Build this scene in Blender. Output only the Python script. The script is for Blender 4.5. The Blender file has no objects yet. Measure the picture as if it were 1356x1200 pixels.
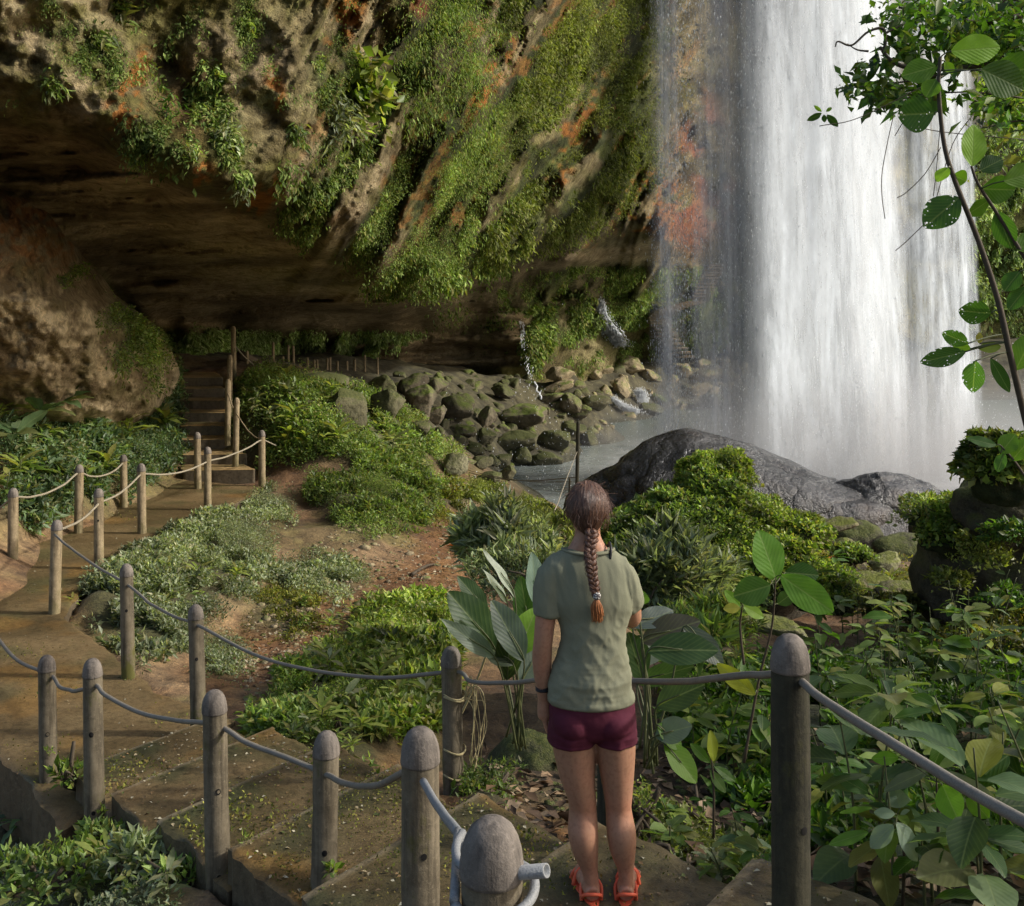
import bpy, bmesh, math, random
import numpy as np
from mathutils import Vector, Matrix
sc = bpy.context.scene
col = sc.collection
rng = np.random.default_rng(7)
random.seed(7)
F, CX, HY, CZ = 1400.0, 678.0, 400.0, 3.3      # focal length (px), image centre, eye level row, eye height (m)

# ------------------------------------------------------------------ basics
def P(px, py, d):
    return np.array([(px - CX) / F * d, d, CZ - (py - HY) / F * d])
def W(px, py, z):
    d = F * (CZ - z) / (py - HY)
    return np.array([(px - CX) / F * d, d, z])

def tag(o, label=None, cat=None, group=None, kind=None):
    if label: o['label'] = label
    if cat: o['category'] = cat
    if group: o['group'] = group
    if kind: o['kind'] = kind
    return o
def empty(name, loc=(0, 0, 0)):
    o = bpy.data.objects.new(name, None); col.objects.link(o)
    o.location = [float(c) for c in loc]; o.empty_display_size = .1
    return o
def link(name, me, parent=None, mat=None):
    o = bpy.data.objects.new(name, me); col.objects.link(o)
    if mat: me.materials.append(mat)
    if parent is not None:
        o.parent = parent
        o.matrix_parent_inverse = Matrix.Translation(parent.location).inverted()
    return o
def mesh_np(name, V, Fc, mat=None, parent=None, C=None, uv=None, smooth=True):
    """V (n,3), Fc (m,k) int, C per-vertex rgb(a), uv per-vertex"""
    V = np.asarray(V, dtype=np.float32); Fc = np.asarray(Fc, dtype=np.int32)
    me = bpy.data.meshes.new(name)
    m, k = Fc.shape
    me.vertices.add(len(V)); me.vertices.foreach_set('co', V.ravel())
    me.loops.add(m * k); me.loops.foreach_set('vertex_index', Fc.ravel())
    me.polygons.add(m)
    me.polygons.foreach_set('loop_start', np.arange(0, m * k, k, dtype=np.int32))
    me.polygons.foreach_set('loop_total', np.full(m, k, dtype=np.int32))
    me.update(calc_edges=True)
    if smooth: me.polygons.foreach_set('use_smooth', np.ones(m, dtype=bool))
    if C is not None:
        C = np.asarray(C, dtype=np.float32)
        if C.shape[1] == 3: C = np.hstack([C, np.ones((len(C), 1), np.float32)])
        a = me.color_attributes.new('Col', 'FLOAT_COLOR', 'POINT'); a.data.foreach_set('color', C.ravel())
    if uv is not None:
        l = me.uv_layers.new(name='UVMap')
        l.data.foreach_set('uv', np.asarray(uv, dtype=np.float32)[Fc.ravel()].ravel())
    me.validate()
    return link(name, me, parent, mat)

# ------------------------------------------------------------------ numpy noise
def _hash(i, j, k, s):
    h = (i.astype(np.int64) * 374761393 + j.astype(np.int64) * 668265263 + k.astype(np.int64) * 2147483647 + s * 1274126177) & 0xffffffff
    h = ((h ^ (h >> 13)) * 1274126177) & 0xffffffff
    h = (h ^ (h >> 16)) & 0xffffffff
    return h / 4294967295.0
def vnoise(p, s=0):
    p = np.asarray(p, dtype=np.float64)
    i = np.floor(p); f = p - i; u = f * f * (3 - 2 * f)
    i = i.astype(np.int64); r = 0
    for dx in (0, 1):
        for dy in (0, 1):
            for dz in (0, 1):
                w = (u[..., 0] if dx else 1 - u[..., 0]) * (u[..., 1] if dy else 1 - u[..., 1]) * (u[..., 2] if dz else 1 - u[..., 2])
                r = r + w * _hash(i[..., 0] + dx, i[..., 1] + dy, i[..., 2] + dz, s)
    return r * 2 - 1
def fbm(p, o=4, s=0, g=.5):
    r = 0; a = 1; t = 0
    p = np.asarray(p, dtype=np.float64)
    for q in range(o):
        r = r + a * vnoise(p * (2.03 ** q), s + q * 17); t += a; a *= g
    return r / t
def ridge(p, o=4, s=0):
    r = 0; a = 1; t = 0
    for q in range(o):
        r = r + a * (1 - 2 * np.abs(vnoise(np.asarray(p) * (2.03 ** q), s + q * 13))); t += a; a *= .5
    return r / t
def sstep(a, b, x):
    t = np.clip((x - a) / (b - a), 0, 1); return t * t * (3 - 2 * t)
def mix(a, b, t):
    t = np.asarray(t)[..., None]; return np.asarray(a) * (1 - t) + np.asarray(b) * t
def v3(x, y, z=0.):
    x, y, z = np.broadcast_arrays(x, y, z); return np.stack([x, y, z], -1).astype(float)
def ell(px, py, cx, cy, rx, ry, ang=0, soft=.5):
    c, s = math.cos(math.radians(ang)), math.sin(math.radians(ang))
    dx = px - cx; dy = -(py - cy)
    a = (dx * c + dy * s) / rx; b = (-dx * s + dy * c) / ry
    return 1 - sstep(1 - soft, 1 + soft, np.sqrt(a * a + b * b))
def warped(px, py, a=13):
    q = v3(np.asarray(px) / 38., np.asarray(py) / 30.); return px + a * 1.6 * fbm(q, 3, 301), py + a * fbm(q + 9, 3, 302)
def inpoly(px, py, poly):
    r = np.zeros(np.shape(px), bool); n = len(poly); j = n - 1
    for i in range(n):
        xi, yi = poly[i]; xj, yj = poly[j]
        if yi != yj:
            r ^= ((yi > py) != (yj > py)) & (px < (xj - xi) * (py - yi) / (yj - yi) + xi)
        j = i
    return r
def polymask(px, py, poly, soft=18):
    """soft mask: 1 inside the polygon, fades out over soft px"""
    d = np.full(np.shape(px), 1e9); n = len(poly)
    for i in range(n):
        x0, y0 = poly[i]; x1, y1 = poly[(i + 1) % n]
        L = (x1 - x0) ** 2 + (y1 - y0) ** 2
        t = np.clip(((px - x0) * (x1 - x0) + (py - y0) * (y1 - y0)) / max(L, 1e-9), 0, 1)
        d = np.minimum(d, np.hypot(px - x0 - t * (x1 - x0), py - y0 - t * (y1 - y0)))
    ins = inpoly(px, py, poly)
    return sstep(-soft, soft, np.where(ins, d, -d))
class RBF:
    def __init__(s, pts, val, smooth=0.):
        s.p = np.asarray(pts, float); n = len(s.p)
        D = np.linalg.norm(s.p[:, None] - s.p[None], axis=-1)
        A = np.zeros((n + 3, n + 3)); A[:n, :n] = D + np.eye(n) * -smooth
        A[:n, n] = 1; A[:n, n + 1:] = s.p; A[n:, :n] = A[:n, n:].T
        b = np.zeros(n + 3); b[:n] = val
        s.w = np.linalg.lstsq(A, b, rcond=None)[0]
    def __call__(s, x, y):
        q = np.stack([np.ravel(x), np.ravel(y)], -1); out = np.empty(len(q)); n = len(s.p)
        for a in range(0, len(q), 40000):
            c = q[a:a + 40000]; D = np.linalg.norm(c[:, None] - s.p[None], axis=-1)
            out[a:a + 40000] = D @ s.w[:n] + s.w[n] + c @ s.w[n + 1:]
        return out.reshape(np.shape(x))
def gridfaces(nr, nc):
    r, c = np.meshgrid(np.arange(nr - 1), np.arange(nc - 1), indexing='ij')
    a = (r * nc + c).ravel()
    return np.stack([a, a + 1, a + nc + 1, a + nc], -1)

# ------------------------------------------------------------------ materials
class NT:
    def __init__(s, name):
        s.m = bpy.data.materials.new(name); s.m.use_nodes = True
        s.t = s.m.node_tree; s.t.nodes.clear(); s.out = s.n('ShaderNodeOutputMaterial')
    def n(s, ty, **kw):
        nd = s.t.nodes.new(ty)
        for k, v in kw.items():
            if k.startswith('i_'):
                key = k[2:]; key = int(key) if key.isdigit() else key.replace('_', ' ')
                if isinstance(v, bpy.types.NodeSocket): s.t.links.new(v, nd.inputs[key])
                else: nd.inputs[key].default_value = v
            else: setattr(nd, k, v)
        return nd
    def l(s, a, b): s.t.links.new(a, b)
    def noise(s, scale, detail=5, rough=.6, vec=None, dist=0):
        nd = s.n('ShaderNodeTexNoise'); nd.inputs['Scale'].default_value = scale
        nd.inputs['Detail'].default_value = detail; nd.inputs['Roughness'].default_value = rough; nd.inputs['Distortion'].default_value = dist
        s.l(vec if vec is not None else s.coord(), nd.inputs['Vector']); return nd.outputs['Fac']
    def coord(s, which='Object'):
        if not hasattr(s, 'tc'): s.tc = s.n('ShaderNodeTexCoord')
        return s.tc.outputs[which]
    def mapping(s, vec, scale=(1, 1, 1), rot=(0, 0, 0), loc=(0, 0, 0)):
        nd = s.n('ShaderNodeMapping'); s.l(vec, nd.inputs['Vector'])
        nd.inputs['Scale'].default_value = scale; nd.inputs['Rotation'].default_value = rot; nd.inputs['Location'].default_value = loc
        return nd.outputs[0]
    def ramp(s, fac, *stops):
        nd = s.n('ShaderNodeValToRGB'); cr = nd.color_ramp
        while len(cr.elements) < len(stops): cr.elements.new(.5)
        for e, (p, c) in zip(cr.elements, stops):
            e.position = p; e.color = (c, c, c, 1) if isinstance(c, (int, float)) else (*c, 1)
        s.l(fac, nd.inputs[0]); return nd.outputs[0]
    def mixc(s, a, b, fac, mode='MIX'):
        nd = s.n('ShaderNodeMix', data_type='RGBA', blend_type=mode)
        for sock, v in ((nd.inputs[0], fac), (nd.inputs[6], a), (nd.inputs[7], b)):
            if isinstance(v, bpy.types.NodeSocket): s.l(v, sock)
            else: sock.default_value = v if isinstance(v, (int, float)) else ((*v, 1) if len(v) == 3 else v)
        return nd.outputs[2]
    def math(s, op, a, b=None, clamp=False):
        nd = s.n('ShaderNodeMath', operation=op, use_clamp=clamp)
        for i, v in enumerate((a, b)):
            if v is None: continue
            if isinstance(v, bpy.types.NodeSocket): s.l(v, nd.inputs[i])
            else: nd.inputs[i].default_value = v
        return nd.outputs[0]
    def attr(s, name='Col'):
        return s.n('ShaderNodeAttribute', attribute_name=name)
    def bump(s, h, strength=.5, dist=.02, normal=None):
        nd = s.n('ShaderNodeBump'); nd.inputs['Strength'].default_value = strength; nd.inputs['Distance'].default_value = dist
        s.l(h, nd.inputs['Height'])
        if normal is not None: s.l(normal, nd.inputs['Normal'])
        return nd.outputs[0]
    def bsdf(s, color, rough=.8, normal=None, spec=.4, metal=0.):
        nd = s.n('ShaderNodeBsdfPrincipled')
        for key, v in (('Base Color', color), ('Roughness', rough), ('Specular IOR Level', spec), ('Metallic', metal)):
            if isinstance(v, bpy.types.NodeSocket): s.l(v, nd.inputs[key])
            else: nd.inputs[key].default_value = v if isinstance(v, (int, float)) else (*v, 1)
        if normal is not None: s.l(normal, nd.inputs['Normal'])
        return nd.outputs[0]
    def done(s, sh):
        s.l(sh, s.out.inputs['Surface']); return s.m

def leaf_mat(name, trans=.35, rough=.5, spec=.35, veins=False, holes=False):
    t = NT(name); c = t.attr().outputs['Color']
    nrm = None
    if veins:
        uv = t.coord('UV'); sx = t.n('ShaderNodeSeparateXYZ', i_0=uv)
        u = t.math('ABSOLUTE', t.math('SUBTRACT', sx.outputs[0], .5))
        side = t.math('SUBTRACT', sx.outputs[1], t.math('MULTIPLY', u, .9))
        w = t.math('SINE', t.math('MULTIPLY', side, 55.))
        v = t.math('MULTIPLY', t.math('ADD', w, 1.), .5)
        mid = t.ramp(u, (0, 1.), (.035, 0.))
        vein = t.math('POWER', v, 6.)
        c = t.mixc(c, (.3, .38, .12), t.math('MULTIPLY', vein, .1))
        c = t.mixc(c, (.4, .46, .2), t.math('MULTIPLY', mid, .3))
        h = t.math('SUBTRACT', v, t.math('MULTIPLY', mid, 1.5))
        nrm = t.bump(h, .16, .0035)
    nz = t.noise(9 if veins else 4, 3)
    c = t.mixc(c, (.0, .0, .0), t.ramp(nz, (.35, .25), (.65, 0.)), 'MIX')
    p = t.bsdf(c, rough, nrm, spec)
    tc = t.mixc(c, (.9, 1., .1), 1., 'MULTIPLY')
    tc = t.mixc(tc, c, .3)
    br = t.n('ShaderNodeBrightContrast', i_Color=tc, i_Bright=0.0)
    hs = t.n('ShaderNodeHueSaturation', i_Color=br.outputs[0], i_Value=2.2)
    tr = t.n('ShaderNodeBsdfTranslucent', i_Color=hs.outputs[0])
    m = t.n('ShaderNodeMixShader', i_0=trans); t.l(p, m.inputs[1]); t.l(tr.outputs[0], m.inputs[2])
    sh = m.outputs[0]
    if holes:
        vo = t.n('ShaderNodeTexVoronoi'); vo.inputs['Scale'].default_value = 9.
        t.l(t.mapping(t.coord('UV'), (1, 1.6, 1)), vo.inputs['Vector'])
        nn = t.noise(2.5, 2, .5, t.coord('UV'))
        th = t.math('MULTIPLY', t.math('SUBTRACT', nn, .42), 1.6)
        a = t.math('LESS_THAN', vo.outputs['Distance'], th)
        tp = t.n('ShaderNodeBsdfTransparent')
        m2 = t.n('ShaderNodeMixShader', i_0=a); t.l(sh, m2.inputs[1]); t.l(tp.outputs[0], m2.inputs[2]); sh = m2.outputs[0]
    return t.done(sh)

def rock_mat(name, c1, c2, moss=.5, rough=.85, scale=1., mosscol=(.07, .1, .015), bumpd=.05, wet=False, upmoss=True, spec=.35, rust=0.):
    t = NT(name)
    geo = t.n('ShaderNodeNewGeometry')
    n1 = t.noise(1.6 * scale, 7, .65); n2 = t.noise(7 * scale, 6, .7); n3 = t.noise(26 * scale, 4, .7)
    c = t.mixc(c1, c2, t.ramp(n1, (.35, 0.), (.65, 1.)))
    c = t.mixc(c, (c1[0] * .35, c1[1] * .35, c1[2] * .35), t.ramp(n2, (.3, .85), (.5, 0.)))
    c = t.mixc(c, (min(1, c2[0] * 1.35), min(1, c2[1] * 1.35), min(1, c2[2] * 1.3)), t.ramp(n3, (.52, 0.), (.75, .55)))
    if rust: c = t.mixc(c, (.3, .11, .02), t.math('MULTIPLY', t.ramp(t.noise(.9 * scale, 4), (.55, 0.), (.7, 1.)), rust))
    if moss > 0:
        z = t.n('ShaderNodeSeparateXYZ', i_0=geo.outputs['Normal']).outputs[2]
        up = t.ramp(z, (.0, 0.), (.75, 1.)) if upmoss else t.ramp(z, (-1., .6), (1., 1.))
        mm = t.math('MULTIPLY', up, t.ramp(t.noise(2.3 * scale, 6, .65), (.62 - .45 * moss, 0.), (.72 - .35 * moss, 1.)))
        mc = t.mixc(mosscol, (mosscol[0] * 2., mosscol[1] * 1.7, mosscol[2] * 1.8), t.ramp(n3, (.4, 0.), (.65, 1.)))
        c = t.mixc(c, mc, mm)
    h = t.math('ADD', t.math('MULTIPLY', n1, 1.2), t.math('ADD', t.math('MULTIPLY', n2, .6), t.math('MULTIPLY', n3, .22)))
    nr = t.bump(h, .9, bumpd)
    r = t.ramp(n2, (.3, rough - .25 if wet else rough - .08), (.7, min(1, rough + .15)))
    return t.done(t.bsdf(c, r, nr, spec))

def attr_mat(name, bumpd=.06, rough=.9, fscale=(3., 12., 45.), wetattr=False, spec=.25, contrast=.6):
    """colour from the mesh's own colour attribute, broken up by fine noise"""
    t = NT(name); at = t.attr(); c = at.outputs['Color']
    n1 = t.noise(fscale[0], 6, .65); n2 = t.noise(fscale[1], 6, .7); n3 = t.noise(fscale[2], 4, .75)
    c = t.mixc(c, t.mixc(c, (.25, .22, .2), 1., 'MULTIPLY'), t.math('MULTIPLY', t.ramp(n2, (.32, 1.), (.54, 0.)), contrast))
    c = t.mixc(c, t.mixc(c, (1.7, 1.65, 1.5, 1), 1., 'MULTIPLY'), t.math('MULTIPLY', t.ramp(n3, (.5, 0.), (.68, 1.)), contrast))
    c = t.mixc(c, t.mixc(c, (.55, .5, .45), 1., 'MULTIPLY'), t.math('MULTIPLY', t.ramp(n1, (.35, 1.), (.6, 0.)), contrast))
    h = t.math('ADD', n1, t.math('ADD', t.math('MULTIPLY', n2, .5), t.math('MULTIPLY', n3, .2)))
    nr = t.bump(h, 1., bumpd)
    r = rough
    if wetattr:
        r = t.math('SUBTRACT', rough, t.math('MULTIPLY', at.outputs['Alpha'], t.ramp(n2, (.4, .62), (.6, .2))))
    return t.done(t.bsdf(c, r, nr, spec))

M = {}
M['leaf'] = leaf_mat('small_leaf', .35, .45, .35)
M['dullleaf'] = leaf_mat('moss_leaf', .2, .7, .2)
M['bigleaf'] = leaf_mat('broad_leaf', .42, .46, .28, veins=True)
M['holeleaf'] = leaf_mat('eaten_leaf', .5, .45, .4, veins=True, holes=True)
M['cliff'] = attr_mat('cliff_rock', .34, .92, (.8, 5., 26.), spec=.2, contrast=.78)
M['ground'] = attr_mat('soil', .07, .92, (1.2, 6., 26.), wetattr=True, spec=.5, contrast=.8)
M['path'] = attr_mat('path_concrete', .014, .5, (1.6, 18., 85.), spec=.3, contrast=.62)
t = NT('twig_bark'); n = t.noise(30, 4); M['twig'] = t.done(t.bsdf(t.mixc((.035, .025, .014), (.1, .075, .045), n), .8, t.bump(n, .5, .004)))
t = NT('green_stem'); M['stem'] = t.done(t.bsdf(t.mixc((.05, .08, .02), (.1, .09, .04), t.noise(12)), .6))
t = NT('dry_leaf'); M['dry'] = t.done(t.bsdf(t.attr().outputs['Color'], .75, t.bump(t.noise(30), .4, .004)))
# ------------------------------------------------------------------ leaves
LCOL = dict(
    glow=[(.3, .42, .14), (.22, .32, .1), (.42, .5, .22), (.15, .2, .07)],
    fresh=[(.11, .17, .035), (.17, .25, .06), (.07, .11, .025), (.25, .33, .09), (.2, .2, .06)],
    pale=[(.24, .28, .16), (.17, .2, .1), (.34, .38, .24), (.1, .13, .06), (.25, .24, .13)],
    bright=[(.14, .21, .035), (.22, .29, .055), (.085, .14, .02), (.32, .38, .09), (.22, .21, .06)],
    deep=[(.045, .105, .015), (.07, .15, .02), (.035, .075, .012), (.11, .2, .03), (.1, .13, .03)],
    blue=[(.08, .14, .06), (.13, .2, .09), (.055, .09, .035), (.2, .27, .14), (.15, .16, .06)],
    moss=[(.1, .12, .018), (.17, .18, .03), (.06, .07, .013), (.26, .25, .05), (.2, .15, .04)],
    olive=[(.12, .15, .03), (.17, .21, .045), (.08, .1, .02), (.24, .27, .07), (.18, .18, .06)])
def nrmz(a): return a / np.maximum(np.linalg.norm(a, axis=-1, keepdims=True), 1e-9)
def leaves_arrays(Pt, axis, nor, L, Wd, C):
    """one folded 4-vertex leaf per point"""
    axis = nrmz(axis); side = nrmz(np.cross(axis, nor)); up = np.cross(side, axis)
    L = L[:, None]; Wd = Wd[:, None]
    a = Pt; b = Pt + axis * L * .45 + side * Wd * .5 + up * Wd * .12
    c = Pt + axis * L - up * L * .18; d = Pt + axis * L * .45 - side * Wd * .5 + up * Wd * .12
    V = np.stack([a, b, c, d], 1).reshape(-1, 3); n = len(Pt)
    i = np.arange(n) * 4
    Fc = np.concatenate([np.stack([i, i + 1, i + 2], -1), np.stack([i, i + 2, i + 3], -1)])
    return V, Fc, np.repeat(C, 4, axis=0)
def pick(pal, n, clump=None, r=rng, hue=None):
    p = np.array(LCOL[pal]); k = r.integers(0, len(p), n)
    c = p[k] * r.uniform(.75, 1.3, (n, 1))
    if clump is not None: c = c * (1 + .55 * clump[:, None])
    return np.clip(c, .004, .9)
def leafcloud(name, Pt, N, size, pal, ratio=.5, out=.6, up=.3, droop=0., spread=.9, mat='leaf', parent=None, clumpf=1.2, svar=.5):
    n = len(Pt); R = rng.normal(size=(n, 3))
    ax = nrmz(R) * spread + N * out + np.array([0, 0, 1.]) * up - np.array([0, 0, 1.]) * droop
    no = nrmz(N * .8 + np.array([0, 0, .7]) + rng.normal(size=(n, 3)) * .55)
    L = size * (1 + svar * rng.uniform(-1, 1, n)) * np.clip(1 + 1.3 * fbm(Pt * clumpf * .8, 3, 15), .45, 2.); cl = fbm(Pt * clumpf, 3, 5) * 1.6
    V, Fc, C = leaves_arrays(Pt, ax, no, L, L * ratio * rng.uniform(.7, 1.2, n), pick(pal, n, cl, hue=fbm(Pt * clumpf * .6, 2, 25)))
    return mesh_np(name, V, Fc, M[mat], parent, C=C, smooth=False)

def tube_arrays(pts, rad, seg=8, closed=False):
    pts = np.asarray(pts, float); n = len(pts); rad = np.broadcast_to(rad, (n,)).astype(float)
    T = np.gradient(pts, axis=0) if not closed else np.roll(pts, -1, 0) - np.roll(pts, 1, 0)
    T = nrmz(T); ref = np.array([0, 0, 1.]) if abs(T[0][2]) < .9 else np.array([1., 0, 0])
    N = []; u = nrmz(np.cross(T[0], ref)[None])[0]
    for k in range(n):
        u = u - T[k] * np.dot(u, T[k]); u = u / max(np.linalg.norm(u), 1e-9); N.append(u)
    N = np.array(N); B = np.cross(T, N)
    a = np.linspace(0, 2 * np.pi, seg, endpoint=False)
    V = pts[:, None] + rad[:, None, None] * (N[:, None] * np.cos(a)[None, :, None] + B[:, None] * np.sin(a)[None, :, None])
    V = V.reshape(-1, 3); Fc = []
    for k in range(n if closed else n - 1):
        k2 = (k + 1) % n
        for j in range(seg):
            Fc.append((k * seg + j, k * seg + (j + 1) % seg, k2 * seg + (j + 1) % seg, k2 * seg + j))
    if not closed:
        V = np.vstack([V, pts[:1], pts[-1:]]); m = n * seg
        for j in range(seg):
            Fc.append((m, (j + 1) % seg, j, j)); Fc.append((m + 1, (n - 1) * seg + j, (n - 1) * seg + (j + 1) % seg, (n - 1) * seg + (j + 1) % seg))
    return V, Fc
class MB:
    """collects vertices and faces into one mesh"""
    def __init__(s): s.V = []; s.F = []; s.n = 0; s.C = []; s.U = []
    def add(s, V, Fc, c=None, uv=None):
        V = np.asarray(V, float); s.V.append(V)
        s.F += [tuple(int(i) + s.n for i in f) for f in Fc]
        s.n += len(V)
        if c is not None: s.C.append(np.broadcast_to(np.asarray(c, float), (len(V), 3)))
        if uv is not None: s.U.append(uv)
        return s
    def tube(s, pts, rad, seg=8, closed=False, c=None):
        V, Fc = tube_arrays(pts, rad, seg, closed); return s.add(V, Fc, c)
    def build(s, name, mat, parent=None, smooth=True):
        me = bpy.data.meshes.new(name)
        fs = []
        for f in s.F:
            g = []
            for i in f:
                if i not in g: g.append(i)
            fs.append(g)
        V = np.vstack(s.V)
        me.from_pydata(V.tolist(), [], fs); me.update()
        if smooth: me.polygons.foreach_set('use_smooth', np.ones(len(me.polygons), dtype=bool))
        if s.C:
            C = np.vstack(s.C); C = np.hstack([C, np.ones((len(C), 1))]).astype(np.float32)
            a = me.color_attributes.new('Col', 'FLOAT_COLOR', 'POINT'); a.data.foreach_set('color', C.ravel())
        if s.U:
            U = np.vstack(s.U); l = me.uv_layers.new(name='UVMap')
            li = np.empty(len(me.loops), np.int32); me.loops.foreach_get('vertex_index', li)
            l.data.foreach_set('uv', U[li].astype(np.float32).ravel())
        return link(name, me, parent, mat)
def smoothpath(pts, n=8):
    pts = np.asarray(pts, float)
    p = np.vstack([2 * pts[0] - pts[1], pts, 2 * pts[-1] - pts[-2]]); out = []
    for i in range(1, len(p) - 2):
        for t in np.linspace(0, 1, n, endpoint=False):
            a, b, c, d = p[i - 1], p[i], p[i + 1], p[i + 2]
            out.append(.5 * ((2 * b) + (c - a) * t + (2 * a - 5 * b + 4 * c - d) * t * t + (3 * b - a - 3 * c + d) * t ** 3))
    out.append(pts[-1]); return np.array(out)
def bigleaf(base, tip, width, nor, bend=.18, fold=.25, kind='oval', nl=10, nw=6, wave=.03):
    """a broad leaf: blade grid with fold along the midrib, drooping tip, wavy edge. returns V,F,UV"""
    base = np.asarray(base, float); tip = np.asarray(tip, float); ax = tip - base; L = np.linalg.norm(ax); ax = ax / L
    nor = np.asarray(nor, float); nor = nor - ax * np.dot(nor, ax); nor = nor / np.linalg.norm(nor); side = np.cross(ax, nor)
    V = []; U = []; ph = random.uniform(0, 6)
    for i in range(nl):
        t = i / (nl - 1)
        if kind == 'oval': w = math.sin(math.pi * min(1, t * .97 + .015)) ** .75
        elif kind == 'lance': w = (math.sin(math.pi * (t ** .8))) ** .9 * .95 + .02
        elif kind == 'heart': w = min(1, (t * 5 + .25)) * (1 - t ** 2.2) ** .75 + .01
        else: w = min(1, t * 4 + .1) * math.cos(t * math.pi / 2) ** .6 + .01
        w = max(w, .012)
        for j in range(nw + 1):
            s = (j / nw - .5) * 2
            z = fold * abs(s) * w * width * .5 - bend * L * t * t + wave * L * math.sin(t * 14 + ph + s) * abs(s) ** 2
            V.append(base + ax * L * t + side * s * w * width * .5 + nor * z)
            U.append((.5 + s * .5 * w, t))
    return np.array(V), gridfaces(nl, nw + 1), np.array(U)

# ------------------------------------------------------------------ terrain
def S2(t, s): return (.8 * t + .6 * s, -.6 * t + .8 * s)          # stair frame (climb, across) -> x, y
TE = [-6.6 + .82 * i for i in range(10)]
RISE = .17
def lx(t): return np.interp(t, [-7.5, -6.6, -5, -3.5, -2.1, -1.2, 0, 1.], [4.1, 3.92, 3.42, 3.1, 2.3, 1.62, .9, .3])
def rx(t): return np.interp(t, [-7.5, -6.6, -5, -4.1, -3.2, -2.5, -1, 1.], [5.3, 5.05, 4.75, 4.4, 4.1, 3.95, 3.7, 3.3])
ctrl = []
def gp(px, py, z): q = W(px, py, z); ctrl.append((q[0], q[1], z))
def wp(x, y, z): ctrl.append((x, y, z))
# under the path
for x, y in [(-2.6, 7.4), (-3.4, 8.6), (-4.4, 10), (-5.4, 11.5), (-5.7, 13), (-5.7, 15), (-5.5, 17), (-5.4, 18.8), (-4, 9.6), (-4.7, 11.8), (-4.8, 15), (-4.3, 18.6), (-6.6, 14.5), (-6.3, 17)]:
    wp(x, y, -.12)
for i in range(1, 10):
    t = TE[i - 1] + .4
    for s in (lx(t) + .1, (lx(t) + rx(t)) / 2, rx(t) - .05):
        x, y = S2(t, s); wp(x, y, RISE * i - .22)
for i in range(1, 9):
    d = 19.7 + .62 * (i - 1) + .3; x = -5.5 - .32 * (d - 19.7)
    wp(x, d, .2 * i - .2); wp(x - .9, d, .2 * i - .1 + .1); wp(x + .8, d, .2 * i - .25)
# left of the path, low ground near the bottom left
for a in [(20, 1150, -.6), (120, 1180, -.5), (220, 1170, -.35), (-150, 1100, -.9), (60, 1240, -.6), (250, 1230, -.1), (-300, 900, -.8)]: gp(*a)
wp(-1.3, 3.6, .25); wp(-.8, 2.6, .7); wp(-2.5, 3, .2); wp(-3, 1, .6); wp(0, 0, 1.5); wp(0, -3, 1.8); wp(-4, -3, 1.5); wp(4, -3, 1.6); wp(1.5, 1.5, 1.5)
# left slope under the rock
for px, py, d in [(0, 560, 15.5), (0, 600, 15), (100, 560, 18), (220, 520, 24.5), (230, 600, 20.8), (110, 640, 17), (0, 640, 14.5), (60, 690, 15.4), (-200, 600, 12.5), (-200, 740, 11), (0, 720, 13.6), (170, 560, 21), (170, 640, 18.6)]:
    q = P(px, py, d); wp(*q)
for i in range(1, 10):
    x, y = S2(TE[i - 1] + .4, lx(TE[i - 1] + .4) - .22); wp(x, y, RISE * i - (.06 if i > 2 else .3))
    x, y = S2(TE[i - 1] + .4, rx(TE[i - 1] + .4) + .2); wp(x, y, RISE * i - .05)
wp(-9, 9, .8); wp(-7.5, 10, .3); wp(-6, 8, -.5)
# middle
for a in [(400, 650, -.05), (355, 690, -.1), (420, 700, -.15), (480, 700, -.2), (560, 650, -.45), (330, 760, -.35), (250, 760, -.2), (470, 770, -.45), (560, 770, -.55),
          (640, 700, -.9), (690, 680, -1.0), (600, 690, -.75), (300, 850, -.35), (260, 900, -.3), (340, 900, -.3), (430, 850, -.35), (480, 900, -.15), (560, 860, -.35), (620, 840, -.4),
          (400, 960, -.1), (520, 980, .05), (540, 1030, .1), (600, 1000, .05), (680, 940, -.1), (690, 860, -.45), (740, 760, -.9), (680, 780, -.7),
          (370, 505, 1.7), (330, 520, 1.5), (320, 600, .35), (430, 540, 1.05), (380, 600, .4), (520, 570, .5), (580, 610, -.2), (470, 610, .3), (500, 640, -.1), (420, 490, 1.6), (340, 483, 1.75),
          (620, 650, -.9), (700, 655, -1.3), (560, 630, -.4)]: gp(*a)
# far bank with the boulders, water line
for a in [(470, 503, 1.0), (500, 502, .75), (600, 505, .5), (700, 500, .3), (560, 540, .3), (640, 560, -.6), (600, 590, -.9), (700, 580, -1.3), (640, 620, -1.4), (740, 615, -2.05), (760, 590, -2.1),
          (780, 570, -2.1), (700, 645, -1.9), (760, 550, -1.3), (850, 542, -2.0), (1000, 545, -2.1), (900, 540, -2.0), (760, 480, .9)]: gp(*a)
for px, py, d in [(830, 490, 53), (900, 500, 55.5), (980, 500, 57), (880, 470, 57.5), (950, 470, 59), (800, 520, 50), (860, 520, 53.5), (1000, 520, 56)]: wp(*P(px, py, d))
# pool bed
for x, y in [(0, 34), (5, 32), (10, 30), (14, 34), (20, 34), (6, 42), (14, 44), (22, 44), (3, 27.5), (28, 50), (12, 26), (16, 28)]: wp(x, y, -3.2)
for x, y in [(38, 62), (20, 62), (28, 66), (45, 58)]: wp(x, y, -1.)
for x, y in [(-20, 40), (-30, 20), (-15, 12), (-40, 60), (-20, 70), (10, 80), (60, 80)]: wp(x, y, 2.)
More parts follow.
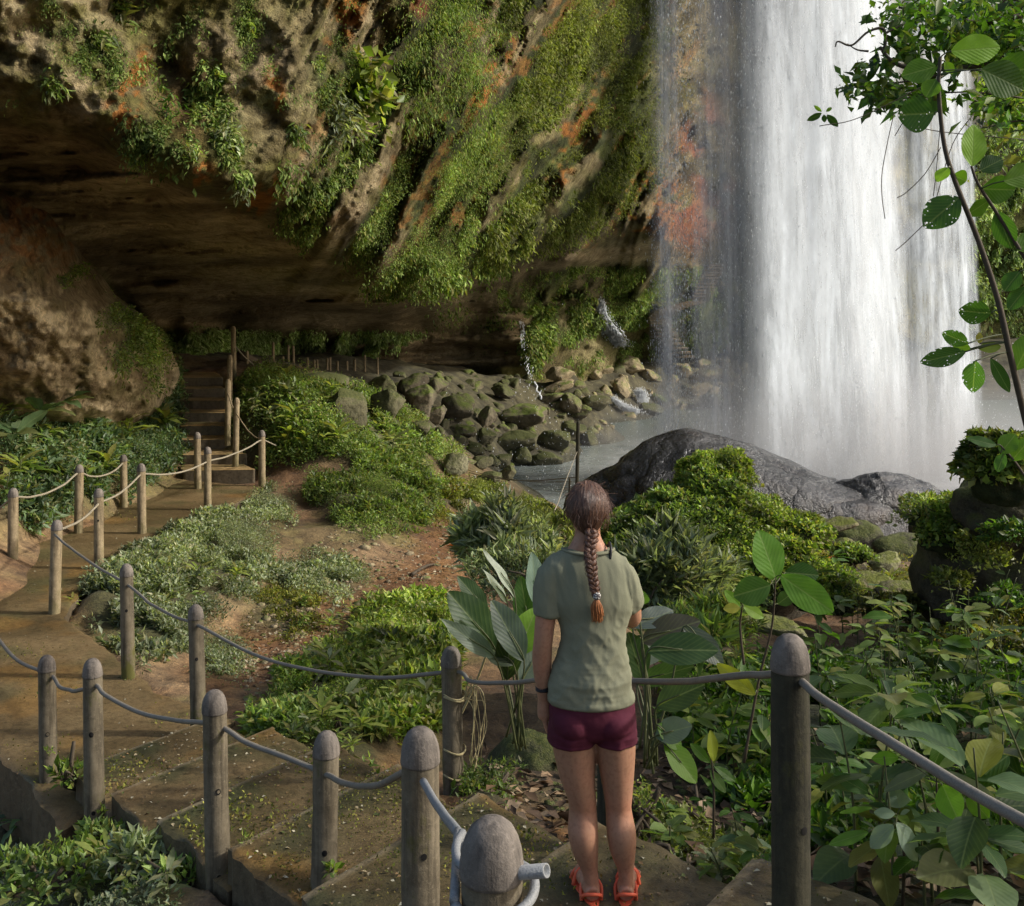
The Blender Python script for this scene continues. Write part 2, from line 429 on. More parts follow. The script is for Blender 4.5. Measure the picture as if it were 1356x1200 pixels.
# right side
for a in [(800, 720, -1.4), (900, 720, -1.6), (1050, 720, -1.5), (1200, 720, -1.5), (930, 790, -1.), (1060, 760, -1.1), (1150, 740, -1.3), (1180, 790, -1.), (1260, 820, -.9), (1000, 850, -.7), (1150, 860, -.7), (870, 850, -.6),
          (820, 900, -.3), (900, 950, 0.), (1000, 950, -.1), (1150, 950, -.1), (1300, 900, -.4), (860, 1050, .35), (950, 1060, .3), (900, 1150, .55), (1000, 1180, .5), (1150, 1150, .4), (1300, 1150, .5), (1200, 1050, .2), (780, 1050, .3), (720, 1010, .2), (640, 1080, .3), (700, 1120, .5)]: gp(*a)
wp(8, 8, 0); wp(12, 14, -.3); wp(20, 20, -1.2); wp(8, 3, 1.2); wp(14, 6, .8); wp(3, 3, 1.0); wp(30, 30, -1.5)
ctrl = np.array(ctrl)
zf = RBF(ctrl[:, :2], ctrl[:, 2], smooth=.25)
ND, NU = 620, 620
dd = np.exp(np.linspace(math.log(.8), math.log(85.), ND)); uu = np.linspace(-1.15, 1.15, NU)
D2, U2 = np.meshgrid(dd, uu, indexing='ij'); X2 = U2 * D2; Y2 = D2
Z2 = zf(X2, Y2)
PX2 = CX + F * U2; PY2 = HY + F * (CZ - Z2) / D2

# patches of low plants: polygon on the photograph's ground, extra height, palette, leaf size, count
PATCH = [
 # name, poly, mound height, palette, size, count, label
 ('ground_cover', [(318, 530), (345, 508), (378, 500), (420, 512), (500, 545), (560, 580), (590, 610), (560, 640), (480, 640), (430, 622), (380, 612), (322, 600)], .34, 'fresh', .075, 70000, 'dense low green creeper covering the mound right of the far stairs'),
 ('ground_cover', [(470, 640), (560, 640), (572, 665), (560, 690), (520, 700), (500, 705), (440, 690), (415, 660), (420, 640)], .3, 'fresh', .065, 30000, 'rounded green creeper clump below the big mound'),
 ('ground_cover', [(88, 808), (150, 752), (205, 712), (262, 690), (300, 690), (350, 720), (350, 765), (310, 800), (250, 850), (200, 880), (150, 850)], .2, 'pale', .05, 60000, 'pale grey-green bushy plants between path edge and bare earth'),
 ('ground_cover', [(325, 662), (350, 655), (378, 665), (372, 690), (335, 690)], .14, 'pale', .05, 7000, 'small pale plant tuft beside the corner of the path'),
 ('ground_cover', [(368, 765), (400, 742), (440, 742), (482, 765), (470, 792), (410, 795)], .12, 'pale', .042, 13000, 'low pale green cushion on the bare earth'),
 ('ground_cover', [(335, 800), (370, 790), (415, 805), (415, 835), (370, 845), (330, 835)], .05, 'moss', .035, 6000, 'yellow-green mossy tuft on the bare earth'),
 ('ground_cover', [(395, 905), (440, 860), (500, 825), (560, 800), (600, 815), (600, 870), (590, 930), (560, 985), (520, 1000), (470, 965), (420, 960), (385, 940)], .18, 'bright', .06, 40000, 'bright yellow-green leafy bushes behind the sagging cable'),
 ('ground_cover', [(330, 965), (385, 925), (440, 960), (500, 990), (500, 1025), (440, 1020), (400, 1010), (350, 990)], .12, 'fresh', .05, 12000, 'green weeds along the edge of the lower steps'),
 ('ground_cover', [(255, 860), (300, 845), (335, 870), (310, 900), (262, 895)], .06, 'pale', .04, 4000, 'thin pale weeds behind the second post of the landing'),
 ('ground_cover', [(0, 690), (0, 560), (50, 545), (130, 520), (232, 505), (240, 545), (236, 600), (228, 622), (190, 650), (110, 685), (60, 700), (20, 715)], .3, 'blue', .085, 80000, 'dense blue-green ferny slope under the left rock'),
 ('ground_cover', [(-20, 1100), (50, 1130), (110, 1160), (170, 1150), (215, 1180), (240, 1235), (0, 1260), (-120, 1200), (-120, 1100)], .04, 'pale', .034, 7000, 'tangled weeds growing in the bottom left corner'),
 ('ground_cover', [(575, 650), (640, 640), (700, 650), (725, 665), (700, 675), (640, 668), (590, 680)], .12, 'olive', .06, 14000, 'dark green strip of plants along the far edge of the muddy patch'),
 ('ground_cover', [(600, 655), (560, 655), (575, 690), (600, 680)], .15, 'moss', .06, 5000, 'mossy fringe at the left of the muddy patch'),
 ('ground_cover', [(430, 540), (500, 545), (560, 578), (585, 600), (560, 608), (500, 580)], .1, 'moss', .05, 9000, 'yellow moss fringe on the far side of the green mound'),
 ('ground_cover', [(1040, 690), (1090, 715), (1140, 745), (1230, 785), (1290, 800), (1356, 810), (1356, 850), (1250, 850), (1150, 830), (1060, 780), (1000, 720)], .12, 'moss', .06, 30000, 'yellow-green moss and small plants between the stepping rocks'),
 ('ground_cover', [(840, 1060), (900, 1090), (960, 1120), (1050, 1150), (1050, 1220), (880, 1220), (840, 1150)], .08, 'olive', .045, 7000, 'thin weeds on the brown soil right of the woman'),
 ('ground_cover', [(900, 870), (1100, 880), (1356, 880), (1500, 900), (1500, 1240), (1100, 1240), (1000, 1100), (900, 1000)], .1, 'deep', .075, 42000, 'dark undergrowth beneath the broad-leaved plants'),
 ('ground_cover', [(620, 1045), (650, 1040), (680, 1060), (670, 1085), (625, 1085)], .1, 'fresh', .05, 900, 'little weeds at the foot of the bamboo-wrapped post'),
]
VM = np.zeros_like(Z2); VC = np.zeros(Z2.shape + (3,))
BUMP = np.zeros_like(Z2)
for nm, poly, hgt, pal, sz, cnt, lab in PATCH:
    pm = polymask(*warped(PX2, PY2), poly, 20) * (D2 < 34)
    VM = np.maximum(VM, pm)
    b = hgt * pm * (.55 + .75 * np.clip(fbm(v3(X2 * 1.3, Y2 * 1.0), 3, 3) + .35, 0, 1.3))
    BUMP = np.maximum(BUMP, b)
onpath = np.zeros_like(Z2)
PATHPOLY = [(-2.2, 8.3), (-2.36, 8.13), (-4.7, 11.1), (-5.05, 13.4), (-4.75, 15.9), (-4.3, 18.9), (-4.8, 19.7), (-6.15, 19.7), (-6.1, 19.2), (-6.55, 14.7), (-6.7, 12.6), (-5.0, 9.25), (-3.78, 7.75), (-2.85, 6.75)]
PXp, PYp = X2, Y2
pin = inpoly(PXp, PYp, PATHPOLY)
T2 = .8 * X2 - .6 * Y2; Sx2 = .6 * X2 + .8 * Y2
stin = (T2 > -6.6) & (T2 < .6) & (Sx2 > lx(T2) - .05) & (Sx2 < rx(T2) + .02)
far_in = (Y2 > 19.6) & (Y2 < 25) & (np.abs(X2 - (-5.55 - .32 * (Y2 - 19.7))) < .6)
np_ = (~(pin | stin | far_in)).astype(float)
NZ = fbm(v3(X2 * .9, Y2 * .9), 5, 21); NZ2 = fbm(v3(X2 * 4, Y2 * 4), 4, 31)
pool = sstep(-1.6, -2.0, Z2) 
rough_amp = .12 + .1 * sstep(14, 40, D2)
Zg = Z2 + (NZ * rough_amp + NZ2 * .035) * np_ * (1 - .7 * pool) + BUMP * .75 * np_
Zg = np.where(pin | far_in, np.minimum(Zg, Z2 - .0), Zg)
Zg = np.where(stin, Z2 - .12, Zg)
def zlook(x, y, arr=None):
    a = Zg if arr is None else arr
    y = np.clip(np.asarray(y, float), .81, 84); u = np.clip(np.asarray(x, float) / y, -1.149, 1.149)
    fi = (np.log(y) - math.log(.8)) / (math.log(85.) - math.log(.8)) * (ND - 1); fj = (u + 1.15) / 2.3 * (NU - 1)
    i = np.clip(fi.astype(int), 0, ND - 2); j = np.clip(fj.astype(int), 0, NU - 2); a0 = fi - i; b0 = fj - j
    return (a[i, j] * (1 - a0) + a[i + 1, j] * a0) * (1 - b0) + (a[i, j + 1] * (1 - a0) + a[i + 1, j + 1] * a0) * b0
def hit(px, py, arr=None):
    """ground point seen at this place of the photograph"""
    px = np.atleast_1d(np.asarray(px, float)); py = np.atleast_1d(np.asarray(py, float))
    res = np.full(px.shape, 60.); donef = np.zeros(px.shape, bool)
    for d in np.exp(np.linspace(math.log(2.), math.log(70.), 420)):
        x = (px - CX) / F * d; zr = CZ - (py - HY) / F * d
        h = (zlook(x, np.full(px.shape, d), arr) >= zr) & ~donef
        res[h] = d; donef |= h
    x = (px - CX) / F * res
    return np.stack([x, res, zlook(x, res, arr)], -1)
# ground colour
GC = mix((.17, .1, .045), (.29, .195, .1), sstep(-.3, .4, NZ))
GC = mix(GC, (.17, .085, .035), sstep(.0, .5, fbm(v3(X2 * .7 + 9, Y2 * .7), 4, 41)) * .8)
gm = sstep(-.1, .35, fbm(v3(X2 * 1.1, Y2 * 1.1, 3.), 5, 51))
GC = mix(GC, (.12, .12, .025), gm * .55)
mud = polymask(PX2, PY2, [(560, 690), (600, 672), (700, 668), (730, 690), (700, 760), (600, 830), (500, 810), (430, 860), (360, 880), (300, 940), (230, 900), (300, 840), (440, 790), (540, 740)], 22)
mud2 = polymask(PX2, PY2, [(480, 1000), (560, 1010), (640, 1080), (760, 1080), (900, 1060), (980, 1130), (920, 1230), (760, 1230), (560, 1100), (480, 1040)], 20)
mud = np.maximum(mud, mud2) * (D2 < 26)
GC = mix(GC, (.13, .08, .04), sstep(.1, .3, fbm(v3(X2 * 3, Y2 * 3, 1.), 4, 43)) * .6)
GC = mix(GC, mix((.16, .07, .022), (.27, .14, .05), sstep(-.3, .4, NZ2)), mud * .9)
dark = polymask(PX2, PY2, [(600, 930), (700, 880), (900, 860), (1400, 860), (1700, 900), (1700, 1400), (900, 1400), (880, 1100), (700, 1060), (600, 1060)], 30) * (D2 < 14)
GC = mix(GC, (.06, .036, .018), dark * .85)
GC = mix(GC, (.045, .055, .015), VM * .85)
bank = sstep(24, 30, D2)
GC = mix(GC, mix((.05, .045, .022), (.11, .1, .05), sstep(-.3, .4, NZ2)), bank)
GC = mix(GC, (.05, .05, .03), pool * .8)
wet = np.clip(mud * (.6 + .8 * NZ2) + pool, 0, 1)
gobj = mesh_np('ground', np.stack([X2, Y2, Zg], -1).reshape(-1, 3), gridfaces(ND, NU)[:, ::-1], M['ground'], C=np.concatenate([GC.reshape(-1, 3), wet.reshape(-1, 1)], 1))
tag(gobj, kind='structure')

def surf_normals(x, y, arr=None):
    e = .04 * np.maximum(1, y * .08)
    zx = (zlook(x + e, y, arr) - zlook(x - e, y, arr)) / (2 * e); zy = (zlook(x, y + e, arr) - zlook(x, y - e, arr)) / (2 * e)
    return nrmz(np.stack([-zx, -zy, np.ones_like(zx)], -1))
for nm, poly, hgt, pal, sz, cnt, lab in PATCH:
    # area sampling in the world, not in the picture
    b = np.array([W(px, py, -.2 if py > 640 else .6) for px, py in poly])
    x0, x1 = b[:, 0].min() - 1, b[:, 0].max() + 1; y0, y1 = max(2.2, b[:, 1].min() - 1.5), min(34, b[:, 1].max() + 5)
    got = []; tot = 0
    for it in range(60):
        x = rng.uniform(x0, x1, 60000); y = rng.uniform(y0, y1, 60000); z = zlook(x, y, Z2)
        px = CX + F * x / y; py = HY + F * (CZ - z) / y
        q = (polymask(*warped(px, py), poly, 22) > rng.uniform(.05, .9, len(x)))
        keep = q & (fbm(v3(x * 2.2, y * 2.2, 7.), 3, 9) > -.14)
        inb = inpoly(x, y, PATHPOLY); t_ = .8 * x - .6 * y; s_ = .6 * x + .8 * y
        keep &= ~inb & ~((t_ > -6.6) & (s_ > lx(t_)) & (s_ < rx(t_)))
        got.append(np.stack([x, y], -1)[keep]); tot += keep.sum()
        if tot > cnt: break
    q = np.vstack(got)[:cnt]
    if len(q) < 10: print('empty patch', lab); continue
    z = zlook(q[:, 0], q[:, 1]); N = surf_normals(q[:, 0], q[:, 1])
    lift = rng.uniform(0, 1, len(q)) ** 1.5 * (hgt * .45 + sz) * (.6 + .9 * np.clip(fbm(v3(q[:, 0] * 3, q[:, 1] * 3), 2, 77) + .5, 0, 1))
    Pt = np.stack([q[:, 0], q[:, 1], z], -1) + N * lift[:, None]
    o = leafcloud(nm, Pt, N, sz, pal, ratio=.42, out=.5, up=.15, droop=.1, clumpf=1.6)
    tag(o, lab, 'ground cover', kind='stuff')

# ------------------------------------------------------------------ path
def slab(mb, quad_fn, nu, nv, depth, seed, moss=False, gain=1.):
    """quad_fn(a,b)->x,y,z, a,b in 0..1 ; top with fine relief, skirts going down"""
    a, b = np.meshgrid(np.linspace(0, 1, nu), np.linspace(0, 1, nv), indexing='ij')
    x, y, z = quad_fn(a, b)
    edge = np.minimum(np.minimum(a, 1 - a) * nu, np.minimum(b, 1 - b) * nv)
    wob = fbm(v3(x * 5, y * 5, seed), 4, 4) * .05
    z = z + fbm(v3(x * 2.5, y * 2.5, seed), 4, 8) * .012 - .012 * (edge < .5) * 1.
    V = np.stack([x + wob * (edge < .5), y + wob * (edge < .5), z], -1)
    c = mix((.095, .068, .03), (.185, .13, .062), sstep(-.35, .4, fbm(v3(x * 1.2, y * 1.2, 2.), 4, 61)))
    ms = sstep(.0, .35, fbm(v3(x * 1.9, y * 1.9, seed * .3), 5, 71))
    c = mix(c, (.09, .085, .035), ms * .65)
    if moss: c = mix(c, (.045, .05, .022), sstep(.75, .05, a) * sstep(-.3, .25, fbm(v3(x * 3, y * 3, 4.), 4, 73)) * .85); c = mix(c, (.34, .27, .17), (a < .05) * .6)  # dark tread band: moss together with painted shadow, and a lighter edge line
    c = mix(c, (.26, .14, .035), sstep(.15, .45, fbm(v3(x * 1.5, y * 1.5, 11.), 4, 81)) * .45)
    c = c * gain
    mb.add(V.reshape(-1, 3), gridfaces(nu, nv)[:, ::-1]); mb.C.append(c.reshape(-1, 3))
    ring = [(i, 0) for i in range(nu)] + [(nu - 1, j) for j in range(1, nv)] + [(i, nv - 1) for i in range(nu - 2, -1, -1)] + [(0, j) for j in range(nv - 2, 0, -1)]
    R = np.array([V[i, j] for i, j in ring]); k = len(R); low = R.copy(); low[:, 2] -= depth
    Fc = [(i, (i + 1) % k, k + (i + 1) % k, k + i) for i in range(k)]
    mb.add(np.vstack([R, low]), Fc, (.12, .095, .06))
def quad_between(Lp, Rp, z=0.):
    """ribbon between two polylines"""
    Lp = np.array(Lp, float); Rp = np.array(Rp, float)
    def f(a, b):
        ta = np.linspace(0, 1, len(Lp))
        lx_ = np.interp(a, ta, Lp[:, 0]); ly = np.interp(a, ta, Lp[:, 1]); rx_ = np.interp(a, ta, Rp[:, 0]); ry = np.interp(a, ta, Rp[:, 1])
        return lx_ * (1 - b) + rx_ * b, ly * (1 - b) + ry * b, np.full(np.shape(a), float(z))
    return f
mb = MB()
slab(mb, quad_between([(-2.8, 6.6), (-3.78, 7.75), (-5.0, 9.25), (-6.0, 10.9), (-6.75, 12.6), (-6.6, 14.7), (-6.35, 17), (-6.1, 19.6)],
                      [(-2.2, 8.35), (-3.0, 8.95), (-3.85, 10.05), (-4.7, 11.1), (-5.1, 13.0), (-4.85, 15.0), (-4.6, 17), (-4.3, 18.95)]), 240, 40, .45, 1.)
tag(mb.build('path', M['path']), kind='structure')
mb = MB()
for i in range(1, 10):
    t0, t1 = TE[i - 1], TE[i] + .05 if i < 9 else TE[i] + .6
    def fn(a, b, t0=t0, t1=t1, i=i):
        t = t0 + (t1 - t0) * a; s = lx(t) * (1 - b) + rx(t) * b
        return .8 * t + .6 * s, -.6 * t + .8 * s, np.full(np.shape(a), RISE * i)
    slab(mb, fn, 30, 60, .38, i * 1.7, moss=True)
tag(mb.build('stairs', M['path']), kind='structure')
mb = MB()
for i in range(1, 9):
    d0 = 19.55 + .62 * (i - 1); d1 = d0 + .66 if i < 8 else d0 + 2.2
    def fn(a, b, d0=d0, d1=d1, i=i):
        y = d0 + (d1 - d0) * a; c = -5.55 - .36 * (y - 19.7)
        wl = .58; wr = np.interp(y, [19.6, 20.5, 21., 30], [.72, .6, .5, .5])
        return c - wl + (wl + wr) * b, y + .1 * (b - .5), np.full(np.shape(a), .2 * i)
    slab(mb, fn, 16, 24, .5, i * 2.3, gain=2.1)  # far treads lightened, sunlight painted into their colour
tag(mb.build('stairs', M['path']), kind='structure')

# grit, dead leaves and moss tufts lying on the treads and the landing
def on_path(n, r):
    P3 = []
    while len(P3) < n:
        if r.uniform() < .55:
            i = int(r.integers(1, 9)); t_ = r.uniform(TE[i - 1], TE[i]); s_ = r.uniform(lx(t_) + .03, rx(t_) - .03); x, y = S2(t_, s_); P3.append((x, y, RISE * i + .008))
        else:
            x, y = r.uniform(-6.7, -2.2), r.uniform(6.8, 19)
            if inpoly(np.array(x), np.array(y), PATHPOLY) and -.8 * -x - .6 * y > -99 and (.8 * x - .6 * y) < -6.65: P3.append((x, y, .008))
    return np.array(P3)
rp = np.random.default_rng(3)
q = on_path(2600, rp); n = len(q); nn = np.tile([0, 0, 1.], (n, 1)) + rp.normal(size=(n, 3)) * .2; ax = nrmz(np.cross(nn, rp.normal(size=(n, 3)))); L = rp.uniform(.006, .03, n)
V, Fc, C = leaves_arrays(q, ax, nn, L, L * .7, np.array([(.3, .24, .14), (.12, .08, .04), (.2, .12, .05), (.42, .38, .26), (.1, .12, .03)])[rp.integers(0, 5, n)])
tag(mesh_np('grit', V, Fc, M['dry'], C=C, smooth=False), 'crumbs of dead leaf and grit strewn over the path and steps', 'debris', kind='stuff')
q = on_path(26000, rp); k = fbm(q * [1.3, 1.3, 1] + 5, 4, 17) + .25 * rp.uniform(-1, 1, len(q)) > .12; q = q[k]
o = leafcloud('moss', q, np.tile([0, 0, 1.], (len(q), 1)), .013, 'moss', ratio=.6, mat='dullleaf', clumpf=3.); tag(o, 'thin dark green moss flecking the path and steps', 'moss', kind='stuff')
# ------------------------------------------------------------------ cliff with its overhang
cc = [(-250, -500, 7), (0, -500, 8), (300, -500, 9.5), (600, -500, 12), (900, -500, 24),
      (-250, -200, 8.2), (0, -200, 9.3), (200, -200, 10.3), (400, -200, 11.8), (600, -200, 15), (800, -200, 25), (900, -200, 33),
      (-250, 0, 9.5), (0, 0, 10.6), (100, 10, 11.1), (200, 0, 11.9), (300, 10, 12.2), (400, 0, 13.2), (500, 0, 14.9), (600, 0, 17.0), (700, 0, 21), (800, 0, 27.5), (870, 0, 34), (960, 0, 43), (1100, 0, 50), (1300, 0, 66), (1650, 0, 74),
      (0, 80, 10.9), (150, 110, 11.0), (230, 90, 13.0), (290, 170, 11.8), (370, 90, 12.7), (430, 110, 13.6), (520, 100, 16.4), (600, 100, 17.6), (700, 110, 22.5), (780, 100, 27.5), (860, 130, 35),
      (-150, 140, 10.4), (0, 120, 10.8), (0, 146, 11.0), (60, 150, 11.0), (120, 160, 11.0), (160, 190, 11.3), (200, 215, 11.7), (250, 238, 12.0), (300, 252, 12.4), (370, 285, 14.2), (430, 330, 16.8), (500, 368, 20.5), (555, 380, 22.5), (600, 350, 23.5), (680, 335, 28), (760, 320, 33), (880, 318, 40),
      (450, 200, 14.6), (520, 280, 18.2), (600, 250, 20.2), (640, 200, 20.4), (700, 230, 25.4), (800, 230, 31.5), (870, 260, 38.6), (640, 300, 23.4),
      (0, 200, 13.6), (100, 220, 14.2), (200, 255, 15.2), (300, 285, 16.0), (100, 300, 17), (200, 320, 19), (300, 350, 21), (400, 380, 24), (470, 395, 26.5), (540, 395, 28),
      (0, 350, 17), (150, 380, 23), (250, 400, 26), (350, 415, 30), (450, 420, 33), (550, 410, 34),
      (150, 430, 27), (230, 432, 29.5), (300, 436, 32.5), (400, 437, 36.5), (480, 440, 38.5), (560, 425, 38.5), (640, 390, 38), (700, 365, 42), (800, 350, 46), (880, 345, 49),
      (230, 470, 29.4), (300, 480, 32), (400, 490, 37), (500, 470, 41.5), (560, 470, 43), (620, 460, 43.5), (670, 430, 42), (700, 460, 42.5), (640, 440, 42.5),
      (200, 520, 29), (400, 540, 38), (560, 540, 42), (700, 540, 46), (900, 540, 60), (620, 400, 39),
      (720, 400, 43.5), (800, 420, 50), (760, 460, 48), (850, 440, 55), (930, 400, 57), (930, 460, 58.5), (1000, 380, 59), (1000, 460, 60), (930, 330, 53), (930, 250, 48), (950, 120, 44),
      (1100, 200, 54), (1100, 450, 64), (1250, 250, 66), (1350, 350, 74), (1350, 480, 80), (1650, 480, 90), (1650, 250, 80), (1330, 200, 68), (1300, 120, 66)]
cc = np.array(cc, float)
lf = RBF(cc[:, :2] / 100, np.log(cc[:, 2]), smooth=.05)
px1 = np.arange(-250, 1651, 2.6); py1 = np.concatenate([np.arange(-500, 0, 6), np.arange(0, 545, 2.2)])
PYc, PXc = np.meshgrid(py1, px1, indexing='ij')
Lg = lf(PXc / 100, PYc / 100)
th = math.radians(57)
al = PXc * math.cos(th) - PYc * math.sin(th); ac = PXc * math.sin(th) + PYc * math.cos(th)
warp = fbm(v3(PXc / 160, PYc / 160, 1.), 3, 90) * 40
streak = fbm(v3((ac + warp) / 34, (al + warp) / 240), 4, 91, .55)
streak2 = fbm(v3((ac + warp * .6) / 13, (al) / 90), 4, 92, .6)
knob = fbm(v3(PXc / 85, PYc / 70, 4.), 4, 93, .55); knob2 = ridge(v3(PXc / 34, PYc / 30, 5.), 4, 94)
gr = fbm(v3(PXc / 9, PYc / 9, 5.), 3, 95, .6)
ceil = np.maximum(polymask(PXc, PYc, [(-250, 170), (0, 165), (110, 185), (200, 235), (300, 272), (365, 305), (430, 350), (500, 378), (560, 388), (640, 375), (700, 420), (690, 480), (480, 500), (460, 440), (210, 430), (120, 345), (-250, 350)], 8),
                  polymask(PXc, PYc, [(560, 382), (640, 362), (760, 335), (880, 322), (885, 345), (760, 350), (660, 380), (600, 400)], 6))
wS = sstep(330, 470, PXc) * (1 - sstep(900, 960, PXc)) * (PYc < 400)
wK = 1 - wS
n0 = fbm(v3(PXc / 24, PYc / 30, 6.), 4, 195)
amp = (.075 * streak + .022 * streak2 + .034 * n0) * wS + (.065 * knob + .006 * knob2 + .014 * fbm(v3((ac + warp) / 26, al / 60, 7.), 4, 194)) * wK * (1 - ceil) + .005 * gr + ceil * .045 * fbm(v3(PXc / 120 + PYc / 60, PYc / 16), 5, 96)
amp = amp * np.where(PXc > 1000, .5, 1.)
Dc = np.exp(Lg + amp)
Xc = (PXc - CX) / F * Dc; Zc = CZ - (PYc - HY) / F * Dc
CV = np.stack([Xc, Dc, Zc], -1)
# keep the far right side low so that the sun reaches the pool
keeprow = (PYc > -40) | (PXc < 930)
Fc = gridfaces(*PXc.shape)[:, ::-1]
Fc = Fc[keeprow.ravel()[Fc].all(1)]
def ellm(lst):
    r = np.zeros_like(PXc)
    for a in lst: r = np.maximum(r, ell(PXc + warp * .25, PYc + warp * .15, *a))
    return r
n_big = fbm(v3(PXc / 60, PYc / 60, 9.), 4, 97); n_mid = fbm(v3(PXc / 22, PYc / 22, 9.), 4, 98)
green = polymask(PXc, PYc, [(495, -500), (880, -500), (872, 0), (872, 250), (790, 300), (700, 335), (620, 372), (560, 384), (480, 350), (380, 312), (372, 285), (430, 215), (500, 190), (515, 90)], 22)
green = green * sstep(-.16, .1, streak * 1.0 + n_mid * .5 + .1 + .08 * sstep(560, 700, PXc))
green = np.maximum(green, ellm([(120, 70, 30, 50, 50), (200, 190, 30, 44, 50), (300, 175, 22, 60, 20), (325, 35, 16, 60, 0), (70, 20, 14, 40, 0), (260, 120, 16, 50, -10), (445, 110, 30, 60, 0), (460, 220, 50, 20, 50), (640, 410, 60, 40, 0), (720, 430, 60, 55, 0), (830, 410, 70, 60, 0), (950, 420, 60, 60, 0), (330, 460, 110, 26, 0), (760, 380, 40, 40, 0), (590, 100, 60, 200, 0)]) * sstep(-.3, .15, n_mid + .1))
green = np.maximum(green, sstep(1240, 1290, PXc) * sstep(200, 300, PYc) * .8)
green = np.maximum(green, .22 * sstep(.15, .35, n_mid + .2 * n_big) * (PYc < 260))
green = green * (1 - ceil * .93)
orange = ellm([(170, 120, 14, 60, -25), (160, 145, 22, 26, 0), (258, 228, 26, 16, 0), (350, 262, 38, 14, 45), (465, 25, 18, 50, -25), (660, 75, 16, 40, -25), (640, 130, 12, 40, -30), (765, 175, 9, 55, -28), (745, 240, 20, 8, 40), (828, 200, 12, 22, -20), (858, 262, 34, 30, 0), (850, 290, 36, 24, 0), (890, 280, 20, 45, 0), (815, 245, 16, 30, -30), (752, 172, 8, 10, 0), (365, 120, 14, 30, 0)])
orange = np.maximum(orange * 1.15, wS * sstep(.16, .34, fbm(v3((ac + warp * .5) / 16, al / 110, 8.), 3, 196)) * (PYc < 330) * .5)
orange = orange * sstep(-.15, .15, n_mid + gr * .9)
red = ellm([(930, 180, 28, 60, 0), (950, 250, 30, 60, 0), (920, 300, 25, 40, 0), (560, 5, 10, 20, 0)]) * sstep(-.2, .2, n_mid)
rusty = ellm([(30, 300, 110, 50, 10), (90, 320, 80, 30, 0), (250, 130, 40, 60, 0), (560, 330, 60, 20, 40)]) * .8
tan = np.maximum(ellm([(20, 30, 120, 60, 20), (110, 130, 60, 40, 30), (330, 80, 60, 60, 0), (400, 240, 26, 60, -38), (385, 295, 16, 30, 0), (650, 215, 20, 30, -20), (645, 300, 50, 22, 20), (620, 320, 40, 18, 25), (500, 60, 20, 40, 0), (640, 30, 25, 50, -20), (780, 130, 12, 50, -25), (470, 270, 14, 60, -40), (560, 300, 14, 50, -45), (850, 330, 60, 10, 0)]), sstep(.15, .4, streak) * .6 * wS)
CC = mix((.14, .115, .05), (.36, .31, .155), sstep(-.3, .35, n_big + .5 * n_mid))
CC = mix(CC, (.17, .165, .04), sstep(-.1, .3, fbm(v3(PXc / 45, PYc / 45, 19.), 4, 99)) * .7 * (1 - ceil))
CC = mix(CC, (.06, .045, .025), wS * sstep(.05, .3, -streak2 - .4 * n0) * .6)
CC = mix(CC, (.4, .33, .19), wS * sstep(.08, .3, streak2 + .4 * n0) * .75)
CC = mix(CC, (.5, .41, .25), tan * sstep(-.35, .2, n_mid + gr * .6) * .9)
CC = mix(CC, mix((.035, .055, .012), (.11, .15, .03), sstep(-.2, .3, streak2 + gr * .5)), green * .85)
CC = mix(CC, (.17, .09, .035), rusty * .7)
CC = mix(CC, (.42, .17, .035), np.clip(orange, 0, 1) * .92)
CC = mix(CC, (.3, .09, .05), red * .8)
CC = mix(CC, mix((.27, .2, .115), (.66, .52, .32), sstep(-.25, .4, fbm(v3(PXc / 110 + PYc / 60, PYc / 12), 5, 100))), ceil * .85)  # overhang underside painted lighter, in place of fill light that misses it
CC = mix(CC, (.1, .1, .09), sstep(1240, 1300, PXc) * (1 - sstep(180, 260, PYc)) * .9)
lowwall = polymask(PXc, PYc, [(560, 400), (700, 350), (900, 340), (1010, 340), (1010, 470), (700, 470), (560, 440)], 20)
CC = mix(CC, mix((.12, .1, .05), (.27, .23, .13), sstep(-.2, .3, n_mid)), lowwall * .5 * (1 - green))
o = mesh_np('cliff', CV.reshape(-1, 3), Fc, M['cliff'], C=CC.reshape(-1, 3)); tag(o, kind='structure')
# normals of the cliff facing us
du = np.gradient(CV, axis=1); dv = np.gradient(CV, axis=0)
CN = nrmz(np.cross(dv, du)); CN = np.where((CN * CV).sum(-1, keepdims=True) > 0, -CN, CN)
def on_sheet(weight, n, CVx=None, CNx=None):
    CVx = CV if CVx is None else CVx; CNx = CN if CNx is None else CNx
    wgt = np.clip(weight, 0, None).ravel() + 0.; wgt /= wgt.sum()
    k = rng.choice(len(wgt), n, p=wgt)
    return CVx.reshape(-1, 3)[k] + rng.normal(size=(n, 3)) * .02, CNx.reshape(-1, 3)[k], k
rowa = np.gradient(py1)[:, None] * np.ones_like(PXc)
base_w = rowa * (PYc > -120) * (PXc > -60) * (PXc < 1500)
def cliffplants(mask, n, size, pal, lab, cat='hanging plants', droop=.55, ratio=.42, lift=.22, name='hanging_moss', mat='dullleaf'):
    Pt, N, k = on_sheet(base_w * mask, n)
    d = Pt[:, 1:2]
    Pt = Pt + N * (rng.uniform(0, 1, (n, 1)) ** 1.5 * lift * np.clip(fbm(Pt * 1.5, 2, 3) + .7, .2, 1.5)[:, None])
    o = leafcloud(name, Pt, N, size, pal, ratio=ratio, out=.45, up=0, droop=droop, spread=.6, mat=mat, clumpf=.8)
    # leaf size grows with distance only through the real species: bigger fronds high and far
    return tag(o, lab, cat, kind='stuff')
clump = sstep(-.2, .25, fbm(v3(ac / 9, al / 34, 2.), 4, 120) + .3 * streak + .1)
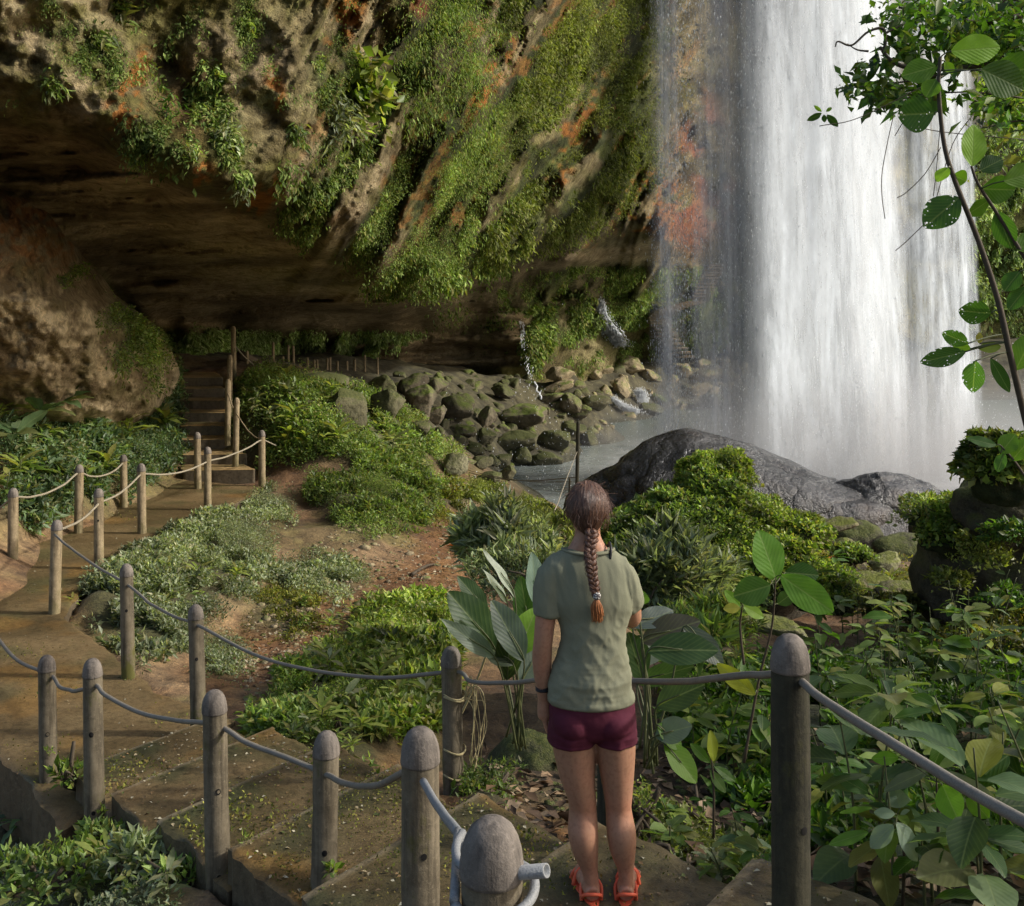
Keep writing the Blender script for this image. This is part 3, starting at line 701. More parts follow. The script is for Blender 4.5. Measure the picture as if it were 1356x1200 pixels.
cliffplants(green ** 1.5 * clump ** 1.6 * sstep(-.35, .15, streak + .5 * streak2) * (PXc > 330) * (PXc < 700) * (PYc < 392), 80000, .056, 'fresh', 'green hanging moss and small ferns on the slanting middle of the overhang')
cliffplants(green ** 1.5 * clump ** 1.6 * sstep(-.35, .15, streak + .5 * streak2) * (PXc >= 640) * (PXc < 1000) * (PYc < 340), 82000, .082, 'olive', 'olive green moss draping the cliff beside the waterfall', lift=.4)
cliffplants(green ** 1.5 * clump * (PXc < 480) * (PYc < 300), 20000, .05, 'fresh', 'scattered small ferns on the brown upper left of the cliff', lift=.15)
cliffplants(green * clump * (PYc > 350) * (PXc > 560) * (PXc < 1010), 60000, .12, 'fresh', 'green creepers on the low wall behind the boulders', lift=.4)
cliffplants(polymask(PXc, PYc, [(215, 438), (560, 440), (500, 470), (500, 500), (330, 500), (230, 482)], 6) * clump, 34000, .12, 'glow', 'dim green ferns at the back of the hollow under the overhang', lift=.3)
cliffplants(sstep(1270, 1300, PXc) * sstep(150, 260, PYc) * clump, 24000, .3, 'glow', 'pale green plants on the far wall to the right of the waterfall', lift=.6)
cliffplants(ell(PXc, PYc, 590, 110, 55, 130, 8), 14000, .065, 'fresh', 'long curtain of soft green moss hanging from the overhang', lift=.9, droop=.9, ratio=.25)
cliffplants(ell(PXc, PYc, 545, 370, 40, 55, -50) * (PYc < 392) + ell(PXc, PYc, 570, 325, 22, 40, -35), 12000, .065, 'fresh', 'light green fern mat at the lowest tip of the overhang', lift=.35)

# left outcrop in front of the hollow
nr, nc = 230, 200
vv, ccx = np.meshgrid(np.linspace(0, 1, nr), np.linspace(0, 1, nc), indexing='ij')
OY = 215 + vv * 375
E = np.interp(OY, [215, 300, 345, 390, 430, 462, 500, 560, 600], [95, 105, 122, 152, 205, 226, 243, 240, 230])
ang_ = ccx * math.pi / 2 * 1.12
OX = -220 + (E + 220) * np.sin(ang_) ** .9
Od = np.interp(OY, [215, 300, 400, 480, 545, 600], [14.3, 13.6, 13.8, 15.2, 16.4, 19]) * (1 + .03 * fbm(v3(OX / 70, OY / 70), 4, 130) + .010 * ridge(v3(OX / 40, OY / 26), 4, 131) + .02 * fbm(v3((OX * .8 - OY * .5) / 22, (OX * .5 + OY * .8) / 60), 4, 136) + .006 * fbm(v3(OX / 8, OY / 8), 2, 132))
Od = Od * (1 + .62 * (1 - np.cos(ang_)) ** 1.6) - 2.2 + .9 * sstep(0, 240, OX)
Od = Od + 5 * sstep(60, 0, OY - 215) ** 2
Od = Od * 1.08
OV = np.stack([(OX - CX) / F * Od, Od, CZ - (OY - HY) / F * Od], -1)
nm_ = fbm(v3(OX / 25, OY / 25), 4, 133); ng = fbm(v3(OX / 8, OY / 8), 3, 134)
OC = mix((.3, .23, .13), (.8, .66, .42), sstep(-.3, .3, nm_ + ng * .5) * sstep(300, 420, OY))
OC = mix(OC, (.34, .15, .05), ell(OX, OY, 30, 300, 120, 60) * .8 * sstep(-.3, .3, ng))
OC = mix(OC, (.14, .13, .04), sstep(0, .4, fbm(v3(OX / 40, OY / 40, 3.), 3, 135)) * .5)
og = np.maximum(ell(OX, OY, 175, 450, 35, 60, 25), ell(OX, OY, 95, 375, 22, 18)) * sstep(-.3, .2, nm_)
OC = mix(OC, (.06, .1, .03), og * .8)
o = mesh_np('rock_outcrop', OV.reshape(-1, 3), gridfaces(nr, nc)[:, ::-1], M['cliff'], C=OC.reshape(-1, 3)); tag(o, kind='structure')
du = np.gradient(OV, axis=1); dv = np.gradient(OV, axis=0); ON = nrmz(np.cross(dv, du)); ON = np.where((ON * OV).sum(-1, keepdims=True) > 0, -ON, ON)
Pt, N, k = on_sheet(og, 9000, OV, ON); Pt = Pt + N * rng.uniform(0, .15, (9000, 1))
tag(leafcloud('hanging_moss', Pt, N, .065, 'fresh', ratio=.4, droop=.4, up=0, mat='leaf'), 'small ferns growing on the brown outcrop left of the far stairs', 'hanging plants', kind='stuff')

# single ferns and leafy plants that stand out from the cliff
def sheetpoint(px, py):
    i = int(np.argmin(abs(py1 - py))); j = int(np.argmin(abs(px1 - px))); return CV[i, j], CN[i, j]
def cliff_fern(px, py, r, pal, lab, ln=.16, n=900, ratio=.3, droop=.7, mat='leaf', group=None):
    c, N0 = sheetpoint(px, py)
    root = empty('hanging_fern', c); tag(root, lab, 'fern', group)
    q = rng.normal(size=(n, 3)) * np.array([.45, .3, .55]) * r; q[:, 2] -= np.abs(q[:, 0]) * .3
    Pt = c + N0 * r * .25 + q + N0 * np.abs(rng.normal(size=(n, 1))) * r * .25
    leafcloud('leaves', Pt, np.tile(N0, (n, 1)), ln, pal, ratio=ratio, out=.5, up=.15, droop=droop, spread=.8, mat=mat, parent=root)
    m = MB()
    for q2 in range(9):
        a = c + N0 * -.05; b = c + N0 * r * .6 + rng.normal(size=3) * r * .4; m.tube(smoothpath([a, (a + b) / 2 + [0, 0, r * .15], b], 4), .004, 4)
    m.build('stem', M['stem'], root)
FG = 'small ferns hanging on the brown upper left cliff'
for px_, py_, r_, pal_ in [(125, 55, .42, 'fresh'), (150, 15, .4, 'fresh'), (68, 108, .3, 'fresh'), (215, 150, .45, 'deep'), (190, 205, .42, 'fresh'), (285, 108, .28, 'fresh'), (318, 30, .3, 'fresh'), (300, 185, .4, 'pale'), (315, 240, .38, 'pale'), (255, 205, .28, 'fresh'), (390, 170, .35, 'fresh')]:
    cliff_fern(px_, py_, r_ * .4, pal_, 'small green fern tuft hanging from the brown rock of the upper left cliff', group=FG, n=130, ln=.085)
cliff_fern(463, 110, .42, 'bright', 'large-leaved bright plant hanging high on the cliff beside the orange stain', ln=.15, n=300, ratio=.75, droop=.5)
cliff_fern(440, 145, .3, 'pale', 'shaggy grey-green fern tuft below the bright large-leaved cliff plant', n=500, ln=.11)

# ------------------------------------------------------------------ pool, waterfall, spray
POOL = -2.05
t = NT('pool_water')
mp = t.mapping(t.coord(), (1, .55, 1))
h = t.math('ADD', t.noise(1.3, 4, .6, mp), t.math('MULTIPLY', t.noise(6, 3, .6, mp), .5))
gx = t.n('ShaderNodeSeparateXYZ', i_0=t.coord('Object'))
dx = t.math('SUBTRACT', gx.outputs[0], 10.); dy = t.math('SUBTRACT', gx.outputs[1], 31.)
rr = t.math('SQRT', t.math('ADD', t.math('MULTIPLY', dx, dx), t.math('MULTIPLY', dy, dy)))
foam = t.math('MULTIPLY', t.ramp(t.math('MULTIPLY', rr, .05), (.1, 1.), (.62, 0.)), t.ramp(t.noise(1.1, 6, .7, mp), (.3, .25), (.62, 1.)))
c = t.mixc((.10, .13, .115), (.8, .83, .83), foam)
c = t.mixc(c, (.8, .82, .8), t.ramp(t.noise(9, 3, .7, mp), (.66, 0.), (.74, .6)))
t_m = t.done(t.bsdf(c, .18, t.bump(h, .6, .12), .5)); M['pool'] = t_m
xs = np.linspace(-14, 60, 90); ys = np.linspace(20, 72, 90); XX, YY = np.meshgrid(xs, ys, indexing='ij')
o = mesh_np('pool', np.stack([XX, YY, np.full_like(XX, POOL) + fbm(v3(XX * .5, YY * .8), 3, 4) * .05], -1).reshape(-1, 3), gridfaces(90, 90), M['pool']); tag(o, kind='structure')

def fall_mat(name, lo, hi, color=(.82, .84, .86), sx=2.2, sz=.09, edge=.12, fine=True):
    t = NT(name); uv = t.coord('UV'); s = t.n('ShaderNodeSeparateXYZ', i_0=uv)
    ob = t.coord('Object')
    a = t.noise(1., 5, .65, t.mapping(ob, (sx, sx, sz)), .3)
    b = t.noise(1., 3, .7, t.mapping(ob, (sx * 5, sx * 5, sz * 7)))
    g = t.noise(1., 2, .8, t.mapping(ob, (26, 26, 9)))
    a2 = t.noise(1., 5, .62, t.mapping(ob, (sx * .9, sx * .9, sz * 3.6)), .8)
    a = t.math('ADD', t.math('MULTIPLY', a, .55), t.math('MULTIPLY', a2, .45))
    v = t.math('ADD', t.math('MULTIPLY', a, .72), t.math('ADD', t.math('MULTIPLY', b, .22), t.math('MULTIPLY', g, .14)))
    alpha = t.ramp(v, (lo, 0.), (hi, 1.))
    e = t.math('MULTIPLY', t.ramp(s.outputs[0], (0, 0.), (edge, 1.)), t.ramp(s.outputs[0], (1 - edge, 1.), (1, 0.)))
    alpha = t.math('MULTIPLY', alpha, e)
    nv = t.n('ShaderNodeCombineXYZ'); [setattr(nv.inputs[q], 'default_value', (.72, -.4, .56)[q]) for q in range(3)]
    cc1 = t.mixc(tuple(q * .74 for q in color), tuple(min(1, q * 1.12) for q in color), t.ramp(t.math('ADD', t.math('MULTIPLY', a2, .7), t.math('MULTIPLY', b, .3)), (.38, 0.), (.62, 1.)))
    df = t.n('ShaderNodeBsdfDiffuse', i_Color=cc1, i_Normal=nv.outputs[0]); tr = t.n('ShaderNodeBsdfTranslucent', i_Color=(*color, 1))
    m = t.n('ShaderNodeMixShader', i_0=.12); t.l(df.outputs[0], m.inputs[1]); t.l(tr.outputs[0], m.inputs[2])
    tp = t.n('ShaderNodeBsdfTransparent')
    m2 = t.n('ShaderNodeMixShader', i_0=alpha); t.l(tp.outputs[0], m2.inputs[1]); t.l(m.outputs[0], m2.inputs[2])
    return t.done(m2.outputs[0])
M['fall_core'] = fall_mat('falling_water_dense', .24, .52, edge=.2, color=(.58, .61, .63))
M['fall_mid'] = fall_mat('falling_water_thin', .4, .68, color=(.5, .54, .57), sx=1.7)
M['fall_veil'] = fall_mat('falling_water_veil', .43, .8, color=(.93, .95, .97), sx=1.6, sz=.06, edge=.48)
wf = empty('waterfall', P(1110, 640, 30)); tag(wf, 'tall white waterfall plunging straight down into the pool', 'waterfall')
def curtain(name, px0, px1, d, mat, ztop=19., zbot=-2.3, spread=.12, curve=.8, seed=0):
    nz, nx = 60, 40
    a, b = np.meshgrid(np.linspace(0, 1, nz), np.linspace(0, 1, nx), indexing='ij')
    x0 = (px0 - CX) / F * d; x1 = (px1 - CX) / F * d; c = (x0 + x1) / 2; hw = (x1 - x0) / 2
    z = zbot + (ztop - zbot) * a
    x = c + (b * 2 - 1) * hw * (1 + spread * (1 - a)) + .1 * fbm(v3(b * 6, a * 3, seed), 3, seed)
    y = d + (x - c) * .38 - .3 * curve * (1 - (b * 2 - 1) ** 2) + .14 * fbm(v3(b * 5, a * 1.2, seed + 3.), 3, seed) + 1.2 * a
    return mesh_np(name, np.stack([x, y, z], -1).reshape(-1, 3), gridfaces(nz, nx), M[mat], wf, uv=np.stack([b, a], -1).reshape(-1, 2))
curtain('water_curtain', 972, 1222, 31.0, 'fall_core', seed=1)
curtain('water_curtain', 985, 1215, 30.3, 'fall_core', seed=2)
curtain('water_curtain', 1000, 1228, 29.6, 'fall_mid', seed=3)
curtain('water_curtain', 972, 1120, 30.6, 'fall_core', seed=4)
curtain('water_curtain', 1195, 1300, 31.8, 'fall_mid', seed=5)
curtain('water_curtain', 1205, 1310, 32.8, 'fall_mid', seed=6)
curtain('water_curtain', 935, 1015, 31.4, 'fall_veil', seed=11)
curtain('water_curtain', 900, 1010, 31.0, 'fall_veil', seed=13)
curtain('water_curtain', 915, 1000, 30.2, 'fall_veil', seed=14)
curtain('water_curtain', 945, 1020, 30.6, 'fall_veil', seed=15)
curtain('water_curtain', 862, 915, 31.2, 'fall_veil', seed=12, curve=.3)
curtain('water_curtain', 866, 905, 30.5, 'fall_veil', seed=7, curve=.3)
curtain('water_curtain', 880, 1000, 32.0, 'fall_veil', seed=8)
curtain('water_curtain', 925, 1010, 30.9, 'fall_veil', seed=9)
# droplets: elongated specks flying beside and in front of the curtains
def droplets(name, n, fx, lab=None, parent=None, size=(.012, .035), stretch=(1.2, 4.5), color=(.85, .88, .9)):
    Pt = fx(n); s = rng.uniform(*size, n) * rng.uniform(.5, 1., n); st = rng.uniform(*stretch, n) * s
    dx = rng.normal(size=(n, 3)) * .1; ax = np.stack([dx[:, 0], dx[:, 1], -np.ones(n)], -1)
    a = rng.uniform(0, np.pi, n); sd = np.stack([np.cos(a), np.sin(a), 0 * a], -1); s2 = np.stack([-np.sin(a), np.cos(a), 0 * a], -1)
    V = np.stack([Pt + ax * st[:, None], Pt + sd * s[:, None] * .5, Pt + s2 * s[:, None] * .5, Pt - sd * s[:, None] * .5, Pt - s2 * s[:, None] * .5, Pt - ax * st[:, None] * .5], 1).reshape(-1, 3)
    i = np.arange(n)[:, None] * 6
    tri = np.array([(0, 1, 2), (0, 2, 3), (0, 3, 4), (0, 4, 1), (5, 2, 1), (5, 3, 2), (5, 4, 3), (5, 1, 4)])
    Fc = (i[:, :, None] + tri[None]).reshape(-1, 3)
    return mesh_np(name, V, Fc, M['drop'], parent)
t = NT('water_drops'); nv = t.n('ShaderNodeCombineXYZ'); [setattr(nv.inputs[q], 'default_value', (.72, -.4, .56)[q]) for q in range(3)]; d1 = t.n('ShaderNodeBsdfDiffuse', i_Color=(.8, .83, .85, 1), i_Normal=nv.outputs[0]); d2 = t.n('ShaderNodeBsdfTranslucent', i_Color=(.85, .88, .9, 1)); m = t.n('ShaderNodeMixShader', i_0=.5)
t.l(d1.outputs[0], m.inputs[1]); t.l(d2.outputs[0], m.inputs[2]); M['drop'] = t.done(m.outputs[0])
def fveil(n):
    px = np.concatenate([rng.normal(895, 14, n // 3), rng.uniform(870, 1010, n // 3), rng.normal(1000, 22, n - 2 * (n // 3))])
    d = rng.uniform(29.5, 33, n); z = rng.uniform(-2, 15, n); return np.stack([(px - CX) / F * 31, d, z], -1)
def fcore(n):
    px = np.where(rng.uniform(0, 1, n) < .8, rng.uniform(978, 1240, n), 1235 + np.abs(rng.normal(0, 28, n))); d = rng.uniform(28.2, 30, n); z = rng.uniform(-2, 14, n); return np.stack([(px - CX) / F * 30, d, z], -1)
def fbase(n):
    a = rng.uniform(0, 2 * np.pi, n); r = rng.gamma(2., 2.2, n); x = 9.5 + np.cos(a) * r * 1.2; y = 30 + np.sin(a) * r * .7
    return np.stack([x, np.maximum(y, 24.5), POOL + rng.gamma(1.3, 1.0, n) * np.exp(-r * .05)], -1)
droplets('spray', 26000, fveil, parent=wf, size=(.009, .03)); droplets('spray', 2500, fcore, parent=wf, size=(.008, .02)); droplets('spray', 14000, fbase, parent=wf, stretch=(.8, 2.), size=(.01, .03))
for o in wf.children:
    if o.name.startswith('spray'): o['kind'] = 'stuff'
# mist hanging over the pool: nested clouds of thin haze
def haze(c, r, dens, lab):
    """a cloud whose haze thins out towards its edge"""
    t = NT('mist'); vol = t.n('ShaderNodeVolumeScatter'); vol.inputs['Color'].default_value = (.96, .98, 1, 1); vol.inputs['Anisotropy'].default_value = .1
    ob = t.coord('Object'); ln = t.n('ShaderNodeVectorMath', operation='LENGTH'); t.l(t.mapping(ob, tuple(1 / q for q in r)), ln.inputs[0])
    fall = t.math('POWER', t.math('SUBTRACT', 1., ln.outputs['Value'], clamp=True), 1.4)
    nz = t.ramp(t.noise(.35, 3, .6), (.35, .25), (.65, 1.6))
    t.l(t.math('MULTIPLY', t.math('MULTIPLY', fall, nz), dens), vol.inputs['Density']); t.l(vol.outputs[0], t.out.inputs['Volume'])
    bm = bmesh.new(); bmesh.ops.create_icosphere(bm, subdivisions=3, radius=1.)
    for v in bm.verts: v.co = Vector((v.co.x * r[0], v.co.y * r[1], v.co.z * r[2]))
    me = bpy.data.meshes.new('mist'); bm.to_mesh(me); bm.free(); o = link('mist', me, None, t.m); o.location = c
    tag(o, lab, 'mist', kind='stuff')
haze((9.6, 30., -2.), (9, 6.5, 4.6), .45, 'white mist billowing up from the foot of the waterfall over the pool')
sc.cycles.volume_step_rate = 3.; sc.cycles.volume_max_steps = 64

# small side cascades
RW = np.random.default_rng(77)
def cascade(name, pts, wid, lab, seed=0, n=40, nd=1400):
    n = n * 2
    """water running over rock: strip of uneven water strands"""
    root = empty(name, pts[0]); tag(root, lab, 'cascade')
    m = MB(); r = random.Random(seed)
    pts = np.array(pts, float); wid = np.array(wid, float)
    for k in range(n):
        s = r.gauss(0, .45); t0 = r.uniform(0, .8); t1 = min(1, t0 + r.uniform(.12, .35)); tt = np.linspace(t0, t1, 9); ts = np.linspace(0, 1, len(pts))
        q = np.stack([np.interp(tt, ts, pts[:, j]) for j in range(3)], -1); ww = np.interp(tt, ts, wid)
        q[:, 0] += s * ww * .5 + np.array([r.gauss(0, .03) for _ in tt]); q[:, 1] += np.array([r.gauss(0, .05) for _ in tt]) - .1; q[:, 2] += np.array([r.gauss(0, .02) for _ in tt])
        m.tube(smoothpath(q, 3), r.uniform(.01, .028) * (.6 + ww.mean()), 5)
    m.build('water', M['drop'], root)
    def fx(k):
        tt = RW.uniform(0, 1, k); ts = np.linspace(0, 1, len(pts)); ww = np.interp(tt, ts, wid)
        return np.stack([np.interp(tt, ts, pts[:, j]) for j in range(3)], -1) + np.stack([RW.normal(0, .26, k) * ww, RW.normal(0, .1, k) - .12, RW.normal(0, .08, k)], -1)
    droplets('droplets', nd, fx, parent=root, size=(.012, .05), stretch=(.8, 3.))
    [tag(c, kind='stuff') for c in root.children if c.name.startswith('droplets')]
def cd(px, py, o=.5): return float(CV[int(np.argmin(abs(py1 - py))), int(np.argmin(abs(px1 - px)))][1]) - o
def gd(px, py): return float(hit(px, py)[0, 1]) - .8
cascade('cascade', [P(795, 396, cd(795, 396)), P(797, 418, cd(797, 418)), P(806, 436, cd(806, 436)), P(822, 458, cd(822, 458))], [.25, .5, .9, 1.0], 'small white cascade running down the green wall left of the waterfall', 1, 70, 3200)
cascade('cascade', [P(690, 425, cd(690, 425)), P(693, 448, cd(693, 448)), P(697, 475, cd(697, 475)), P(700, 500, 40), P(712, 528, 38.6)], [.15, .2, .3, .7, .9], 'thin trickle falling from the small ledge onto dark boulders', 2, 2, 160)
cascade('cascade', [P(812, 528, gd(812, 528)), P(825, 537, gd(825, 537)), P(842, 546, gd(842, 546))], [.2, .4, .8], 'small foaming rapid between yellowish rocks at the pool edge', 3, 20)
cascade('cascade', [P(846, 516, gd(846, 516)), P(850, 523, gd(850, 523)), P(852, 533, gd(852, 533))], [.5, .6, .5], 'little white spill between two rocks above the pool', 4, 18)
cascade('cascade', [P(986, 395, cd(986, 395)), P(995, 410, cd(995, 410)), P(1001, 440, cd(1001, 440))], [.2, .2, .3], 'thin white trickle down the wall just left of the main fall', 5, 8, 500)
cascade('cascade', [P(548, 612, 26.5), P(560, 622, 25.8), P(580, 632, 25), P(610, 642, 24.2)], [.3, .9, 1.4, 1.5], 'shallow stream glinting between moss and boulders', 6, 26)

# ------------------------------------------------------------------ boulders
M['tan'] = rock_mat('tan_rock', (.17, .135, .08), (.36, .29, .17), .35, scale=1.2)
M['brownrock'] = rock_mat('brown_rock', (.085, .07, .045), (.17, .14, .09), .55, scale=1.)
M['mossrock'] = rock_mat('moss_rock', (.07, .065, .035), (.12, .11, .06), .95, scale=.9, mosscol=(.045, .055, .014))
M['wetrock'] = rock_mat('wet_grey_rock', (.045, .044, .042), (.12, .118, .112), .0, rough=.42, scale=1.1, wet=True, bumpd=.3, spec=.8, rust=.15)
t = NT('wet_cracked_rock'); n1 = t.noise(.8, 6, .65); n2 = t.noise(5, 6, .7); n3 = t.noise(22, 4, .7)
vo = t.n('ShaderNodeTexVoronoi', feature='DISTANCE_TO_EDGE'); vo.inputs['Scale'].default_value = .35
wv = t.n('ShaderNodeVectorMath', operation='ADD'); t.l(t.mapping(t.coord(), (.8, 1, 1.7), (0, .3, .4)), wv.inputs[0]); nn = t.n('ShaderNodeTexNoise'); nn.inputs['Scale'].default_value = 1.6; t.l(t.coord(), nn.inputs['Vector']); t.l(nn.outputs['Color'], wv.inputs[1]); t.l(wv.outputs[0], vo.inputs['Vector'])
crk = t.ramp(vo.outputs['Distance'], (0, .35), (.035, 1.))
c = t.mixc((.013, .012, .011), (.05, .049, .047), t.ramp(n1, (.38, 0.), (.62, 1.))); c = t.mixc(c, (.012, .011, .01), t.ramp(n2, (.3, .9), (.48, 0.))); c = t.mixc(c, (.11, .108, .105), t.ramp(n3, (.56, 0.), (.72, .6)))
c = t.mixc(c, (.09, .05, .025), t.ramp(t.noise(.5, 4), (.56, 0.), (.7, .5))); c = t.mixc((.006, .005, .004), c, crk)
h = t.math('ADD', t.math('MULTIPLY', n1, 1.), t.math('ADD', t.math('MULTIPLY', n2, .4), t.math('MULTIPLY', crk, .18)))
M['wetrock'] = t.done(t.bsdf(c, t.ramp(n2, (.3, .12), (.65, .4)), t.bump(t.math('ADD', h, t.math('MULTIPLY', n3, .06)), 1., .22), .7))
M['darkrock'] = rock_mat('dark_rock', (.045, .038, .026), (.11, .095, .065), .7, scale=1.5, mosscol=(.06, .075, .018), bumpd=.09)
M['palemoss'] = rock_mat('pale_mossy_rock', (.15, .14, .08), (.3, .28, .17), .7, scale=2.4, mosscol=(.1, .12, .025), bumpd=.07)
M['step'] = rock_mat('flat_mossy_rock', (.11, .095, .06), (.3, .25, .16), .6, scale=2.4, mosscol=(.08, .1, .015), bumpd=.07)
def rock_mesh(c, r, seed, rot=0., tilt=0., ang=0., sub=4, nz=.22, flat=0.):
    bm = bmesh.new(); bmesh.ops.create_icosphere(bm, subdivisions=sub, radius=1.)
    V = np.array([v.co[:] for v in bm.verts]); Fc = np.array([[v.index for v in f.verts] for f in bm.faces]); bm.free()
    rr = np.random.default_rng(seed)
    if ang > 0:
        for k in range(16):
            n = nrmz(rr.normal(size=3)[None])[0]; h = rr.uniform(.42, .8); dot = V @ n
            V = V - np.maximum(dot - h, 0)[:, None] * n * ang
    V = V * (1 + nz * fbm(V * 1.3 + seed, 3, seed)[:, None] + nz * .35 * fbm(V * 4 + seed, 3, seed + 1)[:, None] + nz * .12 * fbm(V * 12 + seed, 2, seed + 2)[:, None])
    if flat: V[:, 2] = np.where(V[:, 2] > 0, V[:, 2] * (1 - flat * .4), V[:, 2])
    V = V * np.array(r)
    ct, st = math.cos(tilt), math.sin(tilt); V = V @ np.array([[ct, 0, st], [0, 1, 0], [-st, 0, ct]]).T
    cr, sr = math.cos(rot), math.sin(rot); V = V @ np.array([[cr, -sr, 0], [sr, cr, 0], [0, 0, 1]]).T
    return V + np.array(c), Fc
def rock(px, py, w, h, d, mat, lab, seed, ang=0., rot=None, tilt=0., group=None, name='boulder', sub=4, nz=.22, dep=.85):
    rx_ = w / 2 / F * d; rz = h / 2 / F * d * 1.15
    c = P(px, py, d); r = (rx_, (rx_ + rz) / 2 * dep * 1.1, rz)
    V, Fc = rock_mesh((0, 0, 0), r, seed, rot if rot is not None else random.uniform(-.4, .4), tilt, ang, sub, nz)
    o = mesh_np(name, V, Fc, M[mat]); o.location = c
    return tag(o, lab, 'boulder', group)
def dof(px, py):
    """depth of the bank under a rock, from the ground sheet"""
    return float(hit(px, py)[0, 1])
BL = [  # px, py, w, h, material, angular, label
 (457, 536, 84, 62, 'mossrock', .2, 'broad dark mossy hump at the left end of the boulder bank'), (512, 534, 48, 48, 'mossrock', .1, 'round dark mossy boulder right of the mossy hump'),
 (508, 512, 50, 28, 'mossrock', 0, 'low mossy boulder at the top left of the bank'), (543, 512, 48, 34, 'brownrock', .5, 'grey-brown slab under the end post of the far railing'),
 (560, 530, 52, 50, 'brownrock', .6, 'tall dark angular boulder in the upper left of the bank'), (578, 512, 38, 28, 'brownrock', .7, 'squarish dark stone at the top of the bank below the dark hollow'),
 (608, 538, 68, 50, 'brownrock', .8, 'large tan slab with a slanting crack in the middle of the bank'), (577, 550, 40, 30, 'brownrock', .7, 'dark wedge between the angular boulder and the tan slab'),
 (555, 568, 42, 30, 'mossrock', 0, 'mossy rounded boulder above the green creeper mound'), (613, 572, 42, 24, 'brownrock', .6, 'small slanting grey stone below the tan slab'),
 (643, 579, 30, 26, 'mossrock', 0, 'round mossy stone left of the mossy trio'), (645, 554, 28, 32, 'brownrock', .6, 'upright grey stone beside the big brown block'),
 (693, 552, 72, 42, 'brownrock', .5, 'big brown block with a lit flat top in the centre of the bank'), (683, 584, 54, 36, 'mossrock', 0, 'wide mossy boulder below the brown block'),
 (730, 581, 58, 36, 'mossrock', 0, 'smooth mossy boulder right of the wide mossy one'), (757, 574, 52, 26, 'mossrock', 0, 'long low mossy boulder touching the pool'),
 (723, 608, 46, 28, 'mossrock', 0, 'mossy boulder standing in the pool edge'), (693, 606, 34, 34, 'mossrock', 0, 'round moss-green boulder beside the pool edge'),
 (627, 596, 38, 18, 'mossrock', 0, 'small flat mossy stone in the lower bank'), (637, 612, 34, 24, 'mossrock', 0, 'small mossy stone right of the pale olive boulder'),
 (663, 611, 32, 26, 'mossrock', 0, 'little round mossy stone in the lower bank'), (601, 615, 46, 44, 'palemoss', 0, 'pale olive boulder beside the glinting stream'),
 (700, 641, 64, 32, 'mossrock', 0, 'lowest boulder, grey-green and half in the pool'), (650, 634, 46, 22, 'mossrock', 0, 'flat mossy stone above the grassy strip'),
 (672, 628, 26, 22, 'mossrock', 0, 'mossy stone wedged above the lowest boulder'), (779, 582, 42, 26, 'mossrock', 0, 'mossy boulder just behind the dark pole'),
 (741, 495, 46, 30, 'tan', .4, 'rounded tan boulder at the foot of the green wall'), (742, 512, 50, 18, 'tan', .5, 'flat tan slab under the rounded tan boulder'),
 (730, 527, 38, 20, 'brownrock', .5, 'grey slab beside the foot of the thin trickle'), (760, 537, 38, 34, 'brownrock', .4, 'chunky brown boulder at the left of the yellowish rocks'),
 (668, 521, 38, 22, 'darkrock', .4, 'dark wet stone left of the thin trickle'), (800, 489, 34, 18, 'tan', .5, 'flat yellowish rock below the small white cascade'),
 (836, 486, 48, 26, 'tan', .6, 'yellowish block right of the small white cascade'), (859, 497, 34, 22, 'tan', .8, 'tilted sharp-edged yellowish slab'),
 (822, 513, 34, 34, 'tan', .7, 'upright yellowish boulder with a shadowed face'), (789, 497, 22, 18, 'tan', .5, 'small yellowish stone by the tan boulder'),
 (929, 482, 32, 16, 'tan', .6, 'yellowish flat rock under the far steps'), (902, 490, 34, 24, 'tan', .5, 'yellowish rock at the left foot of the far steps'),
 (929, 499, 46, 20, 'tan', .6, 'broad yellowish slab behind the water veil'), (920, 517, 44, 22, 'tan', .6, 'yellowish slab close to the pool behind the water veil'),
 (957, 480, 26, 16, 'tan', .5, 'small yellowish block right of the far steps'), (979, 488, 26, 18, 'tan', .5, 'yellowish block nearest the main fall'),
 (964, 499, 30, 20, 'tan', .5, 'yellowish stone behind the right part of the veil'), (858, 541, 38, 20, 'mossrock', .2, 'mossy stone beside the foaming rapid'),
 (871, 531, 26, 18, 'brownrock', .3, 'grey stone above the foaming rapid'), (787, 533, 46, 24, 'mossrock', .2, 'mossy slab left of the foaming rapid'),
 (946, 530, 48, 24, 'mossrock', .3, 'dark mossy rock at the pool edge behind the veil'), (769, 547, 34, 20, 'brownrock', .3, 'brown stone at the water line near the pole')]
for i, (px, py, w, h, mt, an, lab) in enumerate(BL):
    d = dof(px, min(py + h * .4, 640)); rock(px, py, w * 1.12, h * .98, min(d, 58), mt, lab, 100 + i, max(an, .8), nz=.2, sub=5, tilt=random.uniform(-.25, .25))
k = 0; RR = np.random.default_rng(5)
while k < 290:
    px, py = RR.uniform(500, 1010), RR.uniform(492, 625)
    if not inpoly(px, py, [(500, 500), (560, 496), (740, 480), (800, 478), (1000, 478), (1008, 535), (830, 552), (770, 590), (740, 625), (640, 630), (580, 600), (560, 560), (500, 540)]): continue
    d = min(dof(px, py), 58); yel = px > 770; w = RR.uniform(9, 27)
    rock(px, py, w, w * RR.uniform(.5, .9), d, 'tan' if (yel and RR.uniform() < .6) else ('mossrock' if RR.uniform() < .55 else 'brownrock'),
         'small loose stone filling the gaps between the larger boulders', 300 + k, RR.uniform(.6, 1.), group='small stones filling the boulder bank', sub=3); k += 1
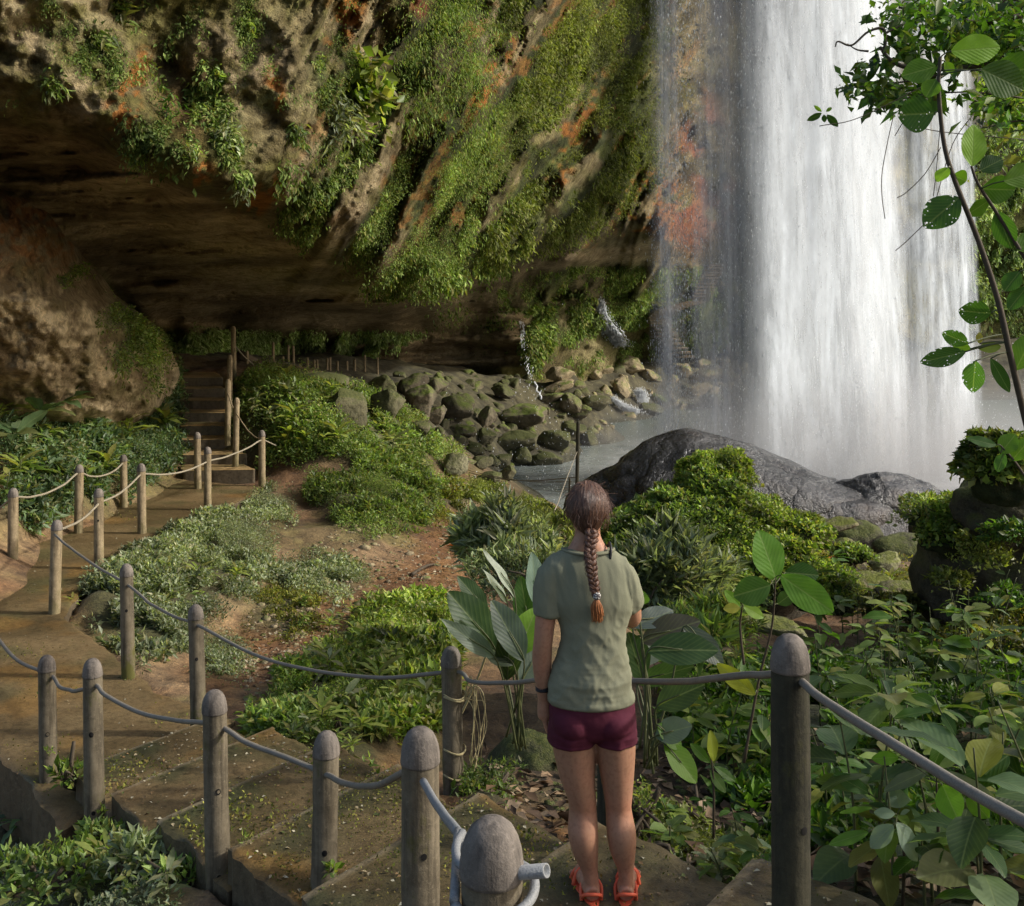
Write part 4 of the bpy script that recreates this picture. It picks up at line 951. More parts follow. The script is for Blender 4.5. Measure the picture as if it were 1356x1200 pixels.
# the long wet rock in front of the fall
V, Fc = rock_mesh((0, 0, 0), (1, 1, 1), 41, sub=6, nz=0)
tx = np.clip((V[:, 0] + 1) / 2, 0, 1)
topo = np.interp(tx, [0, .12, .26, .4, .5, .6, .7, .8, .9, 1], [.35, .8, 1.0, .86, .75, .66, .64, .66, .5, .22])
V2 = V * np.array([4.5, 2.0, 2.15]); V2[:, 2] = np.where(V2[:, 2] > 0, V2[:, 2] * topo, V2[:, 2])
cr_ = ridge(v3(V2[:, 0] * .5, V2[:, 1] * .9, V2[:, 2] * 1.3), 4, 43)
V2 = V2 * (1 + .10 * fbm(V2 * .7, 4, 42)[:, None] + .03 * cr_[:, None] - .16 * np.clip(ridge(V2 * .7 + 3, 4, 44) - .45, 0, 1)[:, None] + .012 * fbm(V2 * 5, 3, 45)[:, None])
o = mesh_np('boulder', V2, Fc, M['wetrock']); o.location = P(1030, 705, 23.); o.rotation_euler = (0, .13, -.12)
tag(o, 'huge long wet grey boulder in front of the waterfall', 'boulder')
rock(1165, 668, 215, 84, 22.4, 'wetrock', 'blocky right-hand block of wet rock with deep cracks', 699, .6, rot=.1, sub=6, nz=.2)
for i, a in enumerate([(1118, 690, 150, 62, 22.0, 'wetrock', 0, 'lower hump of wet rock tucked under the huge grey boulder'), (1135, 715, 70, 44, 20.5, 'darkrock', 0, 'dark round boulder at the right foot of the huge grey boulder'),
       (1250, 705, 90, 56, 20., 'darkrock', 0, 'dark boulder between the huge wet rock and the overgrown one'), (1205, 740, 110, 60, 18.5, 'darkrock', .2, 'low dark rock left of the overgrown boulder'), (1060, 700, 80, 40, 19.5, 'darkrock', 0, 'dark shelf rock behind the stepping stones'),
       (1115, 722, 56, 34, 17.2, 'step', .2, 'mossy capped stone, farthest of the stepping rocks'), (1085, 712, 60, 34, 17.8, 'step', .3, 'mossy slope stone beside the ivy mound'), (1145, 762, 100, 34, 15.5, 'step', .6, 'pale flat slab in the middle of the stepping rocks'),
       (1170, 740, 90, 34, 16.8, 'palemoss', .3, 'bright green mossy slab above the pale flat slab'), (1190, 775, 110, 40, 14.8, 'step', .4, 'mossy slab lowest right of the stepping rocks'), (1215, 812, 120, 30, 13.4, 'step', .6, 'grey flat slab scattered with red leaves'),
       (1255, 845, 140, 30, 12.2, 'palemoss', .3, 'green mossed bank stone in front of the overgrown boulder'), (1020, 820, 130, 46, 10.6, 'palemoss', .1, 'smooth pale green mossy boulder behind the near tall post'), (1105, 690, 60, 40, 18.6, 'step', .2, 'mossy stone with a red leaf beside the ivy mound'),
       (700, 1035, 118, 130, 7.0, 'darkrock', .2, 'dark mossy rock left of the woman behind the cable')]):
    px, py, w, h, d, mt, an, lab = a; fl = mt in ('step', 'palemoss'); rock(px, py + (h * .15 if fl else 0), w, h * (.72 if fl else 1), d, mt, lab, 700 + i, .92 if fl else an, rot=0, sub=5, nz=.22 if fl else .16, tilt=random.uniform(-.12, .12) if fl else 0)
rock(945, 765, 290, 190, 14.9, 'darkrock', 'dark rock hidden beneath the ivy mound', 803, .1, rot=0, sub=5, nz=.18)
# overgrown boulder at the right edge
o = rock(1345, 765, 250, 215, 12.6, 'darkrock', 'big dark overgrown boulder at the right edge of the picture', 801, .1, rot=0, sub=5, nz=.18)
def shrub_on(name, c, r, n, size, pal, lab, cat, seed, core=True, topbias=.3, ratio=.5, wood=True, mat='leaf', lumps=.3, parent=None, up=.35, droop=.1):
    """lumpy dome of leaves with woody stems inside"""
    R = np.random.default_rng(seed); root = parent or empty(name, c)
    if not parent: tag(root, lab, cat)
    c = np.array(c, float); r = np.array(r, float)
    N = nrmz(R.normal(size=(n, 3))); N[:, 2] = np.where(N[:, 2] < -.2, -N[:, 2], N[:, 2]); N[:, 2] += topbias * R.uniform(0, 1, n); N = nrmz(N)
    rad = 1 + lumps * fbm(N * 2.2 + seed, 3, seed) * 1.6
    Pt = c + N * r * (rad * (1 - .28 * R.uniform(0, 1, n) ** 2))[:, None]
    leafcloud('foliage', Pt, N, size, pal, ratio=ratio, out=.6, up=up, droop=droop, spread=.75, clumpf=2.2, mat=mat, parent=root)
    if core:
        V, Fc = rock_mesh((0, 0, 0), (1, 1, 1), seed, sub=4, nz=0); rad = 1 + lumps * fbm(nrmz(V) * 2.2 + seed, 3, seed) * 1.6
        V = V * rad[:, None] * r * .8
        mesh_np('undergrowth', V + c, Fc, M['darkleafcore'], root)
    if wood:
        m = MB()
        for q in range(10):
            a = R.uniform(0, 6.28); e = c + np.array([math.cos(a), math.sin(a), .8]) * r * .85; b = c - np.array([0, 0, r[2] * .4])
            m.tube(smoothpath([b, (b + e) / 2 + R.normal(size=3) * .08, e], 5), np.linspace(.018, .005, 11), 5)
        m.build('stem', M['twig'], root)
    return root
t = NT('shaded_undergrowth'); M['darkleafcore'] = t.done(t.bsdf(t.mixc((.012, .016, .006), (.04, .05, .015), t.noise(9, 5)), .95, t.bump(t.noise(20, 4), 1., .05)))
# ivy mound: three lobes of one climbing plant
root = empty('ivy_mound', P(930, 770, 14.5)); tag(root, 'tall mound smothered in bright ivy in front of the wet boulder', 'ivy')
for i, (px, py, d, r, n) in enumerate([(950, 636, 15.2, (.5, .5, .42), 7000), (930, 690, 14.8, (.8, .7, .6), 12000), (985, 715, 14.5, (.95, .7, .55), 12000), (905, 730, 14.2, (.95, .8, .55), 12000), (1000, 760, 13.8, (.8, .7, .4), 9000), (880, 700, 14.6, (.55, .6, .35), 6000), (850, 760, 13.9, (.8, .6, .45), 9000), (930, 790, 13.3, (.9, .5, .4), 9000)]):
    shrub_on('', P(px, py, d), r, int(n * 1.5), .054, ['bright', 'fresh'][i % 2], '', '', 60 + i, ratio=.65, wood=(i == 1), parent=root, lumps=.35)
for i, (px, py, d, r, n, pal, lab) in enumerate([
    (840, 712, 14.5, (.5, .4, .3), 4500, 'olive', 'small olive shrub between the woman and the ivy mound'),
    (1285, 690, 12.4, (.75, .6, .28), 6500, 'bright', 'yellow-green climber spilling over the top of the overgrown boulder'),
    (1250, 715, 12.2, (.32, .3, .22), 1500, 'bright', 'small leafy tuft on the left shoulder of the overgrown boulder'),
    (1325, 625, 11.0, (.42, .4, .42), 5200, 'bright', 'bright fine-leaved bush on top of the overgrown boulder'),
    (1130, 735, 15.0, (.3, .3, .14), 1500, 'fresh', 'low green tuft beside the stepping rocks'),
    (1095, 790, 13.4, (.45, .4, .28), 4200, 'bright', 'yellow-green bush left of the pale flat slab'),
    (1100, 770, 13.8, (.35, .3, .2), 2400, 'fresh', 'darker green bush behind the yellow-green one'),
    (1350, 850, 10.8, (.8, .5, .25), 6500, 'moss', 'mossy hump of tiny leaves at the right edge under the dark boulder'),
    (1180, 805, 12.8, (.35, .3, .16), 2200, 'moss', 'moss cushion in front of the stepping rocks'),
    ]):
    shrub_on('shrub', P(px, py, d), r, n, .06, pal, lab, 'shrub', 80 + i, ratio=.6)
rock(1335, 672, 150, 100, 11.9, 'darkrock', 'upper dark knob of the overgrown boulder carrying the bright bush', 804, .1, rot=0, sub=5)
for i, (px, py, d, r, n) in enumerate([(1300, 745, 11.4, (.3, .25, .2), 900), (1345, 715, 11.2, (.35, .25, .2), 1400), (1262, 775, 11.6, (.2, .2, .15), 500), (1330, 800, 11.0, (.3, .2, .14), 700)]):
    shrub_on('hanging_creeper', P(px, py, d), r, n, .06, 'deep' if i % 2 else 'olive', ['dark creeper on the flank of the overgrown boulder', 'green creeper at the right edge on the overgrown boulder', 'sparse creeper low on the left of the overgrown boulder', 'creeper near the foot of the overgrown boulder'][i], 'creeper', 95 + i, core=False, wood=False, lumps=.7)
# mossy humps on the bank
for i, (px, py, d, r) in enumerate([(425, 512, 25, (.7, .5, .3)), (380, 502, 25.5, (.6, .4, .25))]):
    rock(px, py, r[0] * 2 * F / d, r[2] * 2 * F / d, d, 'mossrock', ['dark mossy stone at the crest of the green mound', 'dark earth-covered stone beside the top of the far stairs'][i], 820 + i)
# fallen trunk under the overhang
m = MB(); m.tube(smoothpath([P(318, 470, 27), P(345, 482, 28), P(385, 494, 29.5), P(420, 503, 31)], 5), .13, 8); tag(m.build('fallen_log', M['twig']), 'dark fallen log sloping down behind the far stairs', 'log')
# far steps climbing the wall behind the veil
M['farstep'] = rock_mat('far_step', (.2, .15, .09), (.32, .25, .15), .1, scale=1)
m = MB(); pth = [(905, 472), (880, 440), (872, 418), (900, 405), (925, 396), (935, 372), (948, 352)]
pp = smoothpath([(a, b, 0) for a, b in pth], 6)
def boxv(c, s):
    V = np.array([[x, y, z] for x in (-1, 1) for y in (-1, 1) for z in (-1, 1)]) * np.array(s) / 2 + np.array(c)
    return V, [(0, 1, 3, 2), (4, 6, 7, 5), (0, 4, 5, 1), (2, 3, 7, 6), (0, 2, 6, 4), (1, 5, 7, 3)]
for a, b, _ in pp[::1]:
    d = float(CV[int(np.argmin(abs(py1 - b))), int(np.argmin(abs(px1 - a)))][1]) - .9
    m.add(*boxv(P(a, b, d), (1., 1.4, .1)))
tag(m.build('rock_steps', M['farstep'], smooth=False), 'narrow brown steps zigzagging up the wall behind the thin water veil', 'steps')

# ------------------------------------------------------------------ railing posts and cables
def post_mat(name, c1, c2, moss):
    t = NT(name); ob = t.coord('Object'); z = t.n('ShaderNodeSeparateXYZ', i_0=ob).outputs[2]
    n1 = t.noise(9, 6, .7); n2 = t.noise(55, 5, .75); st = t.noise(1., 4, .6, t.mapping(ob, (30, 30, 2.2)))
    c = t.mixc(c1, c2, t.ramp(n1, (.35, 0.), (.65, 1.)))
    c = t.mixc(c, (c1[0] * .4, c1[1] * .4, c1[2] * .4), t.ramp(st, (.32, .8), (.52, 0.)))
    c = t.mixc(c, (min(1, c2[0] * 1.4), min(1, c2[1] * 1.4), min(1, c2[2] * 1.4)), t.ramp(n2, (.55, 0.), (.72, .6)))
    low = t.ramp(z, (.0, 1.), (.55, 0.))
    mm = t.math('MULTIPLY', t.ramp(t.math('ADD', t.noise(5, 5, .7, t.mapping(ob, (1, 1, .5))), t.math('MULTIPLY', low, .18)), (.56, 0.), (.68, 1.)), moss)
    c = t.mixc(c, (.09, .085, .02), mm)
    c = t.mixc(c, (.4, .22, .03), t.math('MULTIPLY', t.ramp(t.noise(4.2, 3, .6), (.64, 0.), (.72, .8)), t.math('MULTIPLY', low, moss)))
    h = t.math('ADD', t.math('MULTIPLY', n1, .6), t.math('ADD', t.math('MULTIPLY', n2, .3), t.math('MULTIPLY', st, .4)))
    return t.done(t.bsdf(c, .82, t.bump(h, .9, .009), .3))
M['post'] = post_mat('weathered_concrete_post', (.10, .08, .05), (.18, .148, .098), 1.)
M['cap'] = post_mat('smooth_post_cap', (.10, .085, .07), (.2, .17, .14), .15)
M['postdark'] = post_mat('shaded_mossy_post', (.025, .024, .014), (.05, .045, .026), .5)  # post material darkened, shade on the tall post painted into its colour
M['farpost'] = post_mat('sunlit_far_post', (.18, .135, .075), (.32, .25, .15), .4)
t = NT('hole'); M['hole'] = t.done(t.bsdf((.006, .005, .004), 1.))
def rope_mat(name, a, b):
    t = NT(name); n = t.noise(14, 4, .7); f = t.noise(220, 2, .5)
    return t.done(t.bsdf(t.mixc(t.mixc(a, b, n), (.04, .035, .03), t.ramp(f, (.35, .25), (.5, 0.))), .6, t.bump(f, .6, .002), .4))
M['cable'] = rope_mat('weathered_cable', (.13, .115, .09), (.24, .215, .175)); M['palecable'] = rope_mat('pale_cable', (.2, .17, .12), (.32, .28, .2))
M['steel'] = rope_mat('galvanised_steel', (.16, .165, .165), (.28, .285, .28)); M['darkcable'] = rope_mat('dark_cable', (.07, .055, .035), (.14, .11, .07))
def post(name, base, h, r, lab, group=None, mat='post', capmat='cap', holes=(), seg=28, lean=(0, 0), capr=1.0, cat='post'):
    base = np.array(base, float); root = empty(name, base); tag(root, lab, cat, group); d_near = base[1] < 4
    lk = .25 if d_near else 1.; lean = (lean[0] + lk * random.uniform(-.022, .022), lean[1] + lk * random.uniform(-.02, .02)); ph = random.uniform(0, 100); capz = h - r * 1.9
    def ring(z, rad):
        a = np.linspace(0, 2 * np.pi, seg, endpoint=False)
        q = v3(np.cos(a) * rad, np.sin(a) * rad, np.full(seg, z))
        k = 1 + .06 * fbm(q * np.array([9, 9, 4.]) + ph, 4, 7) + .02 * fbm(q * np.array([40, 40, 12.]) + ph, 2, 8); q[:, :2] *= k[:, None]
        q[:, 0] += lean[0] * z; q[:, 1] += lean[1] * z
        return q
    zs = np.concatenate([[-.25, 0], np.linspace(.03, capz, 30)]); V = np.vstack([ring(z, r * (1 + .04 * (1 - z / h))) for z in zs])
    n = len(zs); Fc = [(k * seg + j, k * seg + (j + 1) % seg, (k + 1) * seg + (j + 1) % seg, (k + 1) * seg + j) for k in range(n - 1) for j in range(seg)]
    m = MB(); m.add(V, Fc)
    o = m.build('shaft', M[mat]); o.parent = root
    prof = [(1.0, -.02), (1.05 * capr, 0), (1.06 * capr, .12), (1.03, .5), (.97, .9), (.86, 1.25), (.68, 1.58), (.42, 1.8), (.18, 1.88), (.02, 1.9)]
    V = np.vstack([ring(capz + z * r, r * k) for k, z in prof]); n = len(prof)
    Fc = [(k * seg + j, k * seg + (j + 1) % seg, (k + 1) * seg + (j + 1) % seg, (k + 1) * seg + j) for k in range(n - 1) for j in range(seg)] + [tuple((n - 1) * seg + j for j in range(seg))]
    m = MB(); m.add(V, Fc); o = m.build('cap', M[capmat]); o.parent = root
    for z, az, s in holes:       # bolt holes: dark discs set on the shaft, their inner shade painted
        m = MB(); a = np.linspace(0, 2 * np.pi, 10, endpoint=False)
        pt = []
        for q in a:
            aa = az + math.cos(q) * s / r; zz = z + math.sin(q) * s * 1.2
            pt.append([math.cos(aa) * r * 1.045 + lean[0] * zz, math.sin(aa) * r * 1.045 + lean[1] * zz, zz])
        pt = np.array(pt); cen = np.array([[math.cos(az) * r * 1.06, math.sin(az) * r * 1.06, z]])
        m.add(np.vstack([pt, cen]), [(i, (i + 1) % 10, 10) for i in range(10)]); o = m.build('hole', M['hole']); o.parent = root
    return root
def rope(name, pts, rad, mat, lab, cat='rope', wob=.006, n=10, parent=None):
    q = smoothpath(pts, n); L = np.linspace(0, len(q) * .15, len(q)); q = q + wob * np.stack([fbm(v3(L, 0 * L, a), 2, 3) for a in (1., 2., 3.)], -1)
    m = MB(); m.tube(q, rad, 8); o = m.build(name, M[mat], parent)
    return tag(o, lab, cat) if lab else o
def sag(a, b, s, n=5):
    a = np.array(a); b = np.array(b); return [a + (b - a) * t - np.array([0, 0, 4 * s * t * (1 - t)]) for t in np.linspace(0, 1, n)]
G2 = 'posts of the path railing'
HB = -1.6   # azimuth of a hole that faces the stairs' upper end
# (px of axis, depth, base z, height, radius, label, holes)
NP = [
 ('near_a', 65, 7.3, -.28, 1.15, .057, 'slim grey post at far left, lower of the two standing close together', [(.62, -1.2, .013), (.2, -1.3, .012)]),
 ('near_b', 126, 6.4, -.02, 1.16, .057, 'grey post with orange moss stripe, right one of the two standing close together', [(.72, -1.4, .014), (.25, -1.3, .012)]),
 ('near_c', 290, 5.2, .2, 1.2, .058, 'grey post with a yellow mossy streak low on its right side', [(.72, -1.15, .013), (.3, -1.2, .012)]),
 ('near_d', 427, 4.75, .3, 1.07, .057, 'grey post with a small weed growing from its lower hole', [(.55, -1.4, .012), (.3, -1.1, .01)]),
 ('near_e', 558, 3.2, .75, 1.265, .057, 'thick near post with a vertical split down its right side', [(.9, -1.3, .009)]),
 ('near_f', 655, 1.95, 1.15, 1.2, .057, 'nearest post with steel loop and pipe stub through its top', []),
]
posts = {}
for nm, px, d, z, h, r, lab, hl in NP:
    posts[nm] = post('railing_post', ((px - CX) / F * d, d, z), h, r, lab, G2, holes=hl)
FPs = [
 ('r1', 72, 11.2, 0, .99, .057, 'post where the cable turns, first on the right edge of the landing'), ('r2', 131, 13.1, 0, .99, .057, 'sunlit post just behind the corner post of the landing'),
 ('r3', 188, 15.1, 0, 1.0, .06, 'post standing alone in the middle of the path bend edge'), ('r4', 275, 16.8, 0, 1.0, .057, 'post at the path edge just left of the first far step'),
 ('r5', 347, 19.0, .0, 1.0, .06, 'post at the right corner of the first far step'),
 ('m1', 170, 9.3, 0, 1.0, .057, 'post rising from the pale bushes, second on the landing edge'), ('m2', 263, 8.05, 0, 1.0, .057, 'post at the foot of the near stairs on the right-hand edge'),
 ('l1', 17, 13.2, 0, .98, .06, 'leftmost post, in front of the blue-green slope'), ('l2', 104, 15.1, 0, .98, .06, 'second post before the blue-green slope'),
 ('l3', 164, 17.0, 0, .85, .057, 'third post before the blue-green slope, thinner and shorter'), ('l4', 262, 18.7, 0, 1.0, .06, 'post at the left corner below the far stairs')]
for nm, px, d, z, h, r, lab in FPs:
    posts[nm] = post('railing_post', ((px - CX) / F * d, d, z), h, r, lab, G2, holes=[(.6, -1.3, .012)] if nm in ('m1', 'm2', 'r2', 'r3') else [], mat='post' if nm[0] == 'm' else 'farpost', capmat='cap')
posts['w'] = post('railing_post', (-.34, 6.25, .18), 1.08, .06, 'post wrapped with thin raffia strings left of the woman', G2)
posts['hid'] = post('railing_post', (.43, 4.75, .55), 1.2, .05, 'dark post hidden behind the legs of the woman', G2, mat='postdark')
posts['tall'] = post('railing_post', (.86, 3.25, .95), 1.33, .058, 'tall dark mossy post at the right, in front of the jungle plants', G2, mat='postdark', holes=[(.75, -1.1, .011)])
for px, d, z, h, lab in [(312, 19.9, .35, 1.15, 'nearest post on the right side of the far stairs'), (301.5, 20.6, .75, 1.05, 'second post on the right side of the far stairs'), (304, 22.2, 1.1, 1.1, 'third post on the right side of the far stairs'),
                         (310, 24.3, 1.6, 1.15, 'last post at the top right of the far stairs')]:
    post('railing_post', ((px - CX) / F * d, d, z), h, .055, lab, G2, mat='farpost', capmat='farpost')
GF = 'thin far railing posts under the overhang'
for px, y0, y1 in [(327, 467, 485), (361.6, 455, 484), (375, 474, 486), (381.7, 459, 492), (388.8, 460, 494), (407.7, 475, 502), (416.4, 478, 505), (420, 478, 505), (433, 476, 504), (437, 475, 504), (447, 480, 504), (459.6, 480, 505), (470, 477, 505), (483, 472, 505), (500, 475, 501)]:
    d = float(np.interp(px, [327, 360, 390, 420, 500], [27, 29, 31, 33, 36])); h = (y1 - y0) / F * d
    b = P(px, y1, d); post('railing_post', b, h + .05, .04, 'thin brown railing post in the gloom under the overhang', GF, mat='farpost', capmat='farpost', seg=10)
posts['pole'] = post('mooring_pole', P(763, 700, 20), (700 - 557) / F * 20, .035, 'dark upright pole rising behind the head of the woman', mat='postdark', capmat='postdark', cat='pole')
post('mooring_pole', P(753, 700, 20.5), (700 - 633) / F * 20.5, .02, 'short thin stake beside the dark upright pole', mat='postdark', capmat='postdark', cat='pole')
# cables
def at(px, py, d): return P(px, py, d)
rope('cable', [at(365, 590, 20.)] + [at(347, 583, 19.0)] + sag(at(347, 583, 19), at(275, 611, 16.8), .05)[1:-1] + [at(275, 611, 16.8)] + sag(at(275, 611, 16.8), at(188, 626, 15.1), .1)[1:-1] + [at(188, 628, 15.1)] + sag(at(188, 628, 15.1), at(131, 667, 13.1), .05)[1:-1] + [at(131, 667, 13.1)] + sag(at(131, 667, 13.1), at(74, 702, 11.2), .06)[1:], .014, 'palecable', 'pale cable sagging between the posts of the path bend, up to the far steps')
rope('cable', [at(72, 708, 11.1)] + sag(at(72, 708, 11.1), at(170, 775, 9.25), .03)[1:] + sag(at(170, 775, 9.25), at(263, 828, 8.0), .05)[1:] + sag(at(263, 830, 8.0), at(602, 890, 6.25), .16)[1:] +
     [at(625, 903, 6.1), at(680, 903, 5.8), at(740, 897, 5.3), at(800, 899, 4.75), at(850, 902, 4.4), at(900, 902, 4.1), at(960, 897, 3.8), at(1010, 893, 3.5), at(1053, 897, 3.25)] + [at(1085, 922, 3.05), at(1200, 995, 2.5), at(1356, 1088, 2.05), at(1560, 1180, 1.7)], .0125, 'cable', 'long dark cable running from the landing corner past the woman to the right edge')
rope('cable', [at(-60, 700, 13.4), at(-10, 679, 13.3), at(17, 660, 13.2)] + sag(at(17, 660, 13.2), at(104, 627, 15.1), .1)[1:] + sag(at(104, 627, 15.1), at(164, 613, 17), .12)[1:], .014, 'palecable', 'pale cable along the three posts before the blue-green slope')
rope('cable', [at(-60, 760, 7.9), at(-20, 820, 7.7), at(20, 872, 7.5), at(65, 893, 7.3)] + sag(at(65, 900, 7.3), at(126, 908, 6.4), .05)[1:] + [at(140, 920, 6.25), at(180, 941, 6.0), at(235, 955, 5.6), at(290, 961, 5.2), at(330, 985, 5.05), at(380, 1004, 4.9), at(427, 1022, 4.75), at(455, 1036, 4.4), at(490, 1042, 4.), at(525, 1028, 3.5), at(558, 1010, 3.2)], .0125, 'cable', 'grey cable linking the near left-hand posts of the stairs')
# twisted steel end: taut strand, eye loop round the nearest post, pipe stub
rt = empty('cable_loop', at(655, 1150, 1.95)); tag(rt, 'steel cable end looped around the nearest post', 'cable loop')
b = np.array([(655 - CX) / F * 1.95, 1.95, 0])
rope('strand', [at(560, 1035, 3.12), at(585, 1075, 2.7), at(608, 1104, 2.3)], .0115, 'steel', None, parent=rt, wob=.002)
loop = [b + np.array([math.cos(a) * .074, math.sin(a) * .074, 2.215 + .018 * math.sin(a + .6)]) for a in np.linspace(2.6, 2.6 + 6.1, 26)]
rope('loop', [at(606, 1100, 2.3)] + loop[2:-1] + [at(609, 1108, 2.28)], .0095, 'steel', None, parent=rt, wob=.001, n=3)
rope('eye', [at(612, 1103, 2.2), at(604, 1120, 2.1), at(606, 1140, 2.04), at(618, 1150, 2.0)], .009, 'steel', None, parent=rt, wob=.001)
m = MB(); x0 = b[0]; pz = P(700, 1155, 1.93)[2]
a = np.linspace(0, 2 * np.pi, 20, endpoint=False)
def tube_open(p0, p1, ro, ri):
    ax = nrmz((p1 - p0)[None])[0]; u = nrmz(np.cross(ax, [0, 0, 1.])[None])[0]; v = np.cross(ax, u)
    ring = lambda c, r: np.array([c + r * (u * math.cos(q) + v * math.sin(q)) for q in a])
    V = np.vstack([ring(p0, ro), ring(p1, ro), ring(p1, ri), ring(p1 - ax * .05, ri)]); n = 20
    Fc = [(k * n + j, k * n + (j + 1) % n, (k + 1) * n + (j + 1) % n, (k + 1) * n + j) for k in range(3) for j in range(n)] + [tuple(3 * n + j for j in range(n))]
    return V, Fc
V, Fc = tube_open(P(660, 1158, 1.95), P(724, 1153, 1.9), .0125, .0095); m.add(V, Fc); tag(m.build('pipe_stub', M['steel']), 'short steel pipe stub sticking out of the right side of the nearest post', 'pipe')
# far stair cables, raffia, wires to the pole
rope('cable', sag(at(311, 458, 24.3), at(372, 488, 29.5), .25), .014, 'palecable', 'pale cable dropping right from the top post of the far stairs')
rope('cable', sag(at(311, 462, 24.3), at(304, 492, 22.2), .1)[:-1] + sag(at(304, 495, 22.2), at(302, 515, 20.6), .06)[:-1] + sag(at(302, 520, 20.6), at(312, 545, 19.9), .05)[:-1] + sag(at(312, 545, 19.9), at(347, 583, 19), .1), .012, 'farpost', 'tan cable threading down the posts of the far stairs')
rope('thin_rope', [at(764, 598, 20), at(755, 622, 17), at(745, 648, 14), at(738, 668, 12), at(728, 690, 10.5)], .007, 'palecable', 'thin pale rope tied to the dark pole and slanting towards the viewer', n=5)
rope('wire', sag(at(763, 632, 20), at(560, 600, 27), .3), .009, 'darkcable', 'upper dark wire strung left from the pole over the boulders', n=5)
rope('wire', sag(at(757, 638, 20.5), at(590, 612, 25), .15), .007, 'darkcable', 'lower dark wire strung left from the short stake', n=5)
wb = np.array([-.34, 6.25, .18])
rf = empty('raffia_ties', wb + [0, 0, .8]); tag(rf, 'straw-coloured raffia strings tied round the post left of the woman', 'raffia')
M['raffia'] = rope_mat('raffia', (.35, .28, .13), (.5, .42, .22))
for zz in (.80, .785, .79, .48, .475, .33, .325):
    m = MB(); m.tube(np.array([wb + [math.cos(q) * .0655, math.sin(q) * .0655, zz + .01 * math.sin(q * 2 + zz * 40)] for q in np.linspace(0, 2 * np.pi, 28, endpoint=False)]), .004, 5, closed=True); m.build('band', M['raffia'], rf)
for k in range(9):
    s = wb + [.06, -.02, .79]; m = MB(); m.tube(smoothpath([s, s + [random.uniform(.02, .08), random.uniform(-.03, .03), random.uniform(-.05, .12)], s + [random.uniform(.03, .14), random.uniform(-.05, .05), random.uniform(-.35, .0)], s + [random.uniform(.02, .12), random.uniform(-.05, .05), random.uniform(-.5, -.2)]], 5), .0028, 4); m.build('strand', M['raffia'], rf)
m = MB(); m.tube(smoothpath([P(604, 960, 6.5), P(632, 900, 6.45), P(655, 835, 6.35)], 4), .008, 5); tag(m.build('cane', M['raffia']), 'pale dry cane leaning behind the wrapped post', 'cane')
# pole shadows etc. come from the sun

# ------------------------------------------------------------------ the woman
WD = 4.04; WS = F / WD
def wz(py): return (1195 - py) / WS
def wx(px): return (px - 785) / WS
WO = np.array([(785 - CX) / F * WD, WD, CZ - (1195 - HY) / WS])
def loft(rings, seg=28):
    """rings: (cx, cy, cz, rx, ry[, tiltx]) stacked; closed ends"""
    a = np.linspace(0, 2 * np.pi, seg, endpoint=False); V = []
    for r in rings:
        cx, cy, cz, ra, rb = r[:5]; V.append(np.stack([cx + ra * np.cos(a), cy + rb * np.sin(a), np.full(seg, cz)], -1))
    n = len(V); V = np.vstack(V)
    Fc = [(k * seg + j, k * seg + (j + 1) % seg, (k + 1) * seg + (j + 1) % seg, (k + 1) * seg + j) for k in range(n - 1) for j in range(seg)]
    Fc += [tuple(range(seg))[::-1], tuple((n - 1) * seg + j for j in range(seg))]
    return V, Fc
def smooth_rings(rings, n=6):
    r = np.array([x[:5] for x in rings], float); return smoothpath_nd(r, n)
def smoothpath_nd(pts, n):
    p = np.vstack([2 * pts[0] - pts[1], pts, 2 * pts[-1] - pts[-2]]); out = []
    for i in range(1, len(p) - 2):
        for t in np.linspace(0, 1, n, endpoint=False):
            a, b, c, d = p[i - 1], p[i], p[i + 1], p[i + 2]
            out.append(.5 * ((2 * b) + (c - a) * t + (2 * a - 5 * b + 4 * c - d) * t * t + (3 * b - a - 3 * c + d) * t ** 3))
    out.append(pts[-1]); return np.array(out)
def limb(pts, rad, n=6, seg=18):
    q = smoothpath_nd(np.hstack([np.array(pts, float), np.array(rad, float)[:, None]]), n)
    return tube_arrays(q[:, :3], np.maximum(q[:, 3], .002), seg)
def ellipsoid(c, r, sub=4):
    bm = bmesh.new(); bmesh.ops.create_icosphere(bm, subdivisions=sub, radius=1.)
    V = np.array([v.co[:] for v in bm.verts]) * np.array(r) + np.array(c); Fc = [[v.index for v in f.verts] for f in bm.faces]; bm.free(); return V, Fc
def solid(parts, voxel, it=4, fac=.5):
    m = MB()
    for V, Fc in parts: m.add(V, Fc)
    o = m.build('tmp', None, smooth=True)
    md = o.modifiers.new('r', 'REMESH'); md.mode = 'VOXEL'; md.voxel_size = voxel; md.use_smooth_shade = True
    ms = o.modifiers.new('s', 'SMOOTH'); ms.iterations = it; ms.factor = fac
    dg = bpy.context.evaluated_depsgraph_get(); me = bpy.data.meshes.new_from_object(o.evaluated_get(dg))
    bpy.data.objects.remove(o); return me
def mesh_co(me):
    c = np.empty(len(me.vertices) * 3, np.float32); me.vertices.foreach_get('co', c); n = np.empty_like(c); me.vertices.foreach_get('normal', n)
    return c.reshape(-1, 3).astype(float), n.reshape(-1, 3).astype(float)
def set_co(me, V): me.vertices.foreach_set('co', V.astype(np.float32).ravel()); me.update()
def vcol(me, C):
    a = me.color_attributes.new('Col', 'FLOAT_COLOR', 'POINT'); a.data.foreach_set('color', np.hstack([C, np.ones((len(C), 1))]).astype(np.float32).ravel())
woman = empty('person', WO); tag(woman, 'woman seen from behind in olive T-shirt and maroon shorts facing the waterfall', 'person')
def wlink(name, me, mat, parent=None):
    for p in me.polygons: p.use_smooth = True
    o = bpy.data.objects.new(name, me); col.objects.link(o); me.materials.clear(); me.materials.append(mat); o.parent = parent or woman; return o
